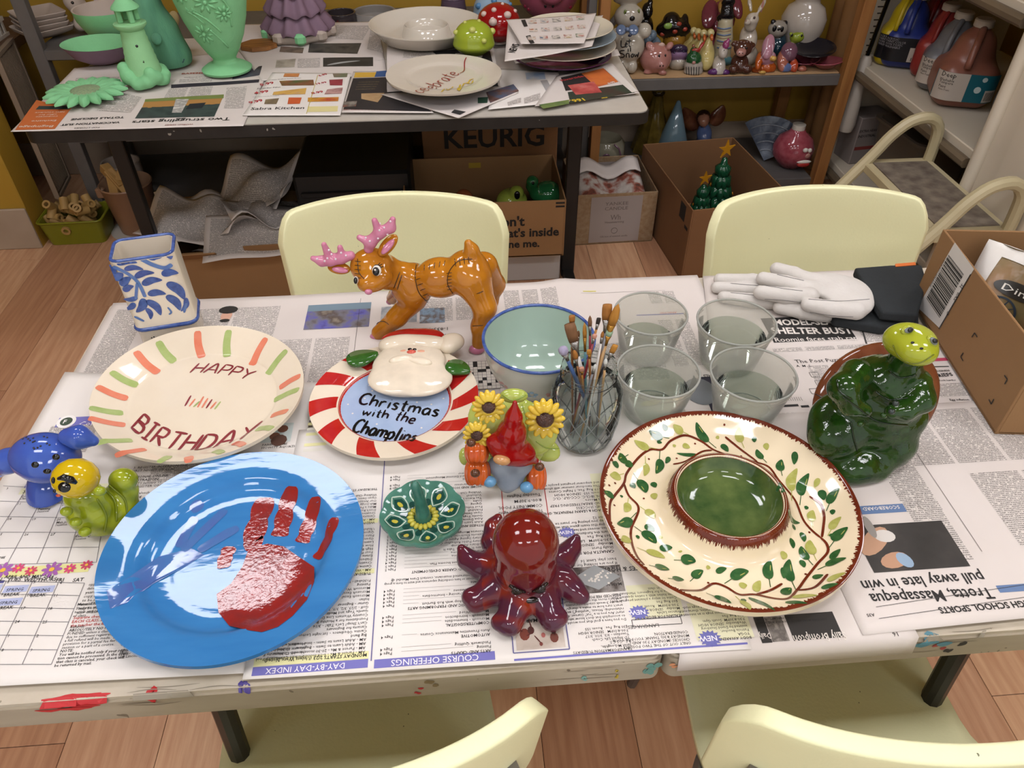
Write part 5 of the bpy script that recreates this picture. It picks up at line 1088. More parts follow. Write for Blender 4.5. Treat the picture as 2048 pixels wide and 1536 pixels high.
for i, (px, z, r, lb, wl) in enumerate((((1302, 624), .829, .0595, 'clear plastic tub of water beside the blue-rimmed bowl', .030), ((1474, 641), .829, .063, 'clear plastic tub of greenish water beside the gloves', .055), ((1317, 739), .829, .0615, 'clear plastic tub of water touching the glass jar, with a yellowish film', .048), ((1508, 745), .829, .0630, 'clear plastic tub of water next to the green turtle', .046))):
    c = P(*px, z); t = thing('water_tub', lb, 'tub', (c.x, c.y, .7455), 0, 'plastic water tubs'); h = .0825
    M().lathe([(1e-6, .001), (r * .70, .001), (r * .74, .006), (r * .93, h - .018), (r * .94, h - .012), (r * .975, h - .011), (r * .985, h - .002), (r * 1.0, h), (r * .975, h + .0005), (r * .955, h - .006), (r * .92, h - .012), (r * .905, h - .02), (r * .72, .008), (r * .68, .004), (1e-6, .004)], 56).build('tub_wall', MILK, t, smooth=60)
    rw = r * (.72 + .21 * wl / .08) - .003
    M().tube([(r * .985 * math.cos(a), r * .985 * math.sin(a), h - .001) for a in np.arange(48) * 2 * math.pi / 48], .0018, 6, closed=True).build('rim', MILK2, t, smooth=180)
    M().lathe([(1e-6, .006), (r * .70, .006), (rw, wl), (1e-6, wl)], 48).build('water', WATER, t, smooth=40)
    M().tube([(r * .66 * math.cos(a), r * .66 * math.sin(a), .0056) for a in np.arange(40) * 2 * math.pi / 40], .0012, 5, closed=True).build('base_ring', mat('ring_grey', '#8d9089', rough=.4), t)
    if i in (2, 3):
        mb = M(); patch(mb, circ((0, .012), .016, 14, .006, .2), lambda x, y: (x, y, .0052)); mb.build('paint_residue', mat('residue%d' % i, '#b7ad7c' if i == 2 else '#8b948f', rough=.5), t)
JC = Vector((.1665, .772, .7505))
jt = thing('glass_jar', 'clear glass jar with a diamond quilted pattern, full of brushes', 'jar', JC)
JP = [(.034, 0), (.039, .003), (.0425, .012), (.0485, .045), (.0505, .078), (.049, .096), (.042, .108), (.0378, .114), (.0375, .118), (.0395, .120), (.0375, .123), (.0395, .126), (.0375, .129), (.0395, .132), (.037, .136), (.0372, .142)]
M().lathe([(1e-6, 0)] + JP + [(.0342, .142)] + [(r - .003, z) for r, z in reversed(JP) if z < .138 and z > .005] + [(1e-6, .007)], 64).build('glass_wall', GLASS, jt, smooth=50)
mb = M(); jr = lambda z: float(np.interp(z, [q[1] for q in JP], [q[0] for q in JP]))
for k in range(14):
    for s in (-1, 1):
        pts = []
        for j in range(15): z = .006 + .086 * j / 14; a = 2 * math.pi * k / 14 + s * 1.05 * j / 14; r = jr(z) + .0001; pts.append((r * math.cos(a), r * math.sin(a), z))
        mb.tube(pts, .0008, 5)
mb.build('quilted_ridges', thin_mat('glass_ridge', '#eef2f1', .25, '#e6eaea', .35, .05), jt, smooth=180)
hc = {n: mat('handle_' + n, c, rough=.3, coat=.3) for n, c in dict(wood='#8a5a2e', amber='#a06a22', black='#17161a', white='#c9c5bf', blue='#33507f', red='#7c1f2f', teal='#3f7076', grey='#77767a', tan='#b08a5a').items()}
fer = mat('ferrule_steel', '#8f8b86', rough=.25, metal=.8); ferg = mat('ferrule_gold', '#9a6f2c', rough=.25, metal=.7)
br = {n: mat('bristle_' + n, c, rough=.75, col2=d, scale=200, stretch=(1, 1, .1), bump=.0006, bscale=400) for n, c, d in (('brown', '#7a5638', '#553620'), ('sable', '#9a6428', '#6d4216'), ('golden', '#b07a2e', '#87561a'), ('black', '#2a1f18', '#15100c'), ('lilac', '#9c94ac', '#7f7890'), ('mint', '#8fae92', '#7a6a58'), ('pink', '#b98570', '#9c6a56'), ('white', '#c9cbc6', '#a9aba8'))}
BR = [((1139, 648), 'flat', 13, 'brown', 'white', fer, 'wide flat brown brush, broadest in the jar, facing the bowl', 44), ((1144, 631), 'flat', 7, 'sable', 'wood', fer, 'small sable brush tip rising behind the wide brown brush', 16), ((1169, 645), 'point', 5, 'golden', 'teal', ferg, 'fine golden pointed brush in the middle of the jar', 34), ((1180, 631), 'point', 5, 'brown', 'red', fer, 'brown pointed brush with a dark red handle', 26), ((1198, 636), 'flat', 5, 'black', 'amber', fer, 'black angled shader brush beside the large golden ones', 14), ((1215, 609), 'flat', 11, 'sable', 'grey', fer, 'tall sable fan-topped brush, one of the two tallest', 34), ((1237, 608), 'point', 11, 'golden', 'amber', ferg, 'tall golden filbert brush, the tallest in the jar', 52), ((1222, 650), 'point', 9, 'mint', 'tan', ferg, 'brush with a mint-crusted tip below the tall golden filbert', 24), ((1231, 690), 'flat', 7, 'golden', 'black', fer, 'short orange brush leaning over the jar rim toward the tubs', 20), ((1124, 695), 'round', 10, 'lilac', 'blue', fer, 'fluffy lilac mop brush leaning over the jar rim', 22), ((1148, 700), 'point', 7, 'sable', 'wood', fer, 'sable filbert just above the rim beside the lilac mop', 26), ((1163, 735), 'flat', 6, 'pink', 'amber', ferg, 'short pinkish brush low at the front rim', 13), ((1191, 728), 'point', 4, 'white', 'grey', fer, 'white-tipped liner brush low at the front rim', 14), ((1212, 717), 'point', 5, 'white', 'tan', fer, 'pale liner brush leaning out at the front rim', 16), ((1157, 661), 'point', 4, 'brown', 'black', fer, 'thin dark liner brush behind the wide brown brush', 14), ((1206, 662), 'point', 4, 'sable', 'white', fer, 'thin sable liner brush against the tall sable brush', 14), ((1178, 700), 'flat', 5, 'golden', 'wood', ferg, 'small golden flat brush leaning across the front', 14), ((1190, 668), 'round', 5, 'pink', 'red', fer, 'dark red brush handle standing in the middle of the jar', 12)]
for i, (tip, kind, w, bc, hcn, fm, lb, bl) in enumerate(BR):
    yj = JC.y + (.012 if tip[1] < 665 else -.022 if tip[1] > 690 else -.005) + .004 * ((i * 7) % 3 - 1)
    T = onY(*tip, yj); m1 = mpp(T); bz = JC.z + .009; ang = i * 2.399; base = Vector((JC.x + .022 * math.cos(ang) * .9, JC.y + .022 * math.sin(ang) * .9, bz))
    tz = (JC.z + .142 - base.z) / max(.01, T.z - base.z)
    thru = base.lerp(T, tz) - JC; thru.z = 0
    if thru.length > .027: 
        base = Vector((JC.x - thru.x * .6, JC.y - thru.y * .6, bz))
        tz = (JC.z + .142 - base.z) / max(.01, T.z - base.z); tt = base.lerp(T, tz); off = Vector((tt.x - JC.x, tt.y - JC.y, 0))
    t = thing('paint_brush', lb, 'brush', base, 0, 'paint brushes in the glass jar')
    d = (T - base); Ln = d.length; u = d / Ln; Lb = bl * m1; Lf = Lb * .9; W = w * m1 * .9
    a, b = Ln - Lb - Lf, Ln - Lb; hr = max(.0016, min(W * .42, .0042)); pos = lambda s: tuple(u * s)
    M().tube([pos(0), pos(a * .3), pos(a * .75), pos(a)], [hr * .5, hr * .9, hr * 1.15, hr], 10).build('handle', hc[hcn], t, smooth=180)
    M().tube([pos(a - .001), pos(a + Lf * .5), pos(b)], [hr * 1.02, hr * 1.2, W * .9], 12, flat=None if kind != 'flat' else .8).build('ferrule', fm, t, smooth=180)
    if kind == 'flat': rs = [W * .9, W * 1.02, W * 1.05, W * .95]
    elif kind == 'round': rs = [W * .6, W * 1.1, W * 1.1, W * .5]
    else: rs = [W * .85, W * 1.0, W * .7, W * .08]
    M().tube([pos(b), pos(b + Lb * .35), pos(b + Lb * .75), pos(Ln)], rs, 12, flat=.45 if kind == 'flat' else .9).build('bristles', br[bc], t, smooth=180)
# ---------------------------------------------------------------- glazed deer
def zoomed(z, w):
    k = w / 2048
    e = lambda a, b, ra, rb, Y, rd=None, col=0, roll=0, kk=None, op=1: CE(*z(a, b), ra * k, rb * k, Y, rd * k if rd else None, col, roll, kk, op)
    c = lambda pts, rs, Ys, col=0, kk=None: CC([z(*p) for p in pts], [r * k for r in rs], Ys, col, kk)
    return e, c
zt = zf(540, 380, 560); e, c = zoomed(zt, 560)
dr = Fig('deer_figurine', 'amber glazed deer with pink dotted antlers, bowing behind the striped plate', 'figurine', P(870, 680, .745))
body = [e(1445, 600, 168, 165, 1.03, 150), e(1250, 640, 190, 150, 1.04, 140), e(1040, 690, 165, 160, 1.055, 135), e(950, 630, 110, 110, 1.05, 90), e(850, 600, 110, 130, 1.045, 90), e(745, 560, 158, 138, 1.035, 130), e(800, 640, 95, 85, 1.01, 80), e(725, 690, 88, 62, 1.0, 70)] \
    + c([(1050, 800), (930, 930), (800, 1045)], [95, 68, 58], [1.05, 1.05, 1.055]) + c([(960, 740), (900, 790)], [80, 48], [1.09, 1.11]) \
    + c([(1490, 680), (1570, 860), (1535, 1000), (1525, 1120)], [140, 82, 60, 50], [1.02, 1.0, .998, .998]) + c([(1560, 560), (1640, 690), (1610, 820), (1590, 900), (1585, 955)], [110, 75, 52, 45, 40], [1.07, 1.09, 1.09, 1.1, 1.1]) \
    + c([(1500, 500), (1475, 440), (1450, 390)], [52, 45, 30], 1.03)
amber = glaze('gl_amber', '#b9771e', '#985a14', 26, .9, bump=.0005, bscale=30)
dr.blob('body', body, amber, res=120, k=.010)
pink = glaze('gl_pink', '#b86a86', '#c98aa2', 60, .6)
eb = [e(862, 405, 100, 48, 1.035, 26, 0, 50)]; dr.blob('ear', eb, amber, res=40); dr.blob('inner_ear', [e(862, 415, 70, 26, 1.027, 14, 0, 50)], pink, res=30)
dr.blob('ear', [e(505, 572, 85, 44, 1.035, 26, 0, -8)], amber, res=40); dr.blob('inner_ear', [e(512, 585, 60, 22, 1.027, 14, 0, -8)], pink, res=30)
A1 = c([(722, 430), (735, 380), (800, 315), (880, 275), (898, 215)], [36, 44, 42, 40, 22], 1.035) + c([(735, 385), (655, 348)], [36, 22], 1.035) + c([(800, 315), (765, 225)], [36, 22], 1.035)
A2 = c([(590, 480), (520, 498), (440, 512), (380, 520), (315, 500)], [34, 42, 44, 38, 20], 1.035) + c([(440, 505), (395, 400)], [36, 20], 1.035) + c([(530, 490), (512, 420)], [34, 20], 1.035)
wd = glaze('gl_white_dot', '#d9c9cf')
for A, dots in ((A1, ((810, 240), (800, 295), (730, 375), (700, 350), (860, 325), (790, 355), (880, 230), (835, 275))), (A2, ((420, 500), (450, 470), (400, 520), (520, 460), (480, 505), (430, 440), (345, 505), (555, 480)))):
    o = dr.blob('antler', A, pink, res=60, k=.004); mb = dr.mesh()
    for d in dots:
        q = hit(A, [zt(*d)], .004)[0]; mb.ell(tuple(q), .0019, 8, 5)
    mb.each('white_dot', wd, o)
dr.ball('nose', *zt(720, 745), 8, 6, .985, pink)
for q, rx, ry, Y in (((780, 590), 9.5, 11, 1.0), ((628, 660), 5, 8, .995)): dr.ball('eye_white', *zt(*q), rx, ry, Y, GW, rd=4)
dr.ball('pupil', *zt(775, 596), 7, 9, .995, GB, rd=5); dr.ball('pupil', *zt(626, 662), 4, 7, .991, GB, rd=4); dr.ball('eye_glint', *zt(768, 585), 2, 2.2, .991, GW)
for q, rx, ry, Y in (((785, 1070), 15, 8, 1.052), ((1512, 1165), 16, 11, .995), ((875, 818), 7, 6, 1.115)): dr.ball('hoof', *zt(*q), rx, ry, Y, pink, rd=11)
seam = glaze('gl_seam', '#3a2410')
DZ = lambda LL: [[(zt(q[0], q[1]) + (q[2],)) for q in L] for L in LL]
dr.lines('seams', body, DZ([[(1340, 760, 1.0), (1300, 690, 1.0), (1310, 600, 1.0), (1380, 520, 1.0), (1480, 505, 1.0)], [(1180, 840, .98), (1095, 760, .98), (1065, 650, .98), (1070, 540, 1.0)], [(640, 500, .98), (650, 600, .97), (690, 650, .96)], [(905, 720, .98), (950, 600, .98)], [(930, 730, .98), (965, 620, .98)], [(1560, 740, .95), (1510, 760, .95)], [(770, 975, 1.0), (830, 960, 1.0), (870, 985, 1.0)], [(1480, 995, .95), (1560, 990, .95)]]), .0008, seam, 1.0)
dr.lines('stitches', body, DZ([[(1130 + k * 38, 545 - k * 8, .98), (1128 + k * 36, 590 - k * 8, .98)] for k in range(5)] + [[(1290 + (k % 2) * 6, 610 + k * 24, .98), (1330, 605 + k * 24, .98)] for k in range(6)] + [[(1350 + k * 34, 500 - k * 4, .98), (1360 + k * 32, 560 - k * 8, .98)] for k in range(4)] + [[(1060 + k * 18, 660 + k * 38, .98), (1100 + k * 18, 645 + k * 38, .98)] for k in range(5)] + [[(620, 520 + k * 30, .96), (665, 525 + k * 30, .96)] for k in range(5)]), .0007, seam, .98)
dr.lines('eyelashes', body, DZ([[(800, 555, .98), (822, 540, .98)], [(808, 566, .98), (830, 560, .98)], [(790, 548, .98), (806, 532, .98)], [(745, 580, .98), (770, 550, .98), (800, 552, .98), (812, 575, .98)]]), .0008, GB, .98)

# ---------------------------------------------------------------- gnome plaque with sunflowers
e, c = zoomed(zs, 620); GY = .690; k_ = 620 / 2048
gn = Fig('gnome_figurine', 'glazed gnome in a red pointed hat among sunflowers and pumpkins', 'figurine', (P(1020, 975, .7505)))
leafy = [e(1560, 760, 210, 250, GY + .022, 50), e(1690, 720, 150, 170, GY + .02, 45), e(1380, 650, 140, 150, GY + .02, 45), e(1545, 500, 95, 50, GY + .012, 45), e(1740, 850, 120, 80, GY + .016, 36, 0, -25), e(1330, 760, 110, 130, GY + .018, 45), e(1220, 900, 40, 60, GY + .012, 30), e(1710, 1120, 36, 60, GY - .004, 26), e(1500, 980, 200, 130, GY + .015, 50)]
lime = glaze('gl_lime_leaf', '#9aa84a', '#b9bd6a', 30, .7); lime2 = glaze('gl_green_leaf', '#7c9440', '#9aa84a', 30, .7)
gn.blob('leaf_backing', leafy, lime, res=80, k=.008, zmin=.7507)
gn.lines('leaf_veins', leafy, [[zs(*q) for q in L] for L in ([(1600, 560), (1640, 700), (1620, 850)], [(1690, 800), (1760, 845), (1840, 850)], [(1470, 495), (1540, 530), (1625, 495)])], .0009, lime2, GY)
gn.blob('pointed_hat', [e(1530, 850, 155, 62, GY - .012, 60, 0, -14)] + c([(1520, 850), (1530, 740), (1545, 640), (1552, 545)], [115, 85, 45, 16], [GY - .012, GY - .012, GY - .014, GY - .012]) + c([(1400, 800), (1460, 830), (1600, 890), (1690, 930)], [40, 60, 60, 22], GY - .014), glaze('gl_hat_red', '#96100f', '#7c0d0d', 30, .6), res=80, k=.012)
gn.blob('beard', [e(1520, 960, 150, 90, GY - .010, 60), e(1515, 1040, 95, 85, GY - .016, 50), e(1500, 1100, 45, 40, GY - .018, 36)], glaze('gl_beard', '#7d8894', '#939ca6', 40, .8), res=60, k=.012, zmin=.7507)
gn.ball('nose', *zs(1465, 925), 18, 11, GY - .034, glaze('gl_peach', '#c08f5e'), rd=12, roll=-12)
sun = glaze('gl_sunflower', '#d2b43a', '#c29a28', 60, .7); cho = glaze('gl_seed_brown', '#4a2c1e', '#2d1810', 160, .9, bump=.002, bscale=500)
for (x, y), r, rc_, Y in (((1378, 572), 100, 48, GY - .006), ((1750, 650), 120, 64, GY - .004), ((1300, 760), 85, 42, GY - .010)):
    pr = []
    for q in range(15):
        a = 2 * math.pi * q / 15; pr.append(e(x + r * .72 * math.cos(a), y + r * .72 * math.sin(a), r * .42, r * .20, Y, r * .16, 0, -math.degrees(a)))
    pr.append(e(x, y, r * .62, r * .62, Y + .004, r * .2)); o = gn.blob('sunflower', pr, sun, res=60, k=.0012)
    cc_ = onY(*zs(x, y), Y - .005); gn.ball('flower_centre', *zs(x, y), rc_ * k_, rc_ * k_, Y - .004, cho, rd=rc_ * k_ * .55, par=o)
org_ = glaze('gl_pumpkin', '#bb4a1c', '#cf6a2c', 50, .7); stm = glaze('gl_stem', '#5d3a26', '#44281a', 90)
for (x, y), rx, ry, Y, st_ in (((1300, 870), 75, 75, GY - .010, (1262, 810)), ((1305, 1010), 80, 85, GY - .018, (1290, 1012)), ((1695, 1040), 62, 82, GY - .016, (1715, 970))):
    o = gn.blob('pumpkin', [e(x + rx * .62 * math.cos(t), y, rx * .48, ry, Y - .006 * math.sin(t), rx * .5) for t in np.arange(5) * math.pi / 4], org_, res=44, k=.0015, zmin=.7507); gn.ball('pumpkin_stem', *zs(*st_), 10, 9, Y - .018, stm, par=o)
fb = glaze('gl_boot_blue', '#5d93bb', '#77a6c8', 40)
for (x, y) in ((1385, 1068), (1630, 1105)): gn.ball('boot', *zs(x, y), 14, 12, GY - .03, fb, rd=14)

# ---------------------------------------------------------------- ring dish shaped like an open flower
zp = zf(700, 930, 560)
sd = thing('ring_dish', 'teal glazed flower-shaped ring dish with an upright horn', 'dish', (-.0675, .632, .7505))
sc8 = lambda r, amp=.045: (lambda x, y, z, a: (x * (1 + amp * (r) * math.cos(8 * a)), y * (1 + amp * r * math.cos(8 * a)), z))
PF = [(1e-6, .010), (.012, .0085), (.022, .0080), (.036, .011), (.046, .0165), (.0515, .021), (.0545, .022), (.0552, .018), (.048, .009), (.036, .003), (.02, .001), (1e-6, .001)]
mb = M(); mb.lathe(PF, 96, fn=lambda x, y, z, a: (lambda g: (x * g, y * g, z))(1 + .07 * (abs(math.cos(4 * (a - .18))) ** .7 - .6) * min(1, math.hypot(x, y) / .05))); mb.build('dish', glaze('gl_teal', '#4f8070', '#356456', 40, .8), sd, smooth=60)
sz = prof_z([(r, z) for r, z in PF[:7]]); ss_ = lambda e: (lambda x, y: (x, y, sz(math.hypot(x, y)) + e))
dk = glaze('gl_deep_teal', '#123c36', '#1c4a3f', 90, .8); wl_ = glaze('gl_white_line', '#a9bfae', '#c2cfc0', 80, .7); yl = glaze('gl_yellow_dot', '#b0a63a', '#c3bb55', 80)
p8 = lambda r, a: (r * math.cos(a), r * math.sin(a))
m1, m2, m3, m4 = M(), M(), M(), M()
for k in range(8):
    a = 2 * math.pi * k / 8 + .18; b = a + math.pi / 8
    patch(m1, [p8(.026, a), p8(.032, a + .22), p8(.041, a + .2), p8(.0465, a), p8(.041, a - .2), p8(.032, a - .22)], ss_(.0004), 4); patch(m1, circ(p8(.0255, b), .006, 12, .0045, b), ss_(.0004), 3)
    patch(m2, circ(p8(.037, a), .0042, 10, .0030, a), ss_(.0008), 2)
    stroke(m3, [p8(.0225, a), p8(.033, a + .26), p8(.043, a + .24), p8(.0495, a)], .0016, ss_(.0007), step=.002); stroke(m3, [p8(.0225, a), p8(.033, a - .26), p8(.043, a - .24), p8(.0495, a)], .0016, ss_(.0007), step=.002)
m1.each('dark_petal', dk, sd); m2.each('yellow_dot', yl, sd); m3.each('white_outline', wl_, sd)
mb = M()
for k in range(18): a = 2 * math.pi * k / 18; mb.ell((.0165 * math.cos(a), .0165 * math.sin(a), .0105), (.0052, .0034, .0034), 8, 6, rot=(0, 0, a))
mb.build('yellow_collar', yl, sd, smooth=180)
M().tube(smooth_line([np.array(q) for q in ((0, 0, .006), (0, 0, .02), (-.002, .002, .045), (-.005, .004, .066), (-.008, .005, .073))], .004), [.0135, .0115, .0105, .0098, .0092, .0086, .0083, .008, .0078, .0076, .0074, .0072, .007, .0068, .0064, .0058, .004][:len(smooth_line([np.array(q) for q in ((0, 0, .006), (0, 0, .02), (-.002, .002, .045), (-.005, .004, .066), (-.008, .005, .073))], .004))], 20).build('horn', glaze('gl_horn', '#3f7364', '#2a5c50', 60, .8, bump=.0006, bscale=120), sd, smooth=180)

# ---------------------------------------------------------------- octopus
oc = Fig('octopus_figurine', 'dark red and purple glazed octopus with a domed head and curling arms', 'figurine', (.055, .535, .7505))
def pk(pts, r): 
    out = []
    Q = [P(*zp(a, b), .7505 + z) for a, b, z in pts]
    for i in range(len(Q) - 1): out.append(K(Q[i], Q[i + 1], r[i] * .88, r[i + 1] * .88))
    return out
hd = P(*zp(1285, 570), .835); arms = [E(hd, (.0385, .038, .042)), E((hd.x, hd.y - .006, .803), (.0365, .036, .034)), E((hd.x, hd.y - .010, .772), (.037, .032, .020))]
arms += pk([(1080, 760, .024), (960, 740, .018), (860, 690, .018), (815, 610, .028)], [.020, .017, .013, .006]) + pk([(1080, 640, .02), (1045, 560, .018), (1050, 450, .022), (1085, 385, .028)], [.018, .015, .011, .006])
arms += pk([(1480, 720, .02), (1560, 680, .016), (1620, 610, .018), (1655, 535, .026)], [.019, .016, .012, .006]) + pk([(1450, 830, .022), (1560, 850, .018), (1640, 920, .014), (1700, 965, .012)], [.021, .018, .014, .010])
arms += pk([(1380, 880, .024), (1420, 1000, .018), (1480, 1120, .013), (1545, 1115, .014)], [.021, .019, .015, .009]) + pk([(1230, 900, .026), (1210, 1030, .020), (1160, 1150, .014), (1080, 1150, .014)], [.022, .019, .016, .009]) + pk([(1100, 860, .024), (1020, 930, .018), (920, 985, .015), (870, 960, .018)], [.021, .018, .015, .009])
def octp(V, I, C):
    n = np.sin(V[:, 0] * 120 + np.sin(V[:, 1] * 90) * 2) * np.sin(V[:, 1] * 110 + V[:, 2] * 60) * .5 + .5; z = np.clip((V[:, 2] - .035) / .05, 0, 1)
    a = np.array(hx('#4a1f33')); b = np.array(hx('#6a160f')); d = np.array(hx('#8a2a10')); C = a + (b - a) * np.clip(z + n * .5 - .1, 0, 1)[:, None]; o = (np.abs(V[:, 0] + .02) < .03) * (V[:, 2] < .06) * np.clip(n * 1.6 - .5, 0, 1)
    return C + (d - C) * (o * .8)[:, None]
oc.blob('body', arms, G_ATTR, res=110, k=.010, paint=octp)
blk = glaze('gl_eye_dark', '#1c120f')
for dx in (-.013, .013):
    mb = oc.mesh(); mb.ell((hd.x + dx, hd.y - .0405, .800), (.007, .004, .005), 10, 7); mb.build('eye', blk, oc.t, smooth=180)
    mb = oc.mesh(); mb.tube([(hd.x + dx * 1.7, hd.y - .0385, .810), (hd.x + dx, hd.y - .0435, .806), (hd.x + dx * .3, hd.y - .0430, .801)], [.002, .003, .0015], 6); mb.build('brow', blk, oc.t, smooth=180)
mb = oc.mesh(); mb.ell((hd.x, hd.y - .041, .784), (.016, .006, .0035), 14, 6); mb.build('mouth', blk, oc.t, smooth=180)

# ---------------------------------------------------------------- caterpillar and the blue big-eared figurine
e, c = zoomed(zl, 620)
ct = Fig('caterpillar_figurine', 'green glazed caterpillar with a yellow head and black brow', 'figurine', (-.50, .663, .7505)); CY = .655
cb_ = [e(590, 1260, 150, 150, CY - .004, 120), e(560, 1170, 130, 110, CY, 110), e(650, 1310, 160, 120, CY, 110), e(720, 1260, 150, 150, CY + .01, 110), e(790, 1220, 125, 140, CY + .022, 95), e(815, 1130, 95, 110, CY + .028, 90), e(815, 1055, 92, 78, CY + .03, 80)]
def catp(V, I, C):
    s = np.sin(V[:, 0] * 260 + V[:, 2] * 130 + V[:, 1] * 90); n = np.clip(s * .5 + .2, 0, 1); a = np.array(hx('#9aa428')); b = np.array(hx('#6f7c12')); return a + (b - a) * n[:, None]
ct.blob('body', cb_, G_ATTR, res=80, k=.006, paint=catp, zmin=.7507)
ct.lines('body_folds', cb_, [[(zl(a, b) + (Y,)) for a, b, Y in L] for L in ([(700, 1130, .62), (760, 1200, .62), (770, 1330, .62)], [(720, 1090, .63), (820, 1180, .63), (840, 1280, .63)], [(640, 1180, .62), (700, 1290, .62), (690, 1400, .62)])], .0014, glaze('gl_moss', '#6b7714'), .62)
ct.ball('head', *zl(500, 1045), 45, 41, CY - .012, glaze('gl_yellow', '#c9a913', '#b89a10', 25, .5), rd=43)
ct.ball('eye', *zl(425, 1105), 13, 11, CY - .048, GB, rd=4); ct.ball('eye_glint', *zl(422, 1092), 2.5, 2, CY - .0525, GW); ct.ball('eye', *zl(352, 1060), 3.5, 7, CY - .04, GB, rd=4)
mb = ct.mesh(); mb.tube([tuple(onY(*zl(a, b), CY - .046)) for a, b in ((385, 1050), (420, 1038), (470, 1055), (505, 1078))], [.002, .004, .0045, .002], 7); mb.build('brow', GB, ct.t, smooth=180)
ct.ball('mouth', *zl(360, 1130), 3, 4, CY - .044, GB, rd=2); ct.ball('cheek', *zl(385, 1160), 5, 3, CY - .044, glaze('gl_cheek_red', '#b04a2a'), rd=2)
for q in ((500, 1335), (440, 1265), (660, 1130), (560, 1400)): ct.ball('foot', *zl(*q), 12, 10, CY - .036, glaze('gl_moss2', '#8a9720'), rd=12)
bl = Fig('big_eared_figurine', 'cobalt blue glazed figurine with drooping big ears behind the caterpillar', 'figurine', P(85, 1015, .7505)); EY = .725
bg = glaze('gl_royal', '#34499a', '#4463b0', 25, .7)
bb_ = [e(325, 1120, 135, 190, EY, 125), e(290, 1280, 75, 60, EY - .02, 60), e(260, 1190, 50, 70, EY - .01, 50), e(380, 1290, 70, 60, EY - .015, 60)]
bl.blob('body', bb_, bg, res=60, k=.010, zmin=.7507)
bl.blob('head', [e(300, 905, 225, 165, EY - .005, 170), e(300, 990, 120, 80, EY - .025, 90)], bg, res=70, k=.012)
bl.blob('ear', c([(440, 770), (520, 775), (620, 800)], [50, 70, 32], EY), bg, res=40, k=.012); bl.blob('ear', c([(120, 890), (60, 930), (-20, 1010)], [50, 75, 40], EY), bg, res=40, k=.012)
for q in ((370, 905), (232, 957)): bl.ball('eye', *zl(*q), 7.5, 6.5, EY - .058, GB, rd=4)
bl.ball('nose', *zl(312, 1000), 8, 5.5, EY - .064, GB, rd=5)
bl.t.children[1]['label'] = 'round blue head with dark speckles'
hp = [e(300, 905, 225, 165, EY - .005, 170), e(300, 990, 120, 80, EY - .025, 90)]; mb = bl.mesh()
for k in range(16): q = hit(hp, [zl(200 + random.uniform(-60, 140), 800 + random.uniform(-30, 50))], .012)[0]; mb.ell(tuple(q), .0014, 6, 4)
mb.each('speckle', blk, bl.t)

# ---------------------------------------------------------------- seated turtle
e, c = zoomed(zq, 560); TY = .700
tu = Fig('turtle_figurine', 'seated dark green glazed turtle with lime head and brown shell', 'figurine', P(1725, 915, .747))
bod = [e(1000, 740, 345, 270, TY + .012, 190), e(910, 930, 430, 240, TY + .008, 190), e(670, 1050, 205, 195, TY - .006, 160), e(1060, 1110, 205, 180, TY - .008, 160), e(1000, 1200, 200, 120, TY - .01, 130), e(800, 1300, 170, 130, TY - .034, 110), e(900, 1270, 190, 150, TY - .026, 120), e(640, 1180, 130, 150, TY - .01, 110)] \
    + c([(820, 620), (730, 720), (780, 840), (880, 880)], [120, 105, 75, 55], [TY - .005, TY - .03, TY - .04, TY - .045]) + c([(1260, 680), (1290, 800), (1180, 880), (1080, 890)], [110, 95, 70, 52], [TY - .01, TY - .03, TY - .04, TY - .045]) + c([(1060, 640), (1160, 560), (1200, 480)], [190, 120, 95], [TY + .005, TY, TY - .005])
tg = glaze('gl_turtle_green', '#142c0b', '#234312', 60, .9, bump=.0011, bscale=70)
tu.blob('body', bod, tg, res=110, k=.010, zmin=.7475)
hp = [e(1215, 380, 195, 140, TY - .008, 150, 0, -14), e(1270, 450, 140, 105, TY - .03, 100, 0, -10)]; thl = glaze('gl_turtle_lime', '#8f961f', '#a5aa38', 30, .7)
tu.blob('head', hp, thl, res=60, k=.014)
sh_ = glaze('gl_shell_brown', '#5a2c18', '#74432a', 40, .8)
o = tu.blob('shell', [e(965, 790, 485, 390, TY + .045, 110, 0, 28), e(930, 900, 440, 300, TY + .04, 110, 0, 15)], sh_, res=80, k=.012, zmin=.7475)
def dot(q, name, rx, ry, off, m, roll=0):
    p = hit(hp, [zq(*q)], .014)[0]; k = mpp(p); p = p + CR[:, 2] * off; mb = tu.mesh(); mb.ell(tuple(p), (rx * k, ry * k, min(rx, ry) * k * .6), 14, 9, rot=Matrix(roll_m(math.radians(roll)).tolist()).to_euler()); mb.build(name, m, tu.t, smooth=180)
for q, roll in (((1195, 295), 15), ((1375, 375), -50)): dot(q, 'eye_socket', 14, 10, 0, thl, roll); dot(q, 'eye', 9.5, 6, .004, glaze('gl_eye_grey', '#6b7070'), roll); dot(q, 'pupil', 5.5, 5, .0068, GB, roll + 30)
for q in ((1232, 385), (1297, 428)): dot(q, 'nostril', 4, 2.6, .0004, GB)
tu.lines('mouth_line', hp, [[(zq(a, b) + (TY - .08,)) for a, b in ((1090, 400), (1130, 480), (1200, 530), (1290, 530), (1390, 470))]], .0009, glaze('gl_moss3', '#5f6512'), TY, k=.014)
tu.lines('creases', bod, [[(zq(a, b) + (TY - .08,)) for a, b in L] for L in ([(780, 960), (800, 1080), (830, 1180)], [(720, 780), (820, 850), (980, 960), (1200, 990)], [(960, 740), (1060, 800), (1200, 790)], [(1060, 590), (1140, 640), (1260, 620)], [(680, 650), (700, 740), (790, 800)])], .0013, glaze('gl_dark_moss', '#0f230a'), TY)
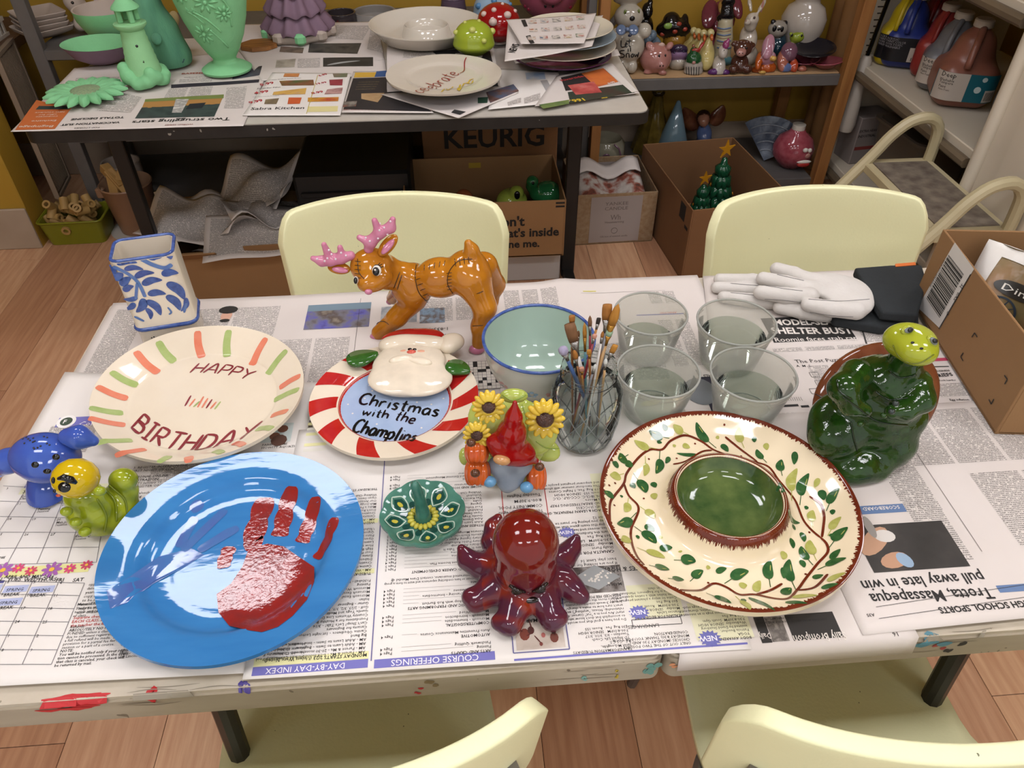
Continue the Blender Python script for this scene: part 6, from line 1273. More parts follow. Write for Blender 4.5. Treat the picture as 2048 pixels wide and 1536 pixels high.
for q in ((1110, 830), (1080, 890), (1020, 920), (850, 980)): tu.ball('knuckle', *zq(*q), 7, 6, TY - .062, mat('gl_gun', '#2b3330', rough=.15) if q[0] > 1060 else tg, rd=6)
sl_ = [[(zq(a, b) + (TY - .01,)) for a, b in L] for L in ([(520, 760), (600, 800)], [(660, 600), (720, 640)], [(1360, 660), (1300, 690)], [(1400, 850), (1330, 860)], [(1320, 1060), (1250, 1040)])]
tu.lines('shell_grooves', [e(930, 790, 485, 390, TY + .045, 110, 0, 28), e(900, 900, 440, 300, TY + .04, 110, 0, 15)], sl_, .0011, glaze('gl_groove', '#32160b'), TY, k=.012)

# ---------------------------------------------------------------- leather gloves
zg = zf(1488, 240, 560)
wl = mat('white_leather', '#cbc6c0', rough=.75, col2='#bfb9b2', scale=25, amt=.7, bump=.0008, bscale=140); dl = mat('dark_suede', '#24282a', rough=.9, col2='#1b1e20', scale=50, bump=.0006, bscale=300); orn = mat('orange_tag', '#c9682a', rough=.6); stc = mat('glove_seam', '#6d6a68', rough=.8)
def glove(label, z, fingers, palm, cuff, tagq, seams, txt=None):
    g = Fig('leather_glove', label, 'glove', P(*zg(*palm[0][0]), .747), 'leather welding gloves')
    pr = []
    for pts, r in fingers: Q = [P(*zg(a, b), z + dz) for a, b, dz in pts]; pr += [K(Q[i], Q[i + 1], r[i], r[i + 1], 0, .004) for i in range(len(Q) - 1)]
    for q, rx, ry, rz, dz in palm: cc_ = P(*zg(*q), z + dz); pr.append(E(cc_, (rx, ry, rz), 0, (0, 0, -.2), .012))
    g.blob('glove_hand', pr, wl, res=110, k=.008)
    mb = g.mesh(); C4 = [P(*zg(*q), z) for q in cuff]; o = [(q.x, q.y) for q in C4]; mb.prism(o, z - .010, z + .008); mb.build('cuff', dl, g.t, bevel=.004, smooth=40)
    mb = g.mesh(); T4 = [P(*zg(*q), z) for q in tagq]; mb.prism([(q.x, q.y) for q in T4], z + .0065, z + .0092); tg_ = mb.build('tag', orn, g.t)
    if txt:
        v, f, (a, b) = text2d(txt, .02); A, B = P(*zg(*tagq[3]), z), P(*zg(*tagq[2]), z); d = B - A; kk = d.length / (b - a) * .92; d.normalize(); off = Vector((-d.y, d.x, 0)) * .0015 + d * .001
        mb = g.mesh(); mb.add([tuple(A + off + d * (q[0] - a) * kk + Vector((-d.y, d.x, 0)) * q[1] * kk * .9 + Vector((0, 0, .0098))) for q in v], f); mb.build('tag_lettering', ink('#e0c0a0'), tg_)
    g.lines('seams', pr, [[(zg(a, b) + (onpl(zg(a, b), z + .015),)) for a, b in L] for L in seams], .0006, stc, 1.0, k=.008)
    return g
def onpl(q, z): return P(*q, z).y
glove('white leather welding glove with dark cuff, lying underneath the other glove', .7560, [([(-180, 1165, .002), (60, 1175, .004), (330, 1200, 0)], [.011, .013, .014]), ([(-200, 1225, 0), (50, 1240, 0), (330, 1260, 0)], [.011, .014, .015]), ([(-150, 1295, 0), (50, 1320, 0), (330, 1340, 0)], [.011, .013, .015]), ([(260, 1370, .004), (420, 1400, .004), (600, 1420, 0)], [.012, .013, .013])], [((480, 1330), .055, .038, .013, 0), ((560, 1380), .04, .03, .012, 0)], [(560, 1200), (1270, 1180), (1270, 1510), (1000, 1540), (650, 1480)], [(1040, 1456), (1190, 1460), (1190, 1490), (1042, 1486)], [[(-100, 1195), (200, 1220)], [(-100, 1262), (250, 1300)]], 'VULCAN')
glove('white leather welding glove with dark cuff, lying on top', .7790, [([(240, 1090, .004), (360, 1130, .004), (480, 1180, 0)], [.0125, .0145, .015]), ([(140, 1160, .002), (300, 1195, .004), (480, 1240, 0)], [.0125, .0145, .016]), ([(120, 1260, .002), (300, 1285, .003), (480, 1290, 0)], [.0125, .0145, .016]), ([(470, 1350, .002), (640, 1380, .002), (820, 1400, 0)], [.0125, .0145, .015])], [((620, 1210), .045, .036, .015, 0), ((750, 1270), .042, .05, .013, 0), ((830, 1290), .026, .05, .011, 0)], [(800, 1105), (1060, 1085), (1290, 1082), (1330, 1200), (1262, 1455), (1000, 1432), (900, 1280)], [(1095, 1082), (1240, 1070), (1245, 1090), (1098, 1102)], [[(240, 1130), (350, 1155), (440, 1175)], [(150, 1210), (300, 1235), (430, 1250)], [(470, 1310), (700, 1325), (920, 1310)], [(150, 1310), (300, 1320), (420, 1335)], [(480, 1405), (640, 1430), (800, 1440)]])

# ---------------------------------------------------------------- cardboard box with barcode, bag of snacks
card = mat('cardboard', '#8d6a45', rough=.85, col2='#825f3c', scale=4, amt=.6, bump=.0003, bscale=200); carde = mat('cardboard_edge', '#a5845a', rough=.9)
def open_box(name, label, loc, rz, w, d, h, th=.005, m=card, cat='box', group=None, lip=None):
    t = thing(name, label, cat, loc, rz, group)
    M().box((0, 0, th / 2), (w, d, th)).build('bottom', m, t, smooth=0)
    for nm, c_, s_ in (('side_panel', (-w / 2 + th / 2, 0, h / 2), (th, d, h)), ('side_panel', (w / 2 - th / 2, 0, h / 2), (th, d, h)), ('end_panel', (0, -d / 2 + th / 2, h / 2), (w - 2 * th, th, h)), ('end_panel', (0, d / 2 - th / 2, h / 2), (w - 2 * th, th, h))):
        M().box(c_, s_, ch=.0012).build(nm, m, t, smooth=0)
    return t
RZ = math.atan2(.779 - .82, 1.071 - .731); RZ = -RZ
bx = thing('cardboard_box', 'open cardboard box with a barcode label at the end of the table', 'box', (.779, .731, .750), -math.atan2(.82 - .779, 1.071 - .731))
BW, BD, BH, th = .36, .342, .150, .004
M().box((BW / 2, BD / 2, th / 2), (BW, BD, th)).build('bottom', card, bx, smooth=0)
lp = M().box((th / 2, BD / 2, BH / 2), (th, BD, BH), ch=.001).build('side_panel', card, bx, smooth=0); M().box((BW - th / 2, BD / 2, BH / 2), (th, BD, BH), ch=.001).build('side_panel', card, bx, smooth=0)
M().box((BW / 2, th / 2, BH / 2), (BW - 2 * th, th, BH), ch=.001).build('end_panel', card, bx, smooth=0); M().box((BW / 2, BD - th / 2, BH / 2), (BW - 2 * th, th, BH), ch=.001).build('end_panel', card, bx, smooth=0)
R_ = Matrix.Rotation(-bx.rotation_euler.z, 3, 'Z')
def onface(q):                       # photo point -> (along, up) on the barcode side of the box
    X, Y, d = ray(*q); o = R_ @ (Vector((0, 0, CAM_Z)) - bx.location); v = R_ @ Vector((X, Y, d)); t = -o.x / v.x; p = o + v * t; return (p.y, p.z)
def fq(mb, q4, e): mb.add([(-e, *onface(q)) for q in q4], [(0, 1, 2, 3)])
mb = M(); fq(mb, [zg(1545, 895), zg(1685, 1090), zg(1435, 1525), zg(1272, 1370)], .0006); lab = mb.build('barcode_label', mat('label_white', '#c9c4bf', rough=.5), lp, smooth=0)
mb = M(); a0, a1, b1, b0 = [np.array(onface(zg(*q))) for q in ((1500, 985), (1612, 1130), (1432, 1455), (1335, 1310))]
t_ = 0
while t_ < .97:
    w_ = random.choice((.008, .012, .02, .03)); q = [a0 + (b0 - a0) * t_, a1 + (b1 - a1) * t_, a1 + (b1 - a1) * (t_ + w_), a0 + (b0 - a0) * (t_ + w_)]; mb.add([(-.001, *x) for x in q], [(0, 1, 2, 3)]); t_ += w_ + random.choice((.008, .014, .02))
q = [onface(zg(*x)) for x in ((1660, 1125), (1664, 1130), (1432, 1530), (1426, 1528))]; mb.add([(-.001, *x) for x in q], [(0, 1, 2, 3)]); mb.build('barcode', ink('#1c1b1a'), lab, smooth=0)
def facetext(s_, q0, q1, bold, par, hs=1, col='#1c1b1a'):
    v, f, (a, b) = text2d(s_, bold); A, B = np.array(onface(q0)), np.array(onface(q1)); d = B - A; L_ = np.linalg.norm(d); d /= L_; n = np.array((d[1], -d[0])); k = L_ / (b - a); M().add([(-.0011, *(A + d * (x[0] - a) * k + n * x[1] * k * hs)) for x in v], f).build('label_lettering', ink(col), par, smooth=0)
facetext('C        2X0   J2', zg(1482, 1420), zg(1600, 1195), .01, lab, -1); facetext('SDWA JY35 UOA 80G0', zg(1362, 1215), zg(1468, 1020), .004, lab, -1)
mb = M()
for A_, B_, C_ in (((1670, 345), (1690, 315), (1710, 345)), ((1608, 460), (1588, 488), (1606, 520)), ((1908, 625), (1930, 655), (1910, 690)), ((1795, 800), (1812, 835), (1832, 798))):
    L = [np.array(onface(zq(*x))) for x in (A_, B_, C_)]
    for i in (0, 1): stroke(mb, [L[i], L[i + 1]], .0022, lambda y, z: (-.001, y, z), taper='none')
mb.build('arrow_marks', ink('#26221e'), lp, smooth=0)
sb = Fig('snack_bag', 'crumpled snack bag with brown and green print inside the cardboard box', 'bag', (.93, .93, .7545))
bagm = mat('bag_foil', '#8a6a4a', rough=.3, col2='#4f5a3a', scale=12, amt=1, bump=.003, bscale=30); bagw = mat('bag_white', '#c9c4bd', rough=.35, bump=.002, bscale=40)
def bag(u, v):
    x = (u - .5) * .20; zz = v * .15; tk = .045 * (math.sin(math.pi * min(1, max(0, v))) ** .6) * (math.sin(math.pi * u) ** .5)
    return (x, -tk + .006 * math.sin(14 * u + 5 * v), zz)
def bag2(u, v): p = bag(1 - u, v); return (p[0], .06 - p[1] * .6 - .06 * abs(2 * v - 1) ** 4, p[2])
bb = M().at((-.02, 0, .0), (-.35, 0, -.9)); bb.grid(bag, 24, 24).grid(lambda u, v: (bag(1 - u, v)[0], -bag(1 - u, v)[1] * .8, bag(1 - u, v)[2]), 24, 24); bb.build('bag_body', bagm, sb.t, smooth=180, weld=True)
bb = M().at((-.02, 0, .0), (-.35, 0, -.9)); bb.grid(lambda u, v: (bag(u * .16, v)[0], bag(u * .16, v)[1] - .0018, bag(u * .16, v)[2]), 6, 24).grid(lambda u, v: (bag(u, .88 + v * .12)[0], bag(u, .88 + .12 * v)[1] - .0018, bag(u, .88 + .12 * v)[2]), 24, 5); bb.build('white_border', bagw, sb.t, smooth=180)
bb = M().at((-.02, 0, .0), (-.35, 0, -.9)); patch(bb, circ((.42, .62), .2, 24, .085), lambda u, v: (bag(u, v)[0], bag(u, v)[1] - .002, bag(u, v)[2]), 4); ov = bb.build('oval_badge', mat('badge_dark', '#2c2a26', rough=.35), sb.t, smooth=180)
bb = M().at((-.02, 0, .0), (-.35, 0, -.9)); v, f, (a, b) = text2d('Dino', .0); bb.add([(lambda u_, v_: (bag(u_, v_)[0], bag(u_, v_)[1] - .003, bag(u_, v_)[2]))(.29 + (q[0] - a) / (b - a) * .27, .585 + q[1] * .1) for q in v], f); bb.build('badge_lettering', ink('#d5d0c5'), ov)
sp = M().at((-.02, 0, .0), (-.35, 0, -.9))
for (u0, v0), cc_ in (((.35, .35), 0),): 
    for k in range(10): a = 2 * math.pi * k / 10; stroke(sp, [(u0, v0), (u0 + .12 * math.cos(a), v0 + .15 * math.sin(a))], .012, lambda u, v: (bag(u, v)[0], bag(u, v)[1] - .002, bag(u, v)[2]), step=.02)
    stroke(sp, [(u0 + .13 * math.cos(a), v0 + .16 * math.sin(a)) for a in np.arange(25) * 2 * math.pi / 24], .02, lambda u, v: (bag(u, v)[0], bag(u, v)[1] - .002, bag(u, v)[2]), step=.03)
sp.build('wheel_print', ink('#23303c'), sb.t)
hb = thing('wire_ball', 'dark mesh-wrapped bundle at the back corner of the cardboard box', 'bundle', (1.04, 1.01, .756))
M().ell((0, 0, .09), (.05, .045, .085), 18, 12).build('wrapped_core', mat('bundle_pink', '#8d7066', rough=.5, col2='#6b4c40', scale=20), hb, smooth=180)
for k in range(9):
    a = k * .35; M().tube([(.051 * math.sin(t) * math.cos(a), .046 * math.sin(t) * math.sin(a), .09 - .086 * math.cos(t)) for t in np.arange(21) * 2 * math.pi / 20], .0014, 5).build('mesh_wire', GB, hb, smooth=180)
# ---------------------------------------------------------------- the back table
z1 = zf(0, 0, 560); z2 = zf(480, 0, 560); z3 = zf(960, 0, 560); GRP = 'newspapers on the back table'
pt = lambda z, *Q: [P(*z(*q), TT).xy for q in Q]
s = Sheet('newspaper with an orange advertisement on the corner of the back table', [P(150, 138, TT).xy, P(560, 95, TT).xy, P(487, 254, TT).xy, P(22, 266, TT).xy], 1, grp=GRP)
def quad(s, z, Q, m, e=.0009, name='colour_band'):
    a = [np.array(P(*z(*q), s.z).xy) for q in Q]; s.mb(name, m).grid(lambda u, v: s.on(*((a[0] * (1 - u) + a[1] * u) * (1 - v) + (a[3] * (1 - u) + a[2] * u) * v), e), 8, 8)
def cols(s, z, Q, m='body_text_big'):
    a = [np.array(P(*z(*q), s.z).xy) for q in Q]; b = s.mb('text_columns', m); F = lambda u, v: (a[0] * (1 - u) + a[1] * u) * (1 - v) + (a[3] * (1 - u) + a[2] * u) * v
    b.grid(lambda u, v: s.on(*F(u, v), .0009), 6, 6); b.uv = (b.uv or []) + [tuple(F(i / 6, j / 6)) for j in range(7) for i in range(7)]
quad(s, z1, [(270, 740), (530, 800), (405, 955), (115, 962)], ink('#b5602e')); quad(s, z1, [(290, 785), (535, 790), (510, 812), (265, 812)], ink('#2f3a38'), .0012)
for t_, y, x0, x1 in (('Exclusive', 890, 420, 240), ('corporate', 860, 430, 270), ('offer for', 845, 425, 290), ("NEW S'SOURCE", 828, 480, 265), ('Beginpage', 930, 400, 150)): s.tpx(t_, z1(x0, y), z1(x1, y + 4), .006, '#d8cabb', .8, .0014)
s.tpx('VACCINATION SUIT', z1(885, 898), z1(455, 920), .03, BLK, 1.0, .001); s.tpx('TOTALS DECLINE', z1(915, 860), z1(530, 880), .03, BLK, 1.0, .001); s.tpx('TOP STORIES', z1(740, 938), z1(550, 945), .01, BLK); s.tpx('Two struggling stars', z1(1690, 868), z1(975, 893), .012, BLK, .9, .001); s.tpx('WORLD SERIES', z1(1420, 915), z1(1210, 922), .008, '#7a3a34')
quad(s, z1, [(1065, 740), (1635, 715), (1610, 770), (1040, 800)], ink('#a5783f')); quad(s, z1, [(1065, 735), (1640, 700), (1637, 728), (1060, 755)], ink('#6f7c40'), .0011); quad(s, z1, [(1040, 795), (1612, 768), (1570, 862), (990, 875)], photo_mat('photo_ball', ['#1f2a2c', '#33423f', '#2a2d2f'], 20, 31)); quad(s, z1, [(1290, 735), (1385, 735), (1330, 835), (1260, 835)], photo_mat('photo_white', ['#c9c4bd', '#8f8c88', '#d5d0c8'], 40, 32), .0013); quad(s, z1, [(1390, 770), (1510, 760), (1480, 800), (1360, 810)], ink('#1c2026'), .0013)
for Q in ([(560, 580), (880, 570), (830, 640), (540, 660)], [(900, 690), (1040, 720), (960, 830), (700, 820)], [(1240, 660), (1380, 650), (1350, 720), (1200, 730)], [(1400, 650), (1560, 640), (1540, 700), (1370, 715)], [(1660, 650), (1810, 640), (1780, 800), (1640, 800)], [(560, 690), (700, 690), (640, 800), (560, 800)]): cols(s, z1, Q)
quad(s, z1, [(1255, 630), (1900, 590), (1895, 612), (1255, 655)], ink('#2a2530')); s.tpx('BASEMENT', z1(1330, 555), z1(1560, 545), .02, '#a34a32', .9); s.tpx('Wallboards Inc', z1(1345, 580), z1(1480, 575), .006); quad(s, z1, [(1720, 520), (1920, 490), (1900, 560), (1700, 590)], photo_mat('photo_shoe', ['#2a2c30', '#4a5058', '#3a3440'], 18, 33)); cols(s, z1, [(1320, 590), (1560, 575), (1550, 605), (1310, 615)]); s.done()
s = Sheet('newspaper under the wooden coaster and bisque tree, with dark photographs', pt(z2, (-150, 190), (1000, 165), (1080, 560), (160, 600)), 2, grp=GRP)
for Q, c in (([(510, 330), (890, 325), (860, 405), (500, 395)], ['#1f1e1c', '#4a463f', '#2b2a27']), ([(610, 435), (975, 430), (975, 495), (610, 500)], ['#26241f', '#37342e', '#2a2825']), ([(270, 450), (410, 440), (400, 500), (260, 505)], ['#8a8272', '#aaa294', '#6d6658']), ([(300, 350), (470, 360), (460, 400), (290, 390)], ['#5a4038', '#7a6a5c', '#3a2d28'])): quad(s, z2, Q, photo_mat('photo_b%d' % Q[0][0], c, 16, Q[0][0] % 17))
stroke(s.mb('photo_streak', ink('#9a9b98')), [tuple(P(*z2(*q), TT).xy) for q in ((640, 490), (760, 470), (880, 458))], .014, lambda x, y: s.on(x, y, .0013), taper='leaf')
for Q in ([(705, 195), (960, 195), (900, 300), (700, 290)], [(960, 200), (1010, 200), (1050, 400), (930, 370)], [(425, 440), (590, 435), (585, 505), (420, 505)]): cols(s, z2, Q)
s.tpx('Watch the sky room', z2(1080, 445), z2(1010, 452), .012); s.done()
s = Sheet('grocery flyer with red prices at the front of the back table', pt(z2, (240, 545), (815, 550), (735, 858), (20, 860)), 4, m='newsprint_white', grp=GRP)
for t_, a, b in (('4.99', (110, 705), (215, 690)), ('9.99', (75, 775), (175, 755)), ('8.99', (530, 705), (615, 690)), ('19.99', (565, 635), (640, 620)), ('5.99', (155, 645), (255, 628)), ('6.99', (585, 575), (645, 560))): s.tpx(t_, z2(*a), z2(*b), .03, '#a52a30', 1.1)
for t_, a, b in (('Lemon Stuffed Sweet Roast', (215, 605), (450, 590)), ('Flounder Fillet', (130, 668), (300, 658)), ('Tide Liquid Laundry Detergent', (95, 728), (290, 718)), ('Sabra Kitchen', (80, 820), (470, 812))): s.tpx(t_, z2(*a), z2(*b), .008)
for Q, c in (([(290, 610), (540, 600), (545, 640), (310, 645)], ['#4a5a30', '#7a4a30', '#8a7a40']), ([(250, 690), (490, 660), (480, 705), (240, 712)], ['#b8946a', '#c9a04a', '#a8785a']), ([(655, 600), (755, 595), (750, 640), (660, 640)], ['#7a2a30', '#9a3a44']), ([(640, 670), (755, 655), (745, 700), (620, 705)], ['#8a5a58', '#b5908a', '#7a4a48']), ([(500, 730), (725, 725), (720, 755), (498, 760)], ['#a83a2a', '#c08a2a', '#3a2a26']), ([(360, 730), (455, 730), (440, 775), (350, 778)], ['#b04a26', '#c25a2a']), ([(190, 745), (290, 735), (270, 778), (180, 778)], ['#8a7a5a', '#6a5a44']), ([(330, 555), (440, 555), (430, 580), (320, 580)], ['#a8643a', '#c98a4a']), ([(680, 555), (790, 552), (785, 580), (690, 582)], ['#5a6a4a', '#7a6a5a'])): quad(s, z2, Q, photo_mat('photo_f%d_%d' % Q[0], c, 22, Q[0][0] % 13))
quad(s, z2, [(570, 565), (574, 565), (490, 850), (486, 850)], ink('#b5a030')); quad(s, z2, [(500, 795), (720, 790), (715, 830), (495, 835)], ink('#cfc48a'), .0007); s.done()
s = Sheet('newspaper with a black advertisement under the celebration plate', pt(z2, (830, 540), (1120, 530), (1420, 845), (745, 842)), 5, grp=GRP)
quad(s, z2, [(845, 548), (1000, 545), (985, 580), (835, 585)], ink('#c09a3a')); quad(s, z2, [(1000, 538), (1095, 530), (1095, 575), (985, 580)], ink('#33507f')); quad(s, z2, [(830, 590), (1090, 580), (1400, 835), (760, 820)], photo_mat('photo_black', ['#1e1b1c', '#262223', '#2d282a'], 8, 41)); quad(s, z2, [(890, 705), (1060, 700), (1010, 770), (890, 745)], photo_mat('photo_nut', ['#8a6a4a', '#a5865f', '#b59a74'], 20, 42), .0013); quad(s, z2, [(765, 765), (860, 760), (850, 800), (755, 805)], photo_mat('photo_can', ['#a8452a', '#5a5048', '#8a857c'], 25, 43), .0013)
for k in range(4): s.tpx('Scale sacred experiences', z2(1020 - 10 * k, 615 + 18 * k), z2(870 - 8 * k, 620 + 18 * k), .004, '#b5a268', .7, .0014)
s.tpx('LIVE ON DEMAND PODCASTS HERE TO-DO-SUMMERTIME', z2(1400, 825), z2(760, 818), .012, '#8a4a44'); s.done()
s = Sheet('folded newspaper sticking out under the celebration plate', pt(z2, (1030, 715), (1790, 620), (2040, 700), (1600, 890)), 8, grp=GRP); quad(s, z2, [(1545, 850), (1570, 828), (1655, 845), (1610, 868)], ink('#2c2a29')); quad(s, z2, [(1740, 740), (1815, 735), (1810, 780), (1740, 782)], ink('#2a4a36')); quad(s, z2, [(1800, 700), (2000, 640), (2040, 690), (1830, 780)], photo_mat('photo_folk', ['#3a2a2c', '#6a4a40', '#4a5a70', '#8a4050'], 16, 44)); s.done()
s = Sheet('white coupon flyer between the plates and the meat flyer', pt(z3, (130, 520), (570, 540), (640, 765), (60, 820)), 6, m='newsprint_white', grp=GRP)
quad(s, z3, [(330, 550), (470, 545), (480, 600), (340, 605)], photo_mat('photo_cpn', ['#7d95b5', '#a9b4c4', '#c9c4be'], 20, 45)); quad(s, z3, [(440, 610), (490, 605), (560, 735), (510, 740)], ink('#9a9694')); quad(s, z3, [(590, 590), (598, 590), (650, 765), (640, 765)], ink('#a83848'))
for Q in ([(200, 770), (300, 735), (300, 770), (205, 795)], [(320, 740), (440, 700), (440, 750), (325, 780)]): cols(s, z3, Q)
s.done()
s = Sheet('meat flyer in red, orange and green at the corner of the back table', pt(z3, (560, 575), (960, 480), (1165, 700), (400, 800)), 7, grp=GRP)
quad(s, z3, [(590, 590), (770, 550), (830, 660), (625, 690)], ink('#211c1b'), .0007); quad(s, z3, [(740, 560), (900, 520), (1010, 620), (850, 660)], photo_mat('photo_or', ['#b0522a', '#c46a2c', '#a0402a'], 10, 46)); quad(s, z3, [(640, 650), (830, 620), (890, 700), (700, 720)], photo_mat('photo_meat', ['#8a2a2c', '#b04a44', '#c07068'], 24, 47), .0012); quad(s, z3, [(640, 700), (1050, 640), (1130, 700), (660, 780)], photo_mat('photo_grn', ['#232b22', '#2f3a2c', '#3a2a22'], 14, 48)); quad(s, z3, [(430, 790), (650, 755), (650, 785), (460, 820)], photo_mat('photo_gr2', ['#3f5a34', '#6a7a40', '#2a3a28'], 20, 49)); quad(s, z3, [(900, 520), (960, 500), (1150, 690), (1110, 700)], ink('#cfc8c0'), .0012)
s.tpx('166.', z3(750, 745), z3(650, 760), .03, '#c9a92a', 1.0, .0016); s.tpx('wer', z3(930, 735), z3(880, 742), .03, '#c9a92a', 1.0, .0016); s.tpx('Riverside', z3(600, 620), z3(760, 585), .01, '#b5383a', 1.0, .0012); s.tpx('8.99', z3(945, 640), z3(990, 625), .02, '#d8cfc6', 1.0, .0016); s.done()

# pale green bisque pieces
mint = mat('bisque_mint', '#7fbf8a', rough=.85, col2='#74b07f', scale=20, bump=.0006, bscale=150); mintd = mat('bisque_mint_worn', '#6aa882', rough=.85, col2='#528a70', scale=9, amt=.9, stretch=(3, 3, .6), speck=(26, .73, '#39505a'), bump=.0008, bscale=80)
mauve = mat('bisque_mauve', '#7d6474', rough=.8, col2='#6f5867', scale=20); wb = mat('bisque_white', '#b3a599', rough=.85, col2='#a5978b', scale=15)
BZ = TT + .0105
f0 = P(175, 192, BZ); t = thing('sunflower_dish', 'pale green bisque sunflower-shaped dish at the table corner', 'dish', f0)
n = 17; o = []
for k in range(n * 8): a = 2 * math.pi * k / (n * 8); ph = (k % 8) / 8; r = .078 + .034 * (1 - abs(2 * ph - 1)) ** .8; o.append((r * math.cos(a), r * math.sin(a) * 1.02))
v = [(x * q, y * q, z) for q, z in ((.55, .0), (1, .008), (1, .014), (.8, .024), (.5, .020), (.42, .018)) for x, y in o]; nn = len(o); fs = [(j * nn + i, j * nn + (i + 1) % nn, j * nn + nn + (i + 1) % nn, j * nn + nn + i) for j in range(5) for i in range(nn)] + [tuple(range(nn - 1, -1, -1)), tuple(range(5 * nn, 6 * nn))]
M().add(v, fs).build('petals', mint, t, smooth=60); M().ell((0, 0, .016), (.043, .043, .008), 24, 8).build('seed_head', mat('seed_texture', '#8fa07a', rough=.9, col2='#74886a', scale=200, amt=1, bump=.002, bscale=300), t, smooth=180)
t = thing('lighthouse_figurine', 'pale green bisque lighthouse on a rocky base', 'figurine', P(297, 166, BZ), -.2); t.scale = (.9, .9, .68)
mintl = mat('bisque_mint_light', '#8fc48f', rough=.85, col2='#82b684', scale=20, bump=.0006, bscale=150)
TW = [(.056 - .022 * j / 16 + (.0016 if j % 2 else 0), .02 + .2 * j / 16) for j in range(17)]
tw = M().lathe(TW + [(.040, .225), (.049, .238), (.049, .246), (.034, .248), (.034, .252)], 40).build('tower', mintl, t, smooth=40)
for k in range(4): a = math.pi / 4 + k * math.pi / 2 + .1; M().box((.026 * math.cos(a), .026 * math.sin(a), .276), (.016, .016, .05), ch=.003, rz=a).build('lantern_post', mint, t)
M().lathe([(.036, .30), (.042, .303), (.040, .31), (.02, .335), (.008, .345), (.010, .352), (.004, .36), (1e-6, .362)], 32).build('lantern_roof', mint, t, smooth=50)
for a, z in ((-58, .165), (-52, .105)): A = math.radians(a); r = .053 - .022 * z / .2; M().ell((r * math.cos(A), r * math.sin(A), z), (.007, .007, .011), 10, 8).build('window_opening', GB, t)
rk = [E((.05 * math.cos(a), .05 * math.sin(a), .018 + .010 * ((k * 7) % 3)), (.026, .026, .028)) for k, a in enumerate(np.arange(12) * 2 * math.pi / 12)] + [E((-.045, -.035, .075), (.022, .02, .026)), E((-.03, -.05, .05), (.026, .02, .03)), E((.04, -.038, .055), (.02, .018, .03))]
blob_obj('rocks', rk, mint, t, res=50, k=.01, zmin=0); M().box((.042, -.036, .055), (.012, .012, .02)).build('door_opening', GB, t)
t = thing('oval_dish', 'oval bowl, mauve outside and pale green inside, beside the lighthouse', 'bowl', P(208, 122, BZ), -.1)
M().lathe([(1e-6, 0), (.05, 0), (.085, .018), (.108, .05), (.112, .056)], 56, sx=1, sy=.8, cap=False).build('outer_wall', mauve, t, smooth=60); M().lathe([(.112, .056), (.105, .055), (.08, .022), (.045, .008), (1e-6, .007)], 56, sx=1, sy=.8, cap=False).build('inner_wall', mint, t, smooth=60)
t = thing('deep_bowl', 'pale green bisque bowl with a white inside, behind the lighthouse', 'bowl', P(232, 82, BZ))
M().lathe([(1e-6, 0), (.05, 0), (.075, .03), (.098, .075), (.102, .105)], 56, cap=False).build('outer_wall', mint, t, smooth=60); M().lathe([(.102, .105), (.097, .104), (.092, .075), (.07, .034), (.04, .012), (1e-6, .01)], 56, cap=False).build('inner_wall', wb, t, smooth=60)
e, c = zoomed(z1, 560); YP = 2.50
pf = Fig('penguin_figurine', 'worn green bisque penguin-like figure behind the lighthouse', 'figurine', P(325, 140, BZ))
pf.blob('body', [e(1210, 400, 185, 150, YP, 160), e(1160, 250, 150, 170, YP, 140), e(1090, 100, 105, 150, YP, 100), e(1060, -40, 80, 110, YP, 80)], mintd, res=60, k=.03, zmin=BZ); pf.blob('wing', [e(1145, 285, 40, 45, YP - .075, 20, 0, 20)], mintd, res=24)
pf.blob('yellow_beak', [e(1270, 140, 40, 60, 2.60, 30)], mat('bisque_yellow', '#b5a070', rough=.85), res=20)
vt2 = thing('pedestal_vase', 'tall pale green bisque vase with raised flowers on a round foot', 'vase', P(455, 139, BZ), .2)
VP = [(.073, 0), (.075, .006), (.06, .016), (.036, .026), (.034, .036), (.05, .06), (.072, .10), (.090, .15), (.102, .2), (.108, .25), (.112, .29)]

vr = lambda z: float(np.interp(z, [q[1] for q in VP], [q[0] for q in VP]))
pv = []
for i in range(len(VP) - 1):
    for k in range(4): zz = VP[i][1] + (VP[i + 1][1] - VP[i][1]) * k / 4; pv.append((vr(zz), zz))
M().lathe([(1e-6, 0)] + pv + [(.112, .29), (.106, .29), (.1, .25), (.08, .14), (.02, .07), (1e-6, .06)], 56).build('vase_body', mint, vt2, smooth=60)
for a0, z, r in ((-115, .125, .030), (-95, .215, .030), (-60, .26, .026), (-135, .235, .026), (-70, .18, .024)):
    mb = M(); A = math.radians(a0); vs_ = lambda x, y: ((vr(y) + .001) * math.cos(x), (vr(y) + .001) * math.sin(x), y)
    for k in range(9): th = 2 * math.pi * k / 9; q0 = vs_(A + .3 * r * math.cos(th) / .09, z + .3 * r * math.sin(th)); q1 = vs_(A + r * math.cos(th) / .09, z + r * math.sin(th)); mb.tube([q0, tuple((np.array(q0) + q1) / 2 * 1.005), q1], [.002, .0045, .0015], 6)
    mb.ell(vs_(A, z), .006, 8, 6); mb.build('raised_flower', mint, vt2, smooth=180)
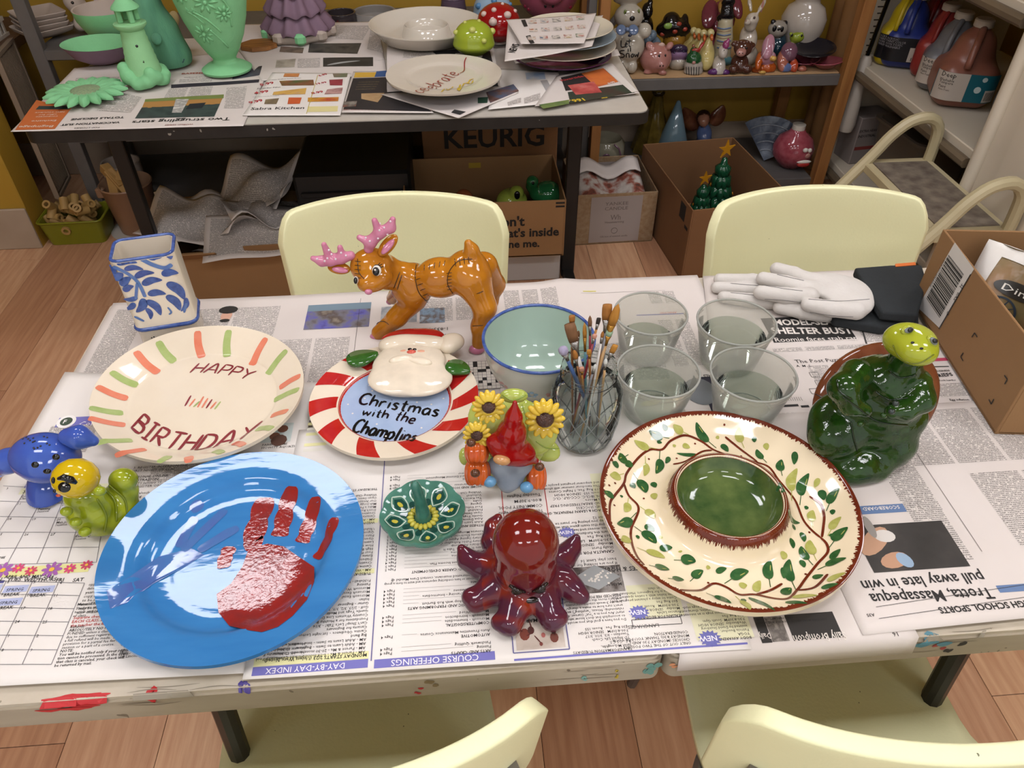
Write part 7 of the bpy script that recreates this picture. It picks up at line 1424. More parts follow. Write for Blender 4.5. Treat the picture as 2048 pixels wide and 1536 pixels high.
for L in ([(-118, .19), (-100, .17), (-80, .13)], [(-100, .14), (-80, .10), (-70, .08)], [(-75, .23), (-62, .20), (-58, .14)], [(-130, .19), (-118, .18), (-105, .155)]):
    mb = M(); Q = [((vr(z) + .001) * math.cos(math.radians(a)), (vr(z) + .001) * math.sin(math.radians(a)), z) for a, z in L]; mb.tube([tuple(q) for q in smooth_line([np.array(q) for q in Q], .01)], .0028, 6)
    for k in range(6):
        q = np.array(Q[0]) + (np.array(Q[1]) - Q[0]) * k / 6; mb.tube([tuple(q), tuple(q * (1, 1, 0) * 1.01 + (0, 0, q[2] + .012 + .002 * k))], [.003, .001], 5)
    mb.build('raised_stem', mint, vt2, smooth=180)
t = thing('wooden_coaster', 'octagonal wooden coaster beside the bisque tree', 'coaster', P(519, 94, TT + .006), .2); M().prism([(.062 * math.cos(a), .052 * math.sin(a)) for a in (np.arange(8) + .5) * math.pi / 4], 0, .012).build('slab', mat('acacia', '#a06d3c', rough=.5, col2='#6d4522', scale=8, amt=1, stretch=(1, 8, 1), detail=6), t, smooth=0); M().prism([(.058 * math.cos(a), .048 * math.sin(a)) for a in (np.arange(8) + .5) * math.pi / 4], .012, .0135).build('top_face', 'acacia', t, smooth=0)
tr = thing('tree_figurine', 'mauve bisque holiday tree on a green and white patchwork base', 'figurine', P(600, 72, TT + .006))
for z, r in ((.045, .118), (.10, .098), (.155, .078), (.205, .058)):
    M().lathe([(r * .5, z + .02), (r * .98, z - .018), (r, z - .008), (r * .72, z + .03), (r * .45, z + .07)], 80, fn=lambda x, y, zz, a: (x * (1 + .07 * math.cos(11 * a)), y * (1 + .07 * math.cos(11 * a)), zz + .007 * math.cos(11 * a))).build('tier', mauve, tr, smooth=70)
    mb = M()
    for k in range(11): a = 2 * math.pi * k / 11; mb.ell((r * .96 * math.cos(a), r * .96 * math.sin(a), z + .006), .0035, 6, 5)
    mb.build('light_holes', GB, tr)
M().lathe([(1e-6, 0), (.1, 0), (.112, .01), (.11, .024), (.09, .03)], 48, fn=lambda x, y, z, a: (x * (1 + .05 * math.cos(9 * a)), y * (1 + .05 * math.cos(9 * a)), z)).build('base', wb, tr, smooth=60)
for k in range(9): a = 2 * math.pi * k / 9; M().box((.106 * math.cos(a), .106 * math.sin(a), .02), (.04, .036, .034), ch=.008, rz=a).build('gift_block', mint if k % 2 else wb, tr)
ww = glaze('gl_china', '#c9c1b4', '#c0b7aa', 10, .4)
t = thing('chip_and_dip_dish', 'plain white glazed chip-and-dip dish with a centre cup', 'dish', (-.075, 2.635, TT + .023))
M().lathe([(1e-6, .004), (.1, .002), (.15, .012), (.182, .05), (.186, .053), (.182, .055), (.15, .022), (.11, .014), (.082, .016), (.074, .045), (.07, .05), (.065, .045), (.06, .03), (.03, .024), (1e-6, .024)], 72).build('dish', ww, t, smooth=60); M().lathe([(.182, .0545), (.187, .056), (.1865, .0525)], 72, cap=False).build('rim', ww, t, smooth=60)
def mushroom(label, px, z, Y, r, c, dc, dots):
    m = Fig('mushroom_figurine', label, 'figurine', Vector((onY(*px, Y).x, Y, z)), 'glazed mushrooms'); b = m.b; cz = onY(*px, Y).z
    gm = glaze('gl_m' + c[1:], c, None); cap = [E((b.x, Y, cz - r * .25), (r, r, r * .85)), E((b.x, Y, cz - r * .5), (r * 1.05, r * 1.05, r * .35))]
    m.blob('cap', cap, gm, res=40, k=.01); M().at().lathe([(1e-6, 0), (r * .5, 0), (r * .4, r * .4), (r * .4, max(.01, cz - z - r * .5))], 24).build('stalk', ww, m.t, smooth=60)
    for x, y, q in dots:
        p = hit(cap, [(x, y)], .01)[0]; mb = m.mesh(); mb.ell(tuple(p), (q, q, q * .9), 10, 6); mb.build('spot', glaze('gl_s' + dc[1:], dc), m.t, smooth=180)
mushroom('lime green glazed mushroom cap in front of the white dish', (947, 66), TT + .006, 2.46, .062, '#8f9e30', '#b5b860', [(945, 60, .011), (912, 65, .009), (985, 62, .011), (930, 45, .006), (968, 82, .009), (958, 42, .006)])
mushroom('red glazed mushroom with white dots behind the lime one', (997, 34), TT + .006, 2.66, .072, '#8c1114', '#c9b3aa', [(968, 28, .010), (988, 20, .009), (1015, 30, .013), (986, 44, .014), (1005, 8, .006), (1030, 22, .007)])
mushroom('pale blue glazed mushroom with blue dots behind the red one', (985, 8), .6855, 2.96, .070, '#8fa9bd', '#4f7fa8', [(957, 12, .012), (988, 2, .011), (1020, 8, .008)])
pk_ = Fig('pink_pig_bank', 'large pink glazed pig with small hearts behind the plate stack', 'figurine', (.385, 3.12, .6855)); pp = [E((.385, 3.12, .815), (.125, .12, .13)), E((.385, 3.0, .80), (.04, .03, .032))]
pk_.blob('body', pp, glaze('gl_pig_pink', '#9c4f62', '#8d4556', 8), res=50, k=.02, zmin=.6857)
for x in (1091, 1106): q = hit(pp, [(x, 12)], .02)[0]; mb = pk_.mesh(); mb.ell(tuple(q), (.005, .004, .007), 8, 6); mb.build('nostril', GB, pk_.t)
for x, y in ((1051, 12), (1058, 18), (1140, 14)): q = hit(pp, [(x, y)], .02)[0]; mb = pk_.mesh(); mb.ell(tuple(q), (.007, .004, .007), 8, 6); mb.build('heart', glaze('gl_heart', '#7c1430'), pk_.t)
# the celebration plate
fold = thing('folded_newspaper', 'thick folded newspaper right under the celebration plate', 'newspaper', (0, 0, 0)); Q = pt(z2, (1080, 340), (1840, 330), (1900, 655), (1080, 705)); M().prism([tuple(q) for q in reversed(Q)], TT + .0125, TT + .0225).build('pages', 'newsprint', fold, smooth=0)
class Flat(Sheet):
    def __init__(s, z, par): s.lay, s.z, s.amp, s.edge, s.curl, s.o, s.parts = 0, z, 0, None, None, par, {}
s = Flat(TT + .0205, fold); quad(s, z2, [(1410, 385), (1820, 345), (1890, 640), (1700, 640)], ink('#2b2a2b')); cols(s, z2, [(1200, 380), (1400, 370), (1400, 430), (1190, 430)]); quad(s, z2, [(1575, 398), (1650, 392), (1650, 420), (1578, 424)], ink('#b5b0aa'), .0012); s.done()
pl = Plate('celebration_plate', 'white plate lettered celebrate in red and yellow script', (-.022, 2.215, TT + .0232), .166, .166, 0, [(0, .022), (.3, .022), (.56, .022), (.64, .0245), (.72, .028), (.97, .033), (1, .0335)], ww, under=.006)
M().lathe([(.55 * .166, 0), (.62 * .166, .001), (.995 * .166, .0265)], 72, cap=False).build('blue_underside', glaze('gl_navy', '#1c2350', '#2a3270', 20), pl.t, smooth=60)
zce = zf(740, 0, 500); rs_ = glaze('gl_red_script', '#8c3036'); ys = glaze('gl_yellow_script', '#c2a53a'); cl_ = lambda L: [np.array(pl.lc(zce(*q))) for q in L]
def cel(mb, sf):
    hand(mb, 'celebrate', pl.lc(zce(425, 770)), pl.lc(zce(735, 610)), .0032, sf, h=.05, lean=.25); stroke(mb, cl_([(735, 605), (770, 585), (775, 520), (790, 475)]), .0032, sf, step=.006)
painted(pl, 'red_script', rs_, cel, .002); painted(pl, 'yellow_script', ys, lambda mb, sf: [stroke(mb, cl_(L), .004, sf, step=.006) for L in ([(585, 760), (620, 735), (640, 745), (680, 715)], [(715, 745), (740, 700), (730, 750), (770, 690), (800, 690), (820, 660), (850, 650)], [(790, 680), (830, 690), (845, 665)])], .002)
# stack of plates wrapped in newspaper
e0 = P(1122, 118, TT + .012)
for i, (dx, dy, r, cc_, lb) in enumerate(((0, 0, .158, '#4a1f4a', 'purple plate at the bottom of the wrapped stack'), (.005, .0, .165, '#c9c0b0', 'cream plate second up in the wrapped stack'), (.02, .01, .15, '#8fa0aa', 'pale blue plate third up in the wrapped stack'), (.02, .015, .14, '#c9c1ae', 'cream plate at the top of the wrapped stack'))):
    t = thing('stacked_plate', lb, 'plate', (e0.x + dx, e0.y + dy, TT + .0105 + i * .024 + (0 if i == 0 else .004)), 0, 'plates stacked between newspapers'); M().lathe([(1e-6, 0), (r * .6, 0), (r * .75, .004), (r, .019), (r * .99, .021), (r * .74, .008), (1e-6, .005)], 56).build('dish', glaze('gl_st%d' % i, cc_), t, smooth=60); M().tube([(r * .995 * math.cos(a), r * .995 * math.sin(a), .02) for a in np.arange(48) * 2 * math.pi / 48], .0016, 6, closed=True).build('rim', glaze('gl_str%d' % i, cc_), t, smooth=180)
def wrap(label, Q, z, m='newsprint', curl=None, lay=0):
    s = Sheet(label, Q, lay, z=z, m=m, amp=.008, grp='newspapers between stacked plates', curl=curl); return s
s = wrap('newspaper between the purple and cream plates of the stack', pt(z3, (215, 460), (1000, 420), (1020, 470), (260, 530)), TT + .026); s.done()
s = Sheet('thick newspaper fold in the middle of the plate stack', [P(*z3(205, 150), TT + .10).xy, P(*z3(900, 110), TT + .10).xy, P(*z3(820, 330), TT + .10).xy, P(*z3(180, 460), TT + .095).xy], 0, z=TT + .095, amp=.004, grp='newspapers between stacked plates', curl=lambda x, y: .10 * max(0, x - e0.x - .08) ** 1.2); s.tpx('NEWS', z3(255, 395), z3(290, 330), .03, BLK, 1.0, .001); s.done()
s = Sheet('coupon newspaper page on top of the plate stack, one side curling up', [P(*z3(190, 150), TT + .11).xy, P(*z3(850, 105), TT + .11).xy, P(*z3(760, 320), TT + .11).xy, P(*z3(300, 330), TT + .11).xy], 2, z=TT + .108, amp=.003, grp='newspapers between stacked plates', curl=lambda x, y: .10 * max(0, x - e0.x - .08) ** 1.2)
zz = TT + .112
def tq(Q, m, e=.0012): a = [np.array(P(*z3(*q), zz).xy) for q in Q]; s.mb('coupon_print', m).grid(lambda u, v: s.on(*((a[0] * (1 - u) + a[1] * u) * (1 - v) + (a[3] * (1 - u) + a[2] * u) * v), e), 4, 4)
for r in range(3):
    for k in range(5):
        x, y = 350 + k * 88 + r * 8 - (r == 2) * 20, 150 + r * 62 - k * 7; tq([(x, y), (x + 60, y - 4), (x + 66, y + 22), (x + 6, y + 26)], photo_mat('photo_c%d' % ((r * 5 + k) % 5), [['#a8603a', '#c9c0b5', '#7a7570'], ['#9a4038', '#c9c0b5', '#5a6a80'], ['#4a4a4a', '#c4bcb2', '#8a8580'], ['#b08a40', '#c9c0b5', '#904038'], ['#5a7050', '#c9c0b5', '#a04a3a']][(r * 5 + k) % 5], 60, k))
for Q in ([(300, 150), (330, 145), (350, 195), (322, 200)], [(335, 270), (368, 262), (400, 320), (368, 325)]): tq(Q, ink('#262423'))
s.done()
# bits on the left shelf
for i in range(4):
    t = thing('square_bowl', ['square white bisque bowl at the bottom of the stack on the grey shelf', 'square white bisque bowl second from the bottom on the grey shelf', 'square white bisque bowl second from the top on the grey shelf', 'square white bisque bowl on top of the stack on the grey shelf'][i], 'bowl', (P(92, 72, .686).x, P(92, 72, .686).y, .6862 + i * .016), .7 + (.0 if i else .12), 'stacked square bowls'); r = .078 if i else .085
    mb = M(); vv = []; lv = [(r * .35, 0), (r * .9, .02), (r, .036), (r * .97, .037), (r * .5, .012)]
    for q, z in lv: vv += [(x, y, z) for x, y in rounded(-q, q, -q, q, q * .15, 3)]
    nn = 16; mb.add(vv, [(j * nn + a, j * nn + (a + 1) % nn, j * nn + nn + (a + 1) % nn, j * nn + nn + a) for j in range(4) for a in range(nn)] + [tuple(range(nn - 1, -1, -1)), tuple(range(4 * nn, 5 * nn))]); mb.build('bowl_body', wb, t, smooth=40); M().tube([(x, y, .0366) for x, y in rounded(-r * .985, r * .985, -r * .985, r * .985, r * .15, 3)], .002, 5, closed=True).build('rim', wb, t)
e, c = zoomed(z1, 560); bf = Fig('bisque_figure', 'white bisque horse-like figure on the grey shelf', 'figurine', P(190, 55, .686)); bf.blob('body', c([(540, 10), (620, 110), (700, 170)], [70, 60, 50], 3.08) + [e(590, 180, 45, 45, 3.06), e(740, 120, 60, 60, 3.1)], wb, res=40, k=.02, zmin=.6862); bf.ball('eye', *z1(530, 20), 3, 3, 3.0, GB)
t = thing('note_card', 'white handwritten card standing behind the pale green bowl', 'card', (onY(250, 40, 2.99).x, 2.99, .686)); M().box((0, 0, .11), (.17, .002, .22)).build('card', mat('card_white', '#b5aeaa', rough=.8), t); mb = M(); hand(mb, 're', (-.02, .185), (.03, .185), .003, lambda x, y: (x, -.0016, y), h=.05); [stroke(mb, [(-.05, .15 - k * .02), (.05, .15 - k * .02)], .002, lambda x, y: (x, -.0016, y)) for k in range(2)]; mb.build('handwriting', ink('#34323a'), t)
t = thing('lidded_jar', 'white bisque lidded jar on the lower grey shelf', 'jar', (-1.40, 2.97, .3805)); M().lathe([(1e-6, 0), (.04, 0), (.058, .03), (.06, .06), (.05, .085), (.046, .09)], 32).build('jar_body', wb, t, smooth=60); M().lathe([(.048, .09), (.04, .11), (.012, .118), (.012, .128), (1e-6, .13)], 32).build('lid', wb, t, smooth=60)
t = thing('bisque_mug', 'cream bisque mug with a loop handle beneath the back table', 'mug', (-1.35, 2.97, .1005)); M().lathe([(1e-6, 0), (.045, 0), (.068, .03), (.075, .09), (.074, .13), (.068, .13), (.066, .06), (1e-6, .02)], 36).build('mug_body', wb, t, smooth=60); M().tube(smooth_line([np.array(q) for q in ((.04, -.062, .105), (.055, -.105, .09), (.05, -.105, .05), (.035, -.062, .035))], .01), .009, 8).build('handle', wb, t, smooth=180)
for i, (x, y, z, r, h, cc_, nm) in enumerate(((-.4, 3.05, .6855, .06, .06, '#3a3436', 'dark'), (-.28, 3.1, .6855, .09, .05, '#8a8580', 'grey'), (.02, 3.1, .6855, .05, .09, '#5a4a5a', 'plum'), (-.45, 2.98, .6855, .05, .045, '#7a1f1f', 'deep red'))):
    t = thing('small_pot', '%s glazed pot standing on the grey shelf behind the table' % nm, 'pot', (x, y, z)); M().lathe([(1e-6, 0), (r * .6, 0), (r, h * .5), (r * .9, h), (r * .8, h), (r * .85, h * .5), (1e-6, .01)], 28).build('pot_body', glaze('gl_pot%d' % i, cc_), t, smooth=60); M().tube([(r * .87 * math.cos(a), r * .87 * math.sin(a), h) for a in np.arange(28) * 2 * math.pi / 28], .003, 6, closed=True).build('rim', glaze('gl_potr%d' % i, cc_), t, smooth=180)
# ---------------------------------------------------------------- glazed figurines on the pine shelf
zk = zf(1220, 0, 480); e, c = zoomed(zk, 480); SZ = .5235; kk5 = 480 / 2048
def figp(name, label, base, prims, pal, balls=(), k=.008, res=46, m=None, lines=(), Y=None, extra=None):
    f = Fig(name, label, 'figurine', Vector((onY(*zk(*base), Y).x, Y, SZ)), 'figurines on the pine shelf')
    f.blob('body', prims, m or G_ATTR, res=res, k=k, pal=pal, zmin=SZ + .0003)
    for nm, x, y, rx, ry, dY, mm in balls:
        q = hit(prims, [zk(x, y)], k)[0]; r = mpp(q) * kk5; mb = f.mesh(); mb.ell(tuple(q), (rx * r, min(rx, ry) * r * .6, ry * r), 10, 7); mb.build(nm, mm, f.t, smooth=180)
    for nm, L, w, mm in lines:
        mb = f.mesh()
        for l in L:
            q = project(prims, hit(prims, smooth_line([np.array(zk(*p)) for p in l], 2), k), k, .0003); mb.tube([tuple(x) for x in q], w, 5)
        mb.build(nm, mm, f.t, smooth=180)
    return f
pearl = glaze('gl_pearl', '#aba395', '#b8b0a2', 20); NV = glaze('gl_navy2', '#26304f'); PNK = glaze('gl_pinkish', '#a5766c'); GRY = glaze('gl_slate', '#5a6a86')
f = figp('snowman_figurine', 'pearl white snowman lettered Let it Snow, with a blue bow tie', (150, 600), [e(160, 390, 135, 135, 3.0, 120), e(160, 140, 125, 100, 3.0, 100), e(185, 565, 48, 60, 2.97, 50), e(90, 560, 48, 60, 2.97, 50), e(295, 260, 60, 65, 2.99, 50), e(50, 300, 50, 60, 2.99, 50), e(155, -10, 130, 28, 3.0, 90, 1), e(155, -40, 90, 40, 3.0, 80, 1)], ('#aba395', '#b5ada0'), [('eye', 130, 105, 13, 24, 0, glaze('gl_olive_eye', '#5f6a30')), ('eye', 245, 100, 12, 22, 0, glaze('gl_olive_eye', '#5f6a30')), ('pupil', 132, 110, 8, 15, -.004, GB), ('pupil', 244, 104, 7, 13, -.004, GB), ('nose', 190, 158, 24, 20, 0, GB), ('button', 170, 305, 16, 15, 0, NV)], lines=[('lettering', [[(95, 345), (98, 400), (130, 398)], [(125, 385), (150, 380), (135, 365), (135, 400), (150, 395)], [(165, 335), (165, 395), (178, 395)], [(140, 352), (182, 350)], [(155, 415), (155, 440)], [(175, 405), (175, 440)], [(125, 430), (90, 435), (85, 450), (120, 465), (120, 485), (90, 490)], [(140, 490), (140, 460), (160, 455), (165, 490)], [(180, 470), (195, 458), (200, 480), (185, 488), (180, 470)], [(210, 460), (215, 485), (228, 462), (235, 485), (245, 445)]], .0022, GB)], Y=3.0, res=60)
f.blob('bow_tie', [e(95, 255, 45, 48, 2.925, 16, 0, -10), e(200, 255, 45, 48, 2.925, 16, 0, 10), e(150, 250, 20, 20, 2.915, 16)], GRY, res=30, k=.006)
figp('pig_bank', 'pink glazed piggy bank with a flower on its head', (400, 630), [e(390, 495, 135, 125, 2.985, 120), e(435, 560, 50, 35, 2.94, 40), e(340, 390, 35, 40, 2.97, 20, 0, 40), e(510, 390, 28, 38, 2.96, 20, 0, -40), e(320, 620, 35, 25, 2.96, 30), e(450, 625, 35, 20, 2.94, 30)], ('#a06e66',), [('nostril', 428, 563, 6, 8, 0, GB), ('nostril', 453, 562, 6, 8, 0, GB), ('eye', 420, 478, 10, 14, 0, GB), ('eye', 472, 475, 9, 13, 0, GB), ('flower', 440, 385, 30, 20, .02, glaze('gl_blush', '#b5988c'))], Y=2.985)
f = figp('cupcake_box', 'cupcake-shaped pot with purple frosting and a white cup', (575, 580), [e(585, 430, 80, 45, 3.0, 70, 0), e(580, 480, 85, 40, 3.0, 75, 1), e(580, 550, 75, 45, 3.0, 70, 2)], ('#30233c', '#7d6282', '#a59c8e'), [('frosting_dot', x, y, 9, 8, 0, glaze('gl_plum', '#231830')) for x, y in ((560, 420), (600, 415), (630, 440), (550, 450))], Y=3.0, k=.004)
figp('gnome_shaker', 'small gnome with a green hat and long grey beard', (710, 655), [e(710, 610, 82, 60, 2.955, 65, 1), e(712, 560, 80, 60, 2.955, 62, 1), e(715, 500, 66, 60, 2.955, 55, 0), e(718, 440, 36, 40, 2.955, 30, 0), e(735, 430, 40, 14, 2.95, 26, 2), e(712, 390, 16, 14, 2.955, 12, 3), e(785, 385, 14, 42, 2.955, 12, 2, -35)], ('#1f4a28', '#9c948a', '#96302c', '#7a5038'), [('nose', 716, 535, 17, 14, 0, PNK)], lines=[('beard_lines', [[(650 + k * 22, 570), (655 + k * 20, 640)] for k in range(6)], .0018, glaze('gl_dkgrey', '#3c3a38'))], Y=2.955, k=.004)
DUCK = ('#b5a468', '#b8ac7a', '#b05a28')
for i, (x, y, Y, lb) in enumerate(((860, 280, 2.99, 'pale yellow duck at the front of the duck row'), (800, 285, 3.03, 'pale yellow duck second in the duck row'), (752, 275, 3.07, 'pale yellow duck third in the duck row'), (715, 265, 3.10, 'pale yellow duck at the back of the duck row'))):
    figp('duck_figurine', lb, (x - 40, 560), [e(x - 40, 470, 72, 130, Y, 70), e(x, y, 32, 34, Y - .01, 30, 1)] + c([(x - 10, y + 50), (x - 30, 400)], [24, 50], Y) + [e(x + 8, y + 38, 16, 34, Y - .04, 16, 2)], DUCK, Y=Y, k=.008, res=36)
f = figp('lighthouse_model', 'glazed striped lighthouse with a black lantern on a teal rock', (960, 560), c([(985, 190), (975, 330), (945, 480)], [62, 72, 82], 3.06, 0) + [e(985, 150, 78, 30, 3.06, 70, 1), e(1000, 90, 55, 70, 3.06, 50, 1), e(1010, 20, 62, 24, 3.06, 55, 1), e(1010, -10, 30, 40, 3.06, 30, 1), e(940, 530, 110, 50, 3.05, 80, 2)], ('#aea488', '#131214', '#5a8a92'), Y=3.06, k=.004, lines=[('blue_stripe', [[(915, y), (970, y + 12), (1030, y + 2)] for y in (235, 290, 345, 405)], .003, GRY), ('brick_line', [[(912, y), (970, y + 10), (1030, y)] for y in (260, 318, 375)], .0016, glaze('gl_tan', '#96785a'))])
f = figp('rabbit_figurine', 'tall white glazed rabbit with pink-lined ears', (1190, 540), [e(1180, 330, 75, 120, 3.05, 70), e(1200, 200, 55, 70, 3.04, 50), e(1215, 165, 55, 55, 3.03, 50), e(1180, 470, 80, 90, 3.05, 70), e(1175, 190, 30, 26, 3.0, 24), e(1195, 40, 20, 70, 3.04, 14, 0, 10), e(1295, 55, 20, 75, 3.04, 14, 0, -32)], ('#b5aa9c',), [('eye', 1232, 152, 11, 13, 0, glaze('gl_br', '#4a3a34')), ('nose', 1162, 180, 6, 6, 0, PNK), ('inner_ear', 1300, 55, 10, 50, 0, PNK)], Y=3.05)
figp('unicorn_figurine', 'small white unicorn with a purple base and magenta horn', (930, 640), [e(930, 560, 55, 90, 2.95, 50), e(965, 440, 40, 60, 2.945, 34), e(990, 380, 28, 36, 2.945, 24, 1), e(1010, 345, 12, 22, 2.945, 10, 1), e(880, 620, 48, 30, 2.935, 40, 2), e(975, 625, 50, 30, 2.935, 40, 2), e(930, 630, 70, 20, 2.95, 50, 2)], ('#ada49a', '#8a3a66', '#542a62'), [('eye', 975, 430, 5, 6, 0, GB)], Y=2.95, k=.005)
figp('highland_cow_figurine', 'brown glazed shaggy cow sitting with a pink muzzle', (1110, 620), [e(1105, 540, 75, 85, 2.955, 65), e(1135, 410, 78, 70, 2.94, 60), e(1055, 590, 40, 38, 2.925, 34), e(1170, 590, 42, 38, 2.925, 34), e(1060, 375, 26, 22, 2.94, 18), e(1215, 385, 26, 22, 2.94, 18), e(1118, 450, 42, 34, 2.91, 28, 1)], ('#4a2c22', '#a5786e'), [('eye', 1165, 412, 9, 10, 0, GB), ('nostril', 1105, 455, 5, 5, 0, GB), ('nostril', 1132, 455, 5, 5, 0, GB)] + [('curl', 1070 + 26 * k, 360 + 6 * (k % 2), 18, 14, .0, glaze('gl_curl', '#4f3024')) for k in range(6)], Y=2.955, k=.006)
figp('pink_gnome_figurine', 'gnome with a tall pink hat and an orange robe', (1330, 620), [e(1350, 400, 52, 110, 2.955, 45, 0, -12), e(1340, 490, 75, 60, 2.955, 55, 0), e(1340, 580, 75, 55, 2.955, 60, 1), e(1270, 520, 30, 80, 2.945, 30, 1, -10), e(1395, 500, 26, 22, 2.925, 22, 2), e(1300, 620, 30, 16, 2.92, 24, 2), e(1250, 600, 45, 35, 2.945, 36, 3)], ('#ad7d8c', '#a8501f', '#c29a50', '#7d3a16'), lines=[('hat_folds', [[(1350, 330), (1330, 420), (1290, 500)], [(1385, 380), (1390, 470)]], .002, glaze('gl_fold', '#c9b0b8'))], Y=2.955, k=.005)
figp('panda_figurine', 'glazed panda head on a dark teal patterned body', (1430, 470), [e(1430, 245, 82, 70, 3.07, 60, 0), e(1392, 185, 22, 22, 3.07, 18, 1), e(1495, 195, 22, 22, 3.07, 18, 1), e(1435, 370, 70, 110, 3.07, 60, 2)], ('#8c857b', '#15151a', '#16303c'), [('eye_patch', 1405, 245, 20, 26, 0, GB), ('eye_patch', 1468, 250, 16, 24, 0, GB), ('nose', 1440, 250, 14, 12, -.01, GB)], Y=3.07, k=.005)
t = thing('ginger_jar', 'off-white glazed vase with a flared neck at the back of the shelf', 'vase', P(1590, 112, SZ), 0); M().lathe([(1e-6, 0), (.05, 0), (.06, .03), (.085, .11), (.088, .15), (.07, .19), (.048, .205), (.046, .22), (.062, .24), (.066, .25), (.055, .25), (.04, .22), (1e-6, .2)], 40).build('vase_body', glaze('gl_offw', '#a59c92'), t, smooth=60); M().tube([(.063 * math.cos(a), .063 * math.sin(a), .25) for a in np.arange(40) * 2 * math.pi / 40], .004, 6, closed=True).build('rim', 'gl_offw', t, smooth=180)
figp('frog_dragon_figurine', 'multicoloured creature with a lime frog head', (1520, 620), [e(1595, 320, 60, 42, 2.98, 45, 0), e(1545, 290, 16, 16, 2.97, 14, 0), e(1635, 290, 16, 16, 2.97, 14, 0), e(1530, 440, 70, 80, 2.97, 55, 1), e(1470, 520, 45, 90, 2.96, 40, 2), e(1495, 580, 50, 42, 2.945, 40, 3), e(1570, 560, 35, 60, 2.945, 34, 4), e(1640, 590, 40, 30, 2.945, 30, 2)], ('#7d8c2c', '#6d4a58', '#a0604e', '#5a6a94', '#a8442a'), [('eye', 1553, 302, 10, 12, 0, GB), ('eye', 1636, 305, 9, 11, 0, GB)], Y=2.965, k=.006)
for i, (x, y, r, cc_, tl, lb) in enumerate(((1700, 520, .075, '#6a2030', .35, 'dark magenta dish leaning at the back of the shelf end'), (1650, 545, .06, '#8c4050', .1, 'rose glazed dish beneath the black one'), (1750, 480, .085, '#17141a', .12, 'shiny black dish on the rose dishes'), (1840, 575, .062, '#9c4a58', -.08, 'round pink dish at the edge of the shelf'))):
    p = P(*zk(x, y), SZ + (.012, .004, .05, .004)[i]); t = thing('glazed_dish', lb, 'dish', p + Vector((0, .03 if i in (0, 2) else 0, 0)), 0, 'pink and black dishes'); t.rotation_euler = (tl, -.1, 0); M().lathe([(1e-6, 0), (r * .5, 0), (r, .024), (r * .98, .027), (r * .5, .008), (1e-6, .006)], 36).build('dish_body', glaze('gl_d%d' % i, cc_), t, smooth=60); M().tube([(r * .99 * math.cos(a), r * .99 * math.sin(a), .0255) for a in np.arange(36) * 2 * math.pi / 36], .002, 6, closed=True).build('rim', glaze('gl_d%d' % i, cc_), t, smooth=180)
f = figp('mushroom_house', 'black spotted mushroom house with a lit window and chimney', (540, 420), [e(540, 250, 150, 70, 3.16, 110, 0), e(525, 180, 75, 75, 3.16, 70, 0), e(550, 360, 100, 70, 3.16, 90, 1), e(640, 170, 30, 55, 3.15, 26, 0)], ('#17120f', '#8c6524'), [('window', 497, 222, 40, 26, 0, glaze('gl_lime2', '#7d9a4a'))] + [('spot', x, y, 24, 18, 0, glaze('gl_spot', '#8c3526')) for x, y in ((447, 292), (590, 205), (555, 270), (640, 250))], Y=3.16, k=.01)
figp('black_cat_figurine', 'black glazed cat standing behind the snowman', (310, 250), [e(320, 90, 48, 70, 3.16, 45), e(300, 230, 70, 110, 3.16, 60), e(290, 400, 80, 100, 3.16, 60), e(345, 20, 22, 40, 3.16, 16)], ('#0d0c0e',), [('collar', 290, 155, 14, 16, 0, GW)], Y=3.16)
figp('feathered_figurine', 'wine-red glazed feathered figure behind the lighthouse', (900, 300), [e(850, 120, 70, 130, 3.22, 30, 0, -12), e(1080, 50, 50, 120, 3.22, 30, 0, 12), e(960, 150, 110, 150, 3.24, 40), e(900, 380, 90, 170, 3.24, 50), e(945, 60, 24, 60, 3.2, 16, 1)], ('#6a2f38', '#8c6a34'), Y=3.24, k=.02)
f = figp('blue_ball_figurine', 'small grey-blue glazed figure between the snowman and pig', (370, 380), [e(360, 300, 40, 44, 3.06, 38), e(315, 345, 34, 34, 3.05, 32), e(380, 400, 60, 90, 3.07, 50)], ('#5f7080',), [('eye', 350, 290, 5, 5, 0, GB)], Y=3.06)

# ---------------------------------------------------------------- lower shelf, boards and rolls at the end of the shelf
t = thing('face_jar', 'round pink glazed jar with a smiling face and white lid', 'jar', P(1578, 330, .0815)); q = Vector(t.location)
M().lathe([(1e-6, 0), (.05, .004), (.085, .05), (.088, .09), (.07, .13), (.035, .155), (.03, .165)], 36).build('jar_body', glaze('gl_rose', '#8c3a44', '#a85a62', 40, .8), t, smooth=60); M().lathe([(.028, .163), (.028, .185), (1e-6, .187)], 20).build('lid', ww, t, smooth=40)
for x, z, w, h, mm in ((.02, .105, .012, .010, GW), (.055, .10, .010, .010, GW), (.022, .105, .005, .006, GB), (.057, .10, .005, .006, GB), (.045, .078, .014, .012, PNK), (.03, .04, .03, .012, glaze('gl_lips', '#a5302c')), (.03, .052, .034, .008, GW)): a = math.atan2(-1, x * 9); M().ell((.088 * math.cos(a) * .98, .088 * math.sin(a) * .98, z), (w, .008, h), 10, 7).build('face_feature', mm, t, smooth=180)
t = thing('slate_fan', 'grey swirled fan-shaped glazed piece leaning behind the face jar', 'ornament', (1.38, 3.10, .0815)); t.rotation_euler = (-.35, 0, -.3); M().prism([(.0, 0)] + [(.19 * math.cos(a), .19 * math.sin(a)) for a in np.linspace(.5, 2.2, 16)], 0, .02).build('fan_plate', glaze('gl_slate2', '#3a4252', '#6a7280', 25, 1), t); t.rotation_euler = (1.35, 0, -.3)
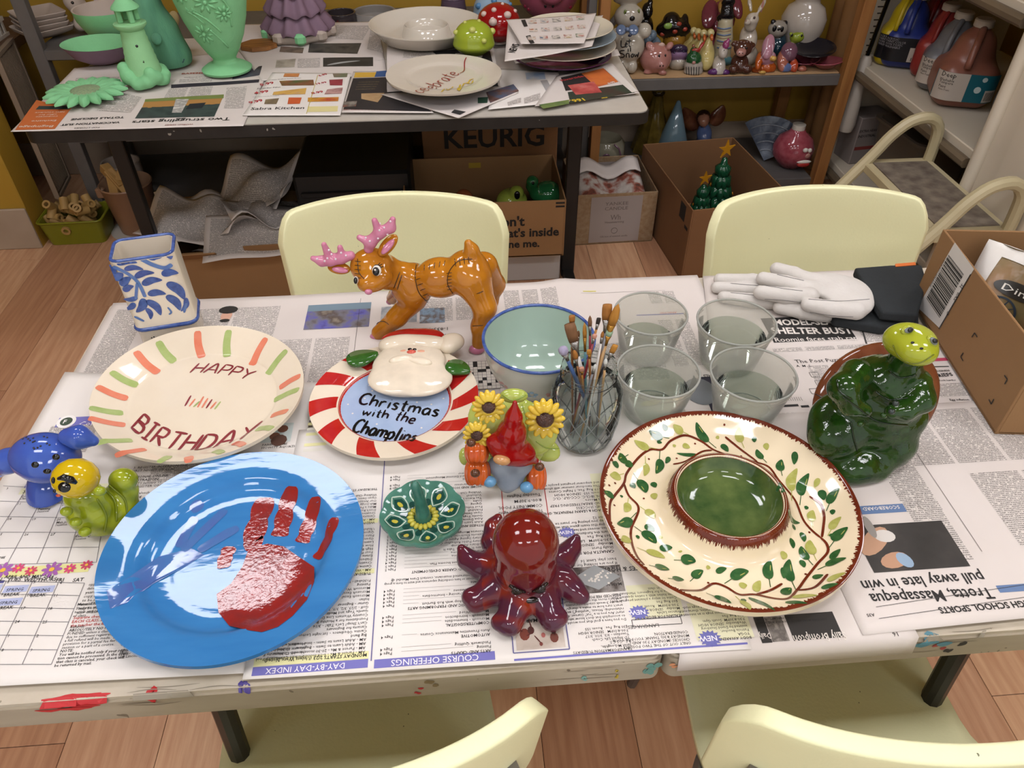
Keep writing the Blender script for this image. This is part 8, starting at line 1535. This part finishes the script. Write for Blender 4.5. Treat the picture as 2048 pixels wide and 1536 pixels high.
for k in range(4): M().tube([((.05 + .035 * k) * math.cos(a), (.05 + .035 * k) * math.sin(a), .021) for a in np.linspace(.55, 2.15, 14)], .004, 5).build('ridge', glaze('gl_sl3', '#7a808a'), t, smooth=180)
f = Fig('fairy_figurine', 'winged fairy figurine with brown hair standing on the low shelf', 'figurine', (1.07, 3.2, .0815)); z3e, z3c = zoomed(z3, 560)
f.blob('body', [z3e(1635, 880, 40, 50, 3.2, 36, 0), z3e(1635, 850, 52, 48, 3.22, 40, 1), z3e(1640, 980, 55, 80, 3.2, 45, 2), z3e(1640, 1100, 80, 120, 3.2, 60, 2)], G_ATTR, res=40, pal=('#9a6a54', '#3a2216', '#5a6a94'), zmin=.082)
for L in ([(1590, 940), (1540, 880), (1490, 790)], [(1690, 910), (1740, 850), (1780, 770)]): mb = f.mesh(); Q = [np.array(onY(*z3(*q), 3.24)) for q in L]; stroke(mb, [(q[0], q[2]) for q in Q], .07, lambda x, y: (x, 3.24, y), step=.006, taper='leaf'); mb.build('wing', glaze('gl_wing', '#5a2f20', '#8c5a3a', 30), f.t, thick=.006, smooth=180)
t = thing('blue_cone', 'pale blue glazed cone-shaped tree on the low shelf', 'ornament', (.975, 3.18, .0815)); M().lathe([(1e-6, 0), (.075, 0), (.07, .05), (.008, .245), (1e-6, .25)], 28).build('cone', glaze('gl_pblue', '#7d98a5'), t, smooth=60); M().lathe([(.078, 0), (.08, .01), (.072, .014)], 28).build('foot', 'gl_pblue', t, smooth=60)
t = thing('straw_figurine', 'olive brown broom-like figure behind the blue cone', 'ornament', (.90, 3.25, .0815)); M().lathe([(1e-6, 0), (.09, 0), (.07, .08), (.035, .17), (.02, .25), (.028, .27), (.012, .31), (1e-6, .32)], 24, fn=lambda x, y, z, a: (x * (1 + .1 * math.cos(9 * a)), y * (1 + .1 * math.cos(9 * a)), z)).build('straw', glaze('gl_straw', '#5a4a20', '#7a662c', 40, .9), t, smooth=60); M().ell((0, 0, .262), (.03, .03, .018), 14, 8).build('tie', glaze('gl_tie', '#3a2c14'), t, smooth=180)
t = thing('shell_pot', 'glazed spiral seashell pot between the table leg and boxes', 'pot', (.655, 3.12, .0815)); M().lathe([(1e-6, 0), (.07, 0), (.09, .05), (.085, .10), (.07, .12), (.06, .11), (1e-6, .08)], 32).build('pot_body', glaze('gl_shell', '#8c8672', '#6a6656', 20), t, smooth=60); M().tube([(.012 * k * .35 * math.cos(k * .5), -.088, .065 + .012 * k * .35 * math.sin(k * .5)) for k in range(2, 16)], .004, 6).build('spiral', glaze('gl_spi', '#6a4a5a'), t, smooth=180)
ctm = mat('kraft_tube', '#8a6238', rough=.8, col2='#7a5530', scale=6)
for x, y, r, h, lb in ((1.645, 3.135, .042, 1.2, 'thick brown cardboard tube standing beside the pine post'), (1.66, 3.25, .04, 1.15, 'brown cardboard tube standing in the corner behind the thick one')):
    t = thing('cardboard_tube', lb, 'tube', (x - .02, y, .001), 0, 'cardboard tubes'); M().lathe([(r, 0), (r, h), (r * .9, h), (r * .9, 0)], 28, cap=False).build('tube_wall', ctm, t, smooth=50); M().lathe([(r * 1.003, .02), (r * 1.003, .03)], 28, cap=False).build('seam_band', mat('kraft_seam', '#6d4a28', rough=.8), t)
t = thing('white_caulk_bottle', 'white plastic nozzle bottle hanging by the pine post', 'bottle', (1.625, 2.93, .28)); M().lathe([(1e-6, 0), (.028, 0), (.034, .03), (.03, .12), (.022, .2), (.024, .28), (.016, .3)], 20).build('bottle_body', 'white_plastic', t, smooth=50); M().tube([(0, 0, .3), (.03, .02, .52)], .008, 8).build('black_rod', GB, t)

# ---------------------------------------------------------------- paint jugs
zj = zf(1700, 0, 348)
def jug(label, px, c, c2, hgt, r, rz, kind, ty=None):
    p = P(*px, .5455); t = thing('paint_jug', label, 'jug', p, rz, 'gallon paint jugs'); m = mat('jug_' + c[1:], c, rough=.32, col2=c2, scale=6, amt=.6)
    h = hgt; bd = [BX((0, 0, h * .27), (r, r, h * .268), r * .55)] + KC([(0, 0, h * .46), (0, 0, h * .66), (0, 0, h * .86)], [r * .86, r * .62, .024]) + [K((-r * .2, -r * 1.02, h * .56), (-r * .1, -r * .72, h * .78), r * .2, r * .17, 0, .010, -1)]
    blob_obj('jug_body', bd, m, t, res=56, k=.012, pal=(c,))
    M().tube(smooth_line([np.array(q) for q in ((-r * .25, -r * 1.0, h * .5), (-r * .22, -r * .92, h * .64), (-r * .12, -r * .62, h * .8), (-.0, -.02, h * .88))], .02), r * .12, 10).build('handle', m, t, smooth=180)
    M().lathe([(.026, h * .87), (.031, h * .88), (.031, h * .95), (.027, h * .965), (1e-6, h * .965)], 24).build('cap', 'white_plastic', t, smooth=40)
    if kind:
        def flat(u0, u1, z0, z1, m_, e=.0016, name='label_panel', par=None): mb = M(); mb.grid(lambda u, v: wrapj((u0 + (u1 - u0) * u) * r, z0 + (z1 - z0) * v, r, e), 14, 4); return mb.build(name, m_, par or t, smooth=180)
        if kind == 'teal':
            lb = flat(-1.2, 1.0, h * .12, h * .44, mat('label_teal', '#155a68', rough=.4)); flat(-1.15, -.05, h * .12, h * .44, mat('label_cream', '#b5aba0', rough=.5), .0022, 'label_white', lb); flat(.55, .95, h * .13, h * .27, 'label_cream', .0024, 'barcode_panel', lb)
            mb = M(); [mb.grid(lambda u, v: wrapj((.6 + k * .045 + .02 * u) * r, h * (.15 + .1 * v), r, .003), 1, 1) for k in range(7)]
            for s_, x, z, sz in (('Deep', -.95, .385, .022), ('Washable', -.98, .335, .012), ('Tempera', -.95, .305, .012), ('Paint', -.92, .26, .012), ('Non-Toxic', -.9, .23, .008)):
                v, f_, (a, b) = text2d(s_, .006); mb.add([wrapj(x * r + (q[0] - a) * sz, h * z + q[1] * sz, r, .003) for q in v], f_)
            mb.build('label_print', ink('#2a2624'), lb, smooth=0); mb = M(); patch(mb, circ((.3 * r, h * .27), .011, 14), lambda x, y: wrapj(x, y, r, .003), 1); patch(mb, circ((.42 * r, h * .39), .008, 12), lambda x, y: wrapj(x, y, r, .003), 1); mb.build('label_emblem', ink('#b5c4c4'), lb)
        else:
            lb = flat(-1.1, .9, h * .12, h * .44, mat('label_black', '#141318', rough=.4)); flat(.1, .85, h * .13, h * .32, mat('label_cream', '#b5aba0', rough=.5), .0022, 'label_white', lb); mb = M()
            [mb.grid(lambda u, v: wrapj((.25 + k * .055 + .028 * u) * r, h * (.145 + .045 * v), r, .003), 1, 1) for k in range(7)]
            for k, s_ in enumerate(('BLUE', 'CE 8', 'A 128')): v, f_, (a, b) = text2d(s_, .01); mb.add([wrapj(.3 * r + (q[0] - a) * .01, h * (.285 - .03 * k) + q[1] * .01, r, .003) for q in v], f_)
            mb.build('label_print', ink('#2a2624'), lb, smooth=0); mb = M()
            for k, s_ in enumerate(('ACRYLIC', 'PAINT COLOR', 'NON TOXIC', 'WASHABLE')): v, f_, (a, b) = text2d(s_, .006); mb.add([wrapj(-1.0 * r + (q[0] - a) * .011, h * (.40 - .035 * k) + q[1] * .011, r, .003) for q in v], f_)
            mb.build('label_print', ink('#8a868a'), lb, smooth=0)
def wrapj(x, z, r, e):               # wraps a label round the flattened front of a jug
    k = r * .45; a = max(-k, min(k, x)); d = x - a; R = r * .55; th = d / R
    return (a + (R + e) * math.sin(th), -(r - R) - (R + e) * math.cos(th), z)
jug('yellow paint jug at the far end of the steel shelf', (1778, 126), '#b09a14', '#8a7a10', .27, .065, -.5, 'black')
jug('deep blue paint jug with a black label', (1796, 128), '#26357c', '#1a245a', .27, .084, -.35, 'black')
jug('red paint jug behind the blue one', (1840, 118), '#7a1a1a', '#4a0e10', .27, .075, -.5, None)
jug('coral red paint jug between the blue and grey ones', (1855, 150), '#963430', '#6a1e1c', .262, .07, -.6, None)
jug('silver grey paint jug with a teal label', (1876, 175), '#6f7074', '#5a5a5e', .27, .086, -.55, 'teal')
jug('bronze paint jug with a teal label at the front of the shelf', (1908, 203), '#8a5848', '#70443a', .285, .099, -.35, 'teal')
f = Fig('plastic_bag', 'crumpled grey plastic bag beside the bronze jug', 'bag', (1.83, 2.26, .5455)); f.blob('bag_body', [E((1.83, 2.25, .64), (.10, .09, .10)), E((1.86, 2.28, .75), (.07, .09, .10)), E((1.78, 2.2, .6), (.05, .05, .05))], mat('bag_grey', '#4a4a50', rough=.35, bump=.006, bscale=22), res=40, k=.03, zmin=.546); mb = f.mesh(); mb.tube([(1.7, 2.19, .551), (1.72, 2.22, .551)], .006, 6); mb.build('tie_strip', 'white_plastic', f.t)
bn = thing('plastic_bin', 'cloudy plastic bin with yellow scraps on the low steel shelf', 'bin', (1.85, 2.72, .1355), .1); mb = M(); lv = [(.11, .0), (.135, .22), (.145, .225), (.145, .235), (.13, .235), (.105, .01)]; vv = []
for q, z in lv: vv += [(x, y * 1.15, z) for x, y in rounded(-q, q, -q, q, .03, 4)]
nn = 20; mb.add(vv, [(j * nn + a, j * nn + (a + 1) % nn, j * nn + nn + (a + 1) % nn, j * nn + nn + a) for j in range(5) for a in range(nn)] + [tuple(range(nn - 1, -1, -1)), tuple(range(5 * nn, 6 * nn))]); mb.build('bin_wall', thin_mat('cloudy', '#cfc6ba', .15, '#a09484', .55, .3), bn, smooth=50)
for k in range(5): M().box((.06 * math.cos(k * 1.3), .06 * math.sin(k * 1.3), .04 + .035 * k), (.09, .06, .025), ch=.006, rz=k).build('scrap', mat('scrap%d' % (k % 3), ('#9a8a2c', '#8a8078', '#6a5a4a')[k % 3], rough=.7), bn)
t = thing('label_carton', 'grey carton with printed side behind the plastic bin', 'box', (1.74, 2.98, .1355), .15); M().box((0, 0, .10), (.15, .12, .20), ch=.003).build('carton', mat('carton_grey', '#7d7470', rough=.7), t); mb = M()
for k, s_ in enumerate(('EXTRA HEAVY DUTY', 'INDUSTRIAL GLAZE')): v, f_, (a, b) = text2d(s_, .02); mb.add([(-.07 + (q[0] - a) / (b - a) * .13, -.0612, .14 - .022 * k + q[1] * .015) for q in v], f_)
mb.build('carton_lettering', ink('#26211f'), t); M().box((0, -.0608, .07), (.14, .001, .014)).build('red_stripe', ink('#7a2f2a'), t)

# ---------------------------------------------------------------- under the back table
cardd = mat('cardboard_dark', '#7a5636', rough=.85, col2='#6d4b2e', scale=4, amt=.6)
def lettering(mb, s_, x, y, z, w, h=1.0, bold=.01): v, f_, (a, b) = text2d(s_, bold, 2); k = w / (b - a); mb.add([(x + (q[0] - a) * k, y, z + q[1] * k * h) for q in v], f_)
t = open_box('carton_of_newspaper', 'large cardboard carton overflowing with crumpled newspapers', (-.775, 2.475, 0), .05, .50, .42, .215, m=card)
for x, y, w, d, rx, ry in ((-.16, -.235, .22, .09, -.75, 0), (.17, -.235, .26, .10, -1.15, .0), (-.29, -.02, .12, .34, 0, -.5)): M().at((x, y, .19), (rx, ry, 0)).box((0, 0, .02), (w, d, .004)).build('flap', card, t)
for i, lb in enumerate(('deep in the carton against its far side', 'wedged along the far edge of the carton', 'buried in the middle of the carton', 'tipped up toward the table leg', 'bulging beside the plastic crate', 'curled in the middle of the heap', 'leaning over the carton side near the bucket', 'lying on the heap next to the crate', 'topmost at the back of the heap', 'lying flat over the front flap of the carton')):
    x, y, z, a = ((-.1, .1, .12, .3), (.1, .12, .13, -.4), (0, 0, .15, 1), (-.12, .06, .2, .5), (.13, .08, .21, -.6), (0, .02, .23, .9), (-.17, -.02, .24, -.2), (.12, -.02, .25, .4), (.03, .13, .29, -.35), (.06, -.14, .235, .12))[i]; A, B, C_ = (.02 if i < 9 else .006) * (1 + i % 3 * .5), 6 + i % 4 * 2, i * 1.3
    o = thing('crumpled_newspaper', 'crumpled newspaper sheet ' + lb, 'newspaper', Vector((-.775 + x, 2.475 + y, z)), a, 'crumpled newspapers in the carton'); tl = ((i * 5) % 7 - 3) * .3 * (i < 9); t2 = ((i * 3) % 5 - 2) * .35 if i < 9 else .35
    fn = lambda u, v: ((u - .5) * .31, (v - .5) * .24, A * math.sin(B * u + C_) * math.cos(5 * v + C_) + tl * (u - .5) * .12 + t2 * (v - .5) * .12)
    M().grid(fn, 16, 14).build('sheet', 'newsprint', o, smooth=180, thick=.0006)
    mb = M(); mb.grid(lambda u, v: (lambda q: (q[0], q[1], q[2] + .0016))(fn(.06 + .88 * u, .08 + .84 * v)), 14, 12); mb.uv = [(i2 / 14 * .24, j / 12 * .2) for j in range(13) for i2 in range(15)]; mb.build('print', 'body_text_big', o, smooth=180)
t = thing('spool_tub', 'olive plastic tub filled with wooden spools on the floor', 'tub', (-1.515, 2.80, .001), .03); oliv = mat('olive_plastic', '#7a7a1e', rough=.3, col2='#6a6a16', scale=10); mb = M(); vv = []
for q, d, z in ((.105, .07, 0), (.118, .08, .095), (.124, .086, .10), (.114, .076, .10), (.10, .066, .006)): vv += [(x, y, z) for x, y in rounded(-q, q, -d, d, .02, 3)]
nn = 16; mb.add(vv, [(j * nn + a, j * nn + (a + 1) % nn, j * nn + nn + (a + 1) % nn, j * nn + nn + a) for j in range(4) for a in range(nn)] + [tuple(range(nn - 1, -1, -1)), tuple(range(4 * nn, 5 * nn))]); mb.build('tub_wall', oliv, t, smooth=40); M().tube([(x, y, .10) for x, y in rounded(-.121, .121, -.083, .083, .02, 3)], .004, 6, closed=True).build('rim', oliv, t, smooth=180)
spool_w = mat('spool_wood', '#a5844e', rough=.6, col2='#94743f', scale=10); me = M().lathe([(.009, 0), (.0165, 0), (.0165, .05), (.009, .05), (.009, 0)], 14, cap=False); first = None
for i in range(30):
    L_ = Vector((-1.515 + (i % 6 - 2.5) * .029 + random.uniform(-.006, .006), 2.80 + ((i // 6) % 3 - 1) * .033 + random.uniform(-.008, .008), .062 + .03 * (i // 10) + random.uniform(0, .012)))
    if first is None: first = me.build('wooden_spool', spool_w, smooth=50); o = first
    else: o = first.copy(); COL.objects.link(o)
    tag(o, 'small hollow wooden spool heaped in the olive tub', 'spool', 'wooden spools in the olive tub'); o.location = L_; o.rotation_euler = (random.uniform(.6, 1.9), random.uniform(-.5, .5), random.uniform(0, 6))
t = thing('plastic_bucket', 'cloudy tan bucket of wooden blocks beside the spool tub', 'bucket', (-1.30, 2.84, .006), 0); M().lathe([(1e-6, 0), (.075, 0), (.095, .19), (.10, .195), (.096, .2), (.09, .19), (.07, .006), (1e-6, .006)], 36).build('bucket_wall', mat('tan_plastic', '#8a6a52', rough=.35, col2='#7a5c46', scale=8), t, smooth=50); M().box((-.09, -.03, .17), (.035, .02, .04), ch=.004).build('lug', 'tan_plastic', t)
tag(M().lathe([(1e-6, 0), (.11, 0), (.115, .004), (1e-6, .005)], 32).build('round_lid', 'white_plastic', loc=(-1.30, 2.84, .0005)), 'white round lid lying under the tan bucket', 'lid')
for i in range(7): o = tag(M().box((0, 0, 0), (.035, .12, .035), ch=.002).build('wooden_block', mat('block_wood', '#a07c46', rough=.6, col2='#8a6636', scale=8, stretch=(6, 1, 6))), 'squared wooden block sticking out of the tan bucket', 'block', 'wooden blocks in the bucket'); o.location = (-1.30 + random.uniform(-.035, .035), 2.84 + random.uniform(-.03, .03), .15 + .016 * i); o.rotation_euler = (random.uniform(.2, .8), random.uniform(-.3, .3), random.uniform(-.9, .9))
t = thing('storage_crate', 'black storage crate in the dark under the back table', 'crate', (-.36, 2.60, .001)); M().box((0, 0, .2), (.40, .34, .40), ch=.01).build('crate_body', mat('black_plastic', '#0e0d0d', rough=.5), t)
for k in range(4): M().box((0, -.174, .07 + k * .085), (.36, .01, .02), ch=.003).build('rib', 'black_plastic', t)
t = thing('coffee_carton', 'brown carton with black block capitals behind the open boxes', 'box', (.13, 2.76, .001)); M().box((0, 0, .26), (.50, .18, .52), ch=.003).build('carton', cardd, t); mb = M(); lettering(mb, 'KEURIG', -.17, -.0915, .372, .37, 1.0, .02); mb.build('lettering', ink('#1a1310'), t)
t = thing('white_carton', 'white carton on the floor under the open lettered box', 'box', (.18, 2.46, .001)); M().box((0, 0, .066), (.36, .26, .132), ch=.003).build('carton', mat('carton_white', '#a8a29e', rough=.7), t); mb = M(); patch(mb, circ((-.12, .07), .02, 14, .03), lambda x, y: (x, -.1312, y)); mb.build('black_emblem', ink('#1a1918'), t)
t = open_box('lettered_box', 'open brown box lettered with a slogan, holding green figurines', (.088, 2.46, .1335), 0, .55, .36, .215, m=card)
mb = M(); [lettering(mb, s_, x, -.1812, z, w, 1.0, .03) for s_, x, z, w in (("Don't", .02, .125, .115), ("what's inside", .02, .082, .235), ('define me.', .02, .04, .168))]; mb.box((.255, -.1808, .205), (.03, .001, .006)); mb.box((.255, -.1808, .192), (.03, .001, .006)); mb.build('lettering', ink('#1a1613'), t); M().box((-.02, .1735, .185), (.045, .001, .02)).build('yellow_sticker', ink('#a5882a'), t)
e2, c2 = zoomed(z3, 560); LY = 2.42
f = Fig('frog_figurine', 'lime frog head peeking out of the lettered box', 'figurine', (.19, LY, .1395)); f.blob('body', [E((.19, LY, .28), (.055, .05, .045)), E((.205, LY - .02, .32), (.026, .026, .026)), E((.17, LY, .2), (.05, .05, .06))], glaze('gl_frog', '#7d8c34', '#94a048', 20), res=40, k=.01); mb = f.mesh(); mb.ell((.205, LY - .042, .322), (.011, .008, .016), 10, 7); mb.build('eye', GB, f.t)
f = Fig('green_turtle_figurine', 'bright green turtle with raised head inside the lettered box', 'figurine', (.30, LY + .03, .1395)); f.blob('body', [E((.32, LY + .03, .29), (.055, .05, .042)), E((.31, LY + .03, .2), (.05, .05, .06))] + KC([(.275, LY + .02, .29), (.26, LY + .01, .33), (.262, LY - .0, .35)], [.02, .018, .022]), glaze('gl_tgreen', '#1f5a34', '#2f7040', 20), res=40, k=.012); mb = f.mesh(); mb.ell((.262, LY - .021, .355), (.005, .005, .006), 8, 6); mb.build('eye', GB, f.t)
f = Fig('rust_figurine', 'rust and white glazed figure in the lettered box', 'figurine', (.02, LY, .1395)); f.blob('body', [E((.02, LY, .27), (.04, .035, .06), 0), E((-.06, LY, .26), (.055, .035, .05), 1), E((.09, LY, .25), (.045, .03, .04), 2)], G_ATTR, res=40, pal=('#8a4a2c', '#7a7a3a', '#8a7460')); mb = f.mesh(); mb.ell((-.06, LY - .03, .29), (.03, .01, .01), 8, 6); mb.build('brow', GW, f.t)
t = open_box('candle_carton', 'patterned kraft carton with a white front panel, holding newspaper', (.60, 2.735, 0), .03, .315, .33, .215, m=mat('kraft_pattern', '#86694a', rough=.8, col2='#9a8468', scale=60, amt=.9))
M().box((.0, -.1656, .106), (.20, .001, .195)).build('front_panel', mat('panel_mauve', '#968a84', rough=.7), t); mb = M(); lettering(mb, 'YANKEE', -.045, -.1668, .168, .09, .8, .0); lettering(mb, 'CANDLE', -.045, -.1668, .148, .09, .8, .0); lettering(mb, 'Wh', -.02, -.1668, .105, .04, 1.2, .0); lettering(mb, 'Housewarming', -.04, -.1668, .092, .075, 1.0); lettering(mb, 'Gift box of scented candle', -.055, -.1668, .03, .11); mb.build('lettering', ink('#6a5f5a'), t); mb = M(); mb.tube([(.012 * math.cos(a), -.1665, .058 + .012 * math.sin(a)) for a in np.arange(16) * 2 * math.pi / 16], .001, 4, closed=True); mb.build('ring_mark', ink('#6a5f5a'), t)
M().box((.02, .159, .17), (.2, .001, .045)).build('inner_label', 'panel_mauve', t); mb = M(); lettering(mb, 'happiness guaranteed', -.06, .1575, .163, .16); mb.build('inner_lettering', ink('#5a504c'), t)
o = tag(M().grid(lambda u, v: (.47 + .26 * u, 2.60 + .22 * v, .15 + .02 * math.sin(9 * u) + .05 * v), 16, 8).build('bundled_newspaper', photo_mat('photo_bund', ['#2a2422', '#8a4a38', '#b5aca4', '#c4bcb4'], 22, 61), smooth=180, thick=.01), 'folded colour newspaper pushed into the candle carton', 'newspaper'); M().grid(lambda u, v: (.47 + .26 * u, 2.75 + .08 * v, .206 + .02 * math.sin(9 * u) + .02 * v), 12, 4).build('page_edge', 'newsprint', o, smooth=180, thick=.004)
t = open_box('open_carton', 'tall open brown carton with a round black mark, holding a ceramic tree', (.972, 2.588, 0), .1, .385, .56, .285, m=cardd)
mb = M(); patch(mb, circ((-.05, .225), .042, 28), lambda x, y: (x, -.2812, y), 2); dot = mb.build('round_mark', ink('#1c1714'), t); mb = M(); lettering(mb, 'BU6', -.082, -.2818, .212, .065, 1.0, .02); lettering(mb, 'Bankers moving box', -.1, -.2816, .10, .12); mb.build('lettering', ink('#7a5636'), dot); M().box((-.1928, -.2, .24), (.001, .05, .06)).build('square_mark', ink('#1c1714'), t)
M().box((-.1928, -.25, .2), (.001, .03, .012)).build('handle_slot', ink('#1c1714'), t)
tg2 = glaze('gl_xmas', '#0f3a26', '#1c5236', 60, .8); gold = mat('star_gold', '#b07a1a', rough=.25)
for (x, y, H_, s_, lb) in ((1.03, 2.66, .30, 1.1, 'taller dark green ceramic tree with coloured bulbs and gold star'), (.945, 2.60, .22, .85, 'shorter dark green ceramic tree joined beside the taller one')):
    t = thing('ceramic_tree', lb, 'figurine', (x, y, .006), 0, 'ceramic trees')
    for k in range(6):
        z = H_ * (.12 + .135 * k); r = .085 * s_ * (1 - k / 6.6); mb = M()
        for j in range(9): a = 2 * math.pi * j / 9 + k * .35; mb.tube([(0, 0, z + .03), (r * .6 * math.cos(a), r * .6 * math.sin(a), z + .012), (r * math.cos(a), r * math.sin(a), z - .014)], [.012, .019 * s_, .007], 7)
        mb.build('branch_tier', tg2, t, smooth=180)
    M().lathe([(1e-6, 0), (.03, 0), (.05 * s_, H_ * .1), (.03 * s_, H_ * .6), (.01, H_ * .98), (1e-6, H_)], 20).build('trunk', tg2, t, smooth=60)
    for j in range(14): k = j % 5; a = j * 2.4; z = H_ * (.12 + .135 * k) - .008; r = .088 * s_ * (1 - k / 6.6); M().ell((r * math.cos(a), r * math.sin(a), z), (.006, .006, .009), 8, 6).build('bulb', mat('bulb%d' % (j % 3), ('#8a1f2a', '#a56a1a', '#3a2a6a')[j % 3], rough=.2), t)
    o = []
    for k in range(10): rr = .034 * s_ if k % 2 == 0 else .012 * s_; a = math.pi / 2 + k * math.pi / 5; o.append((rr * math.cos(a), rr * math.sin(a)))
    M().at((0, 0, H_ + .028 * s_), (math.pi / 2, 0, .3)).prism(o, -.003, .003).build('star', gold, t, smooth=0)
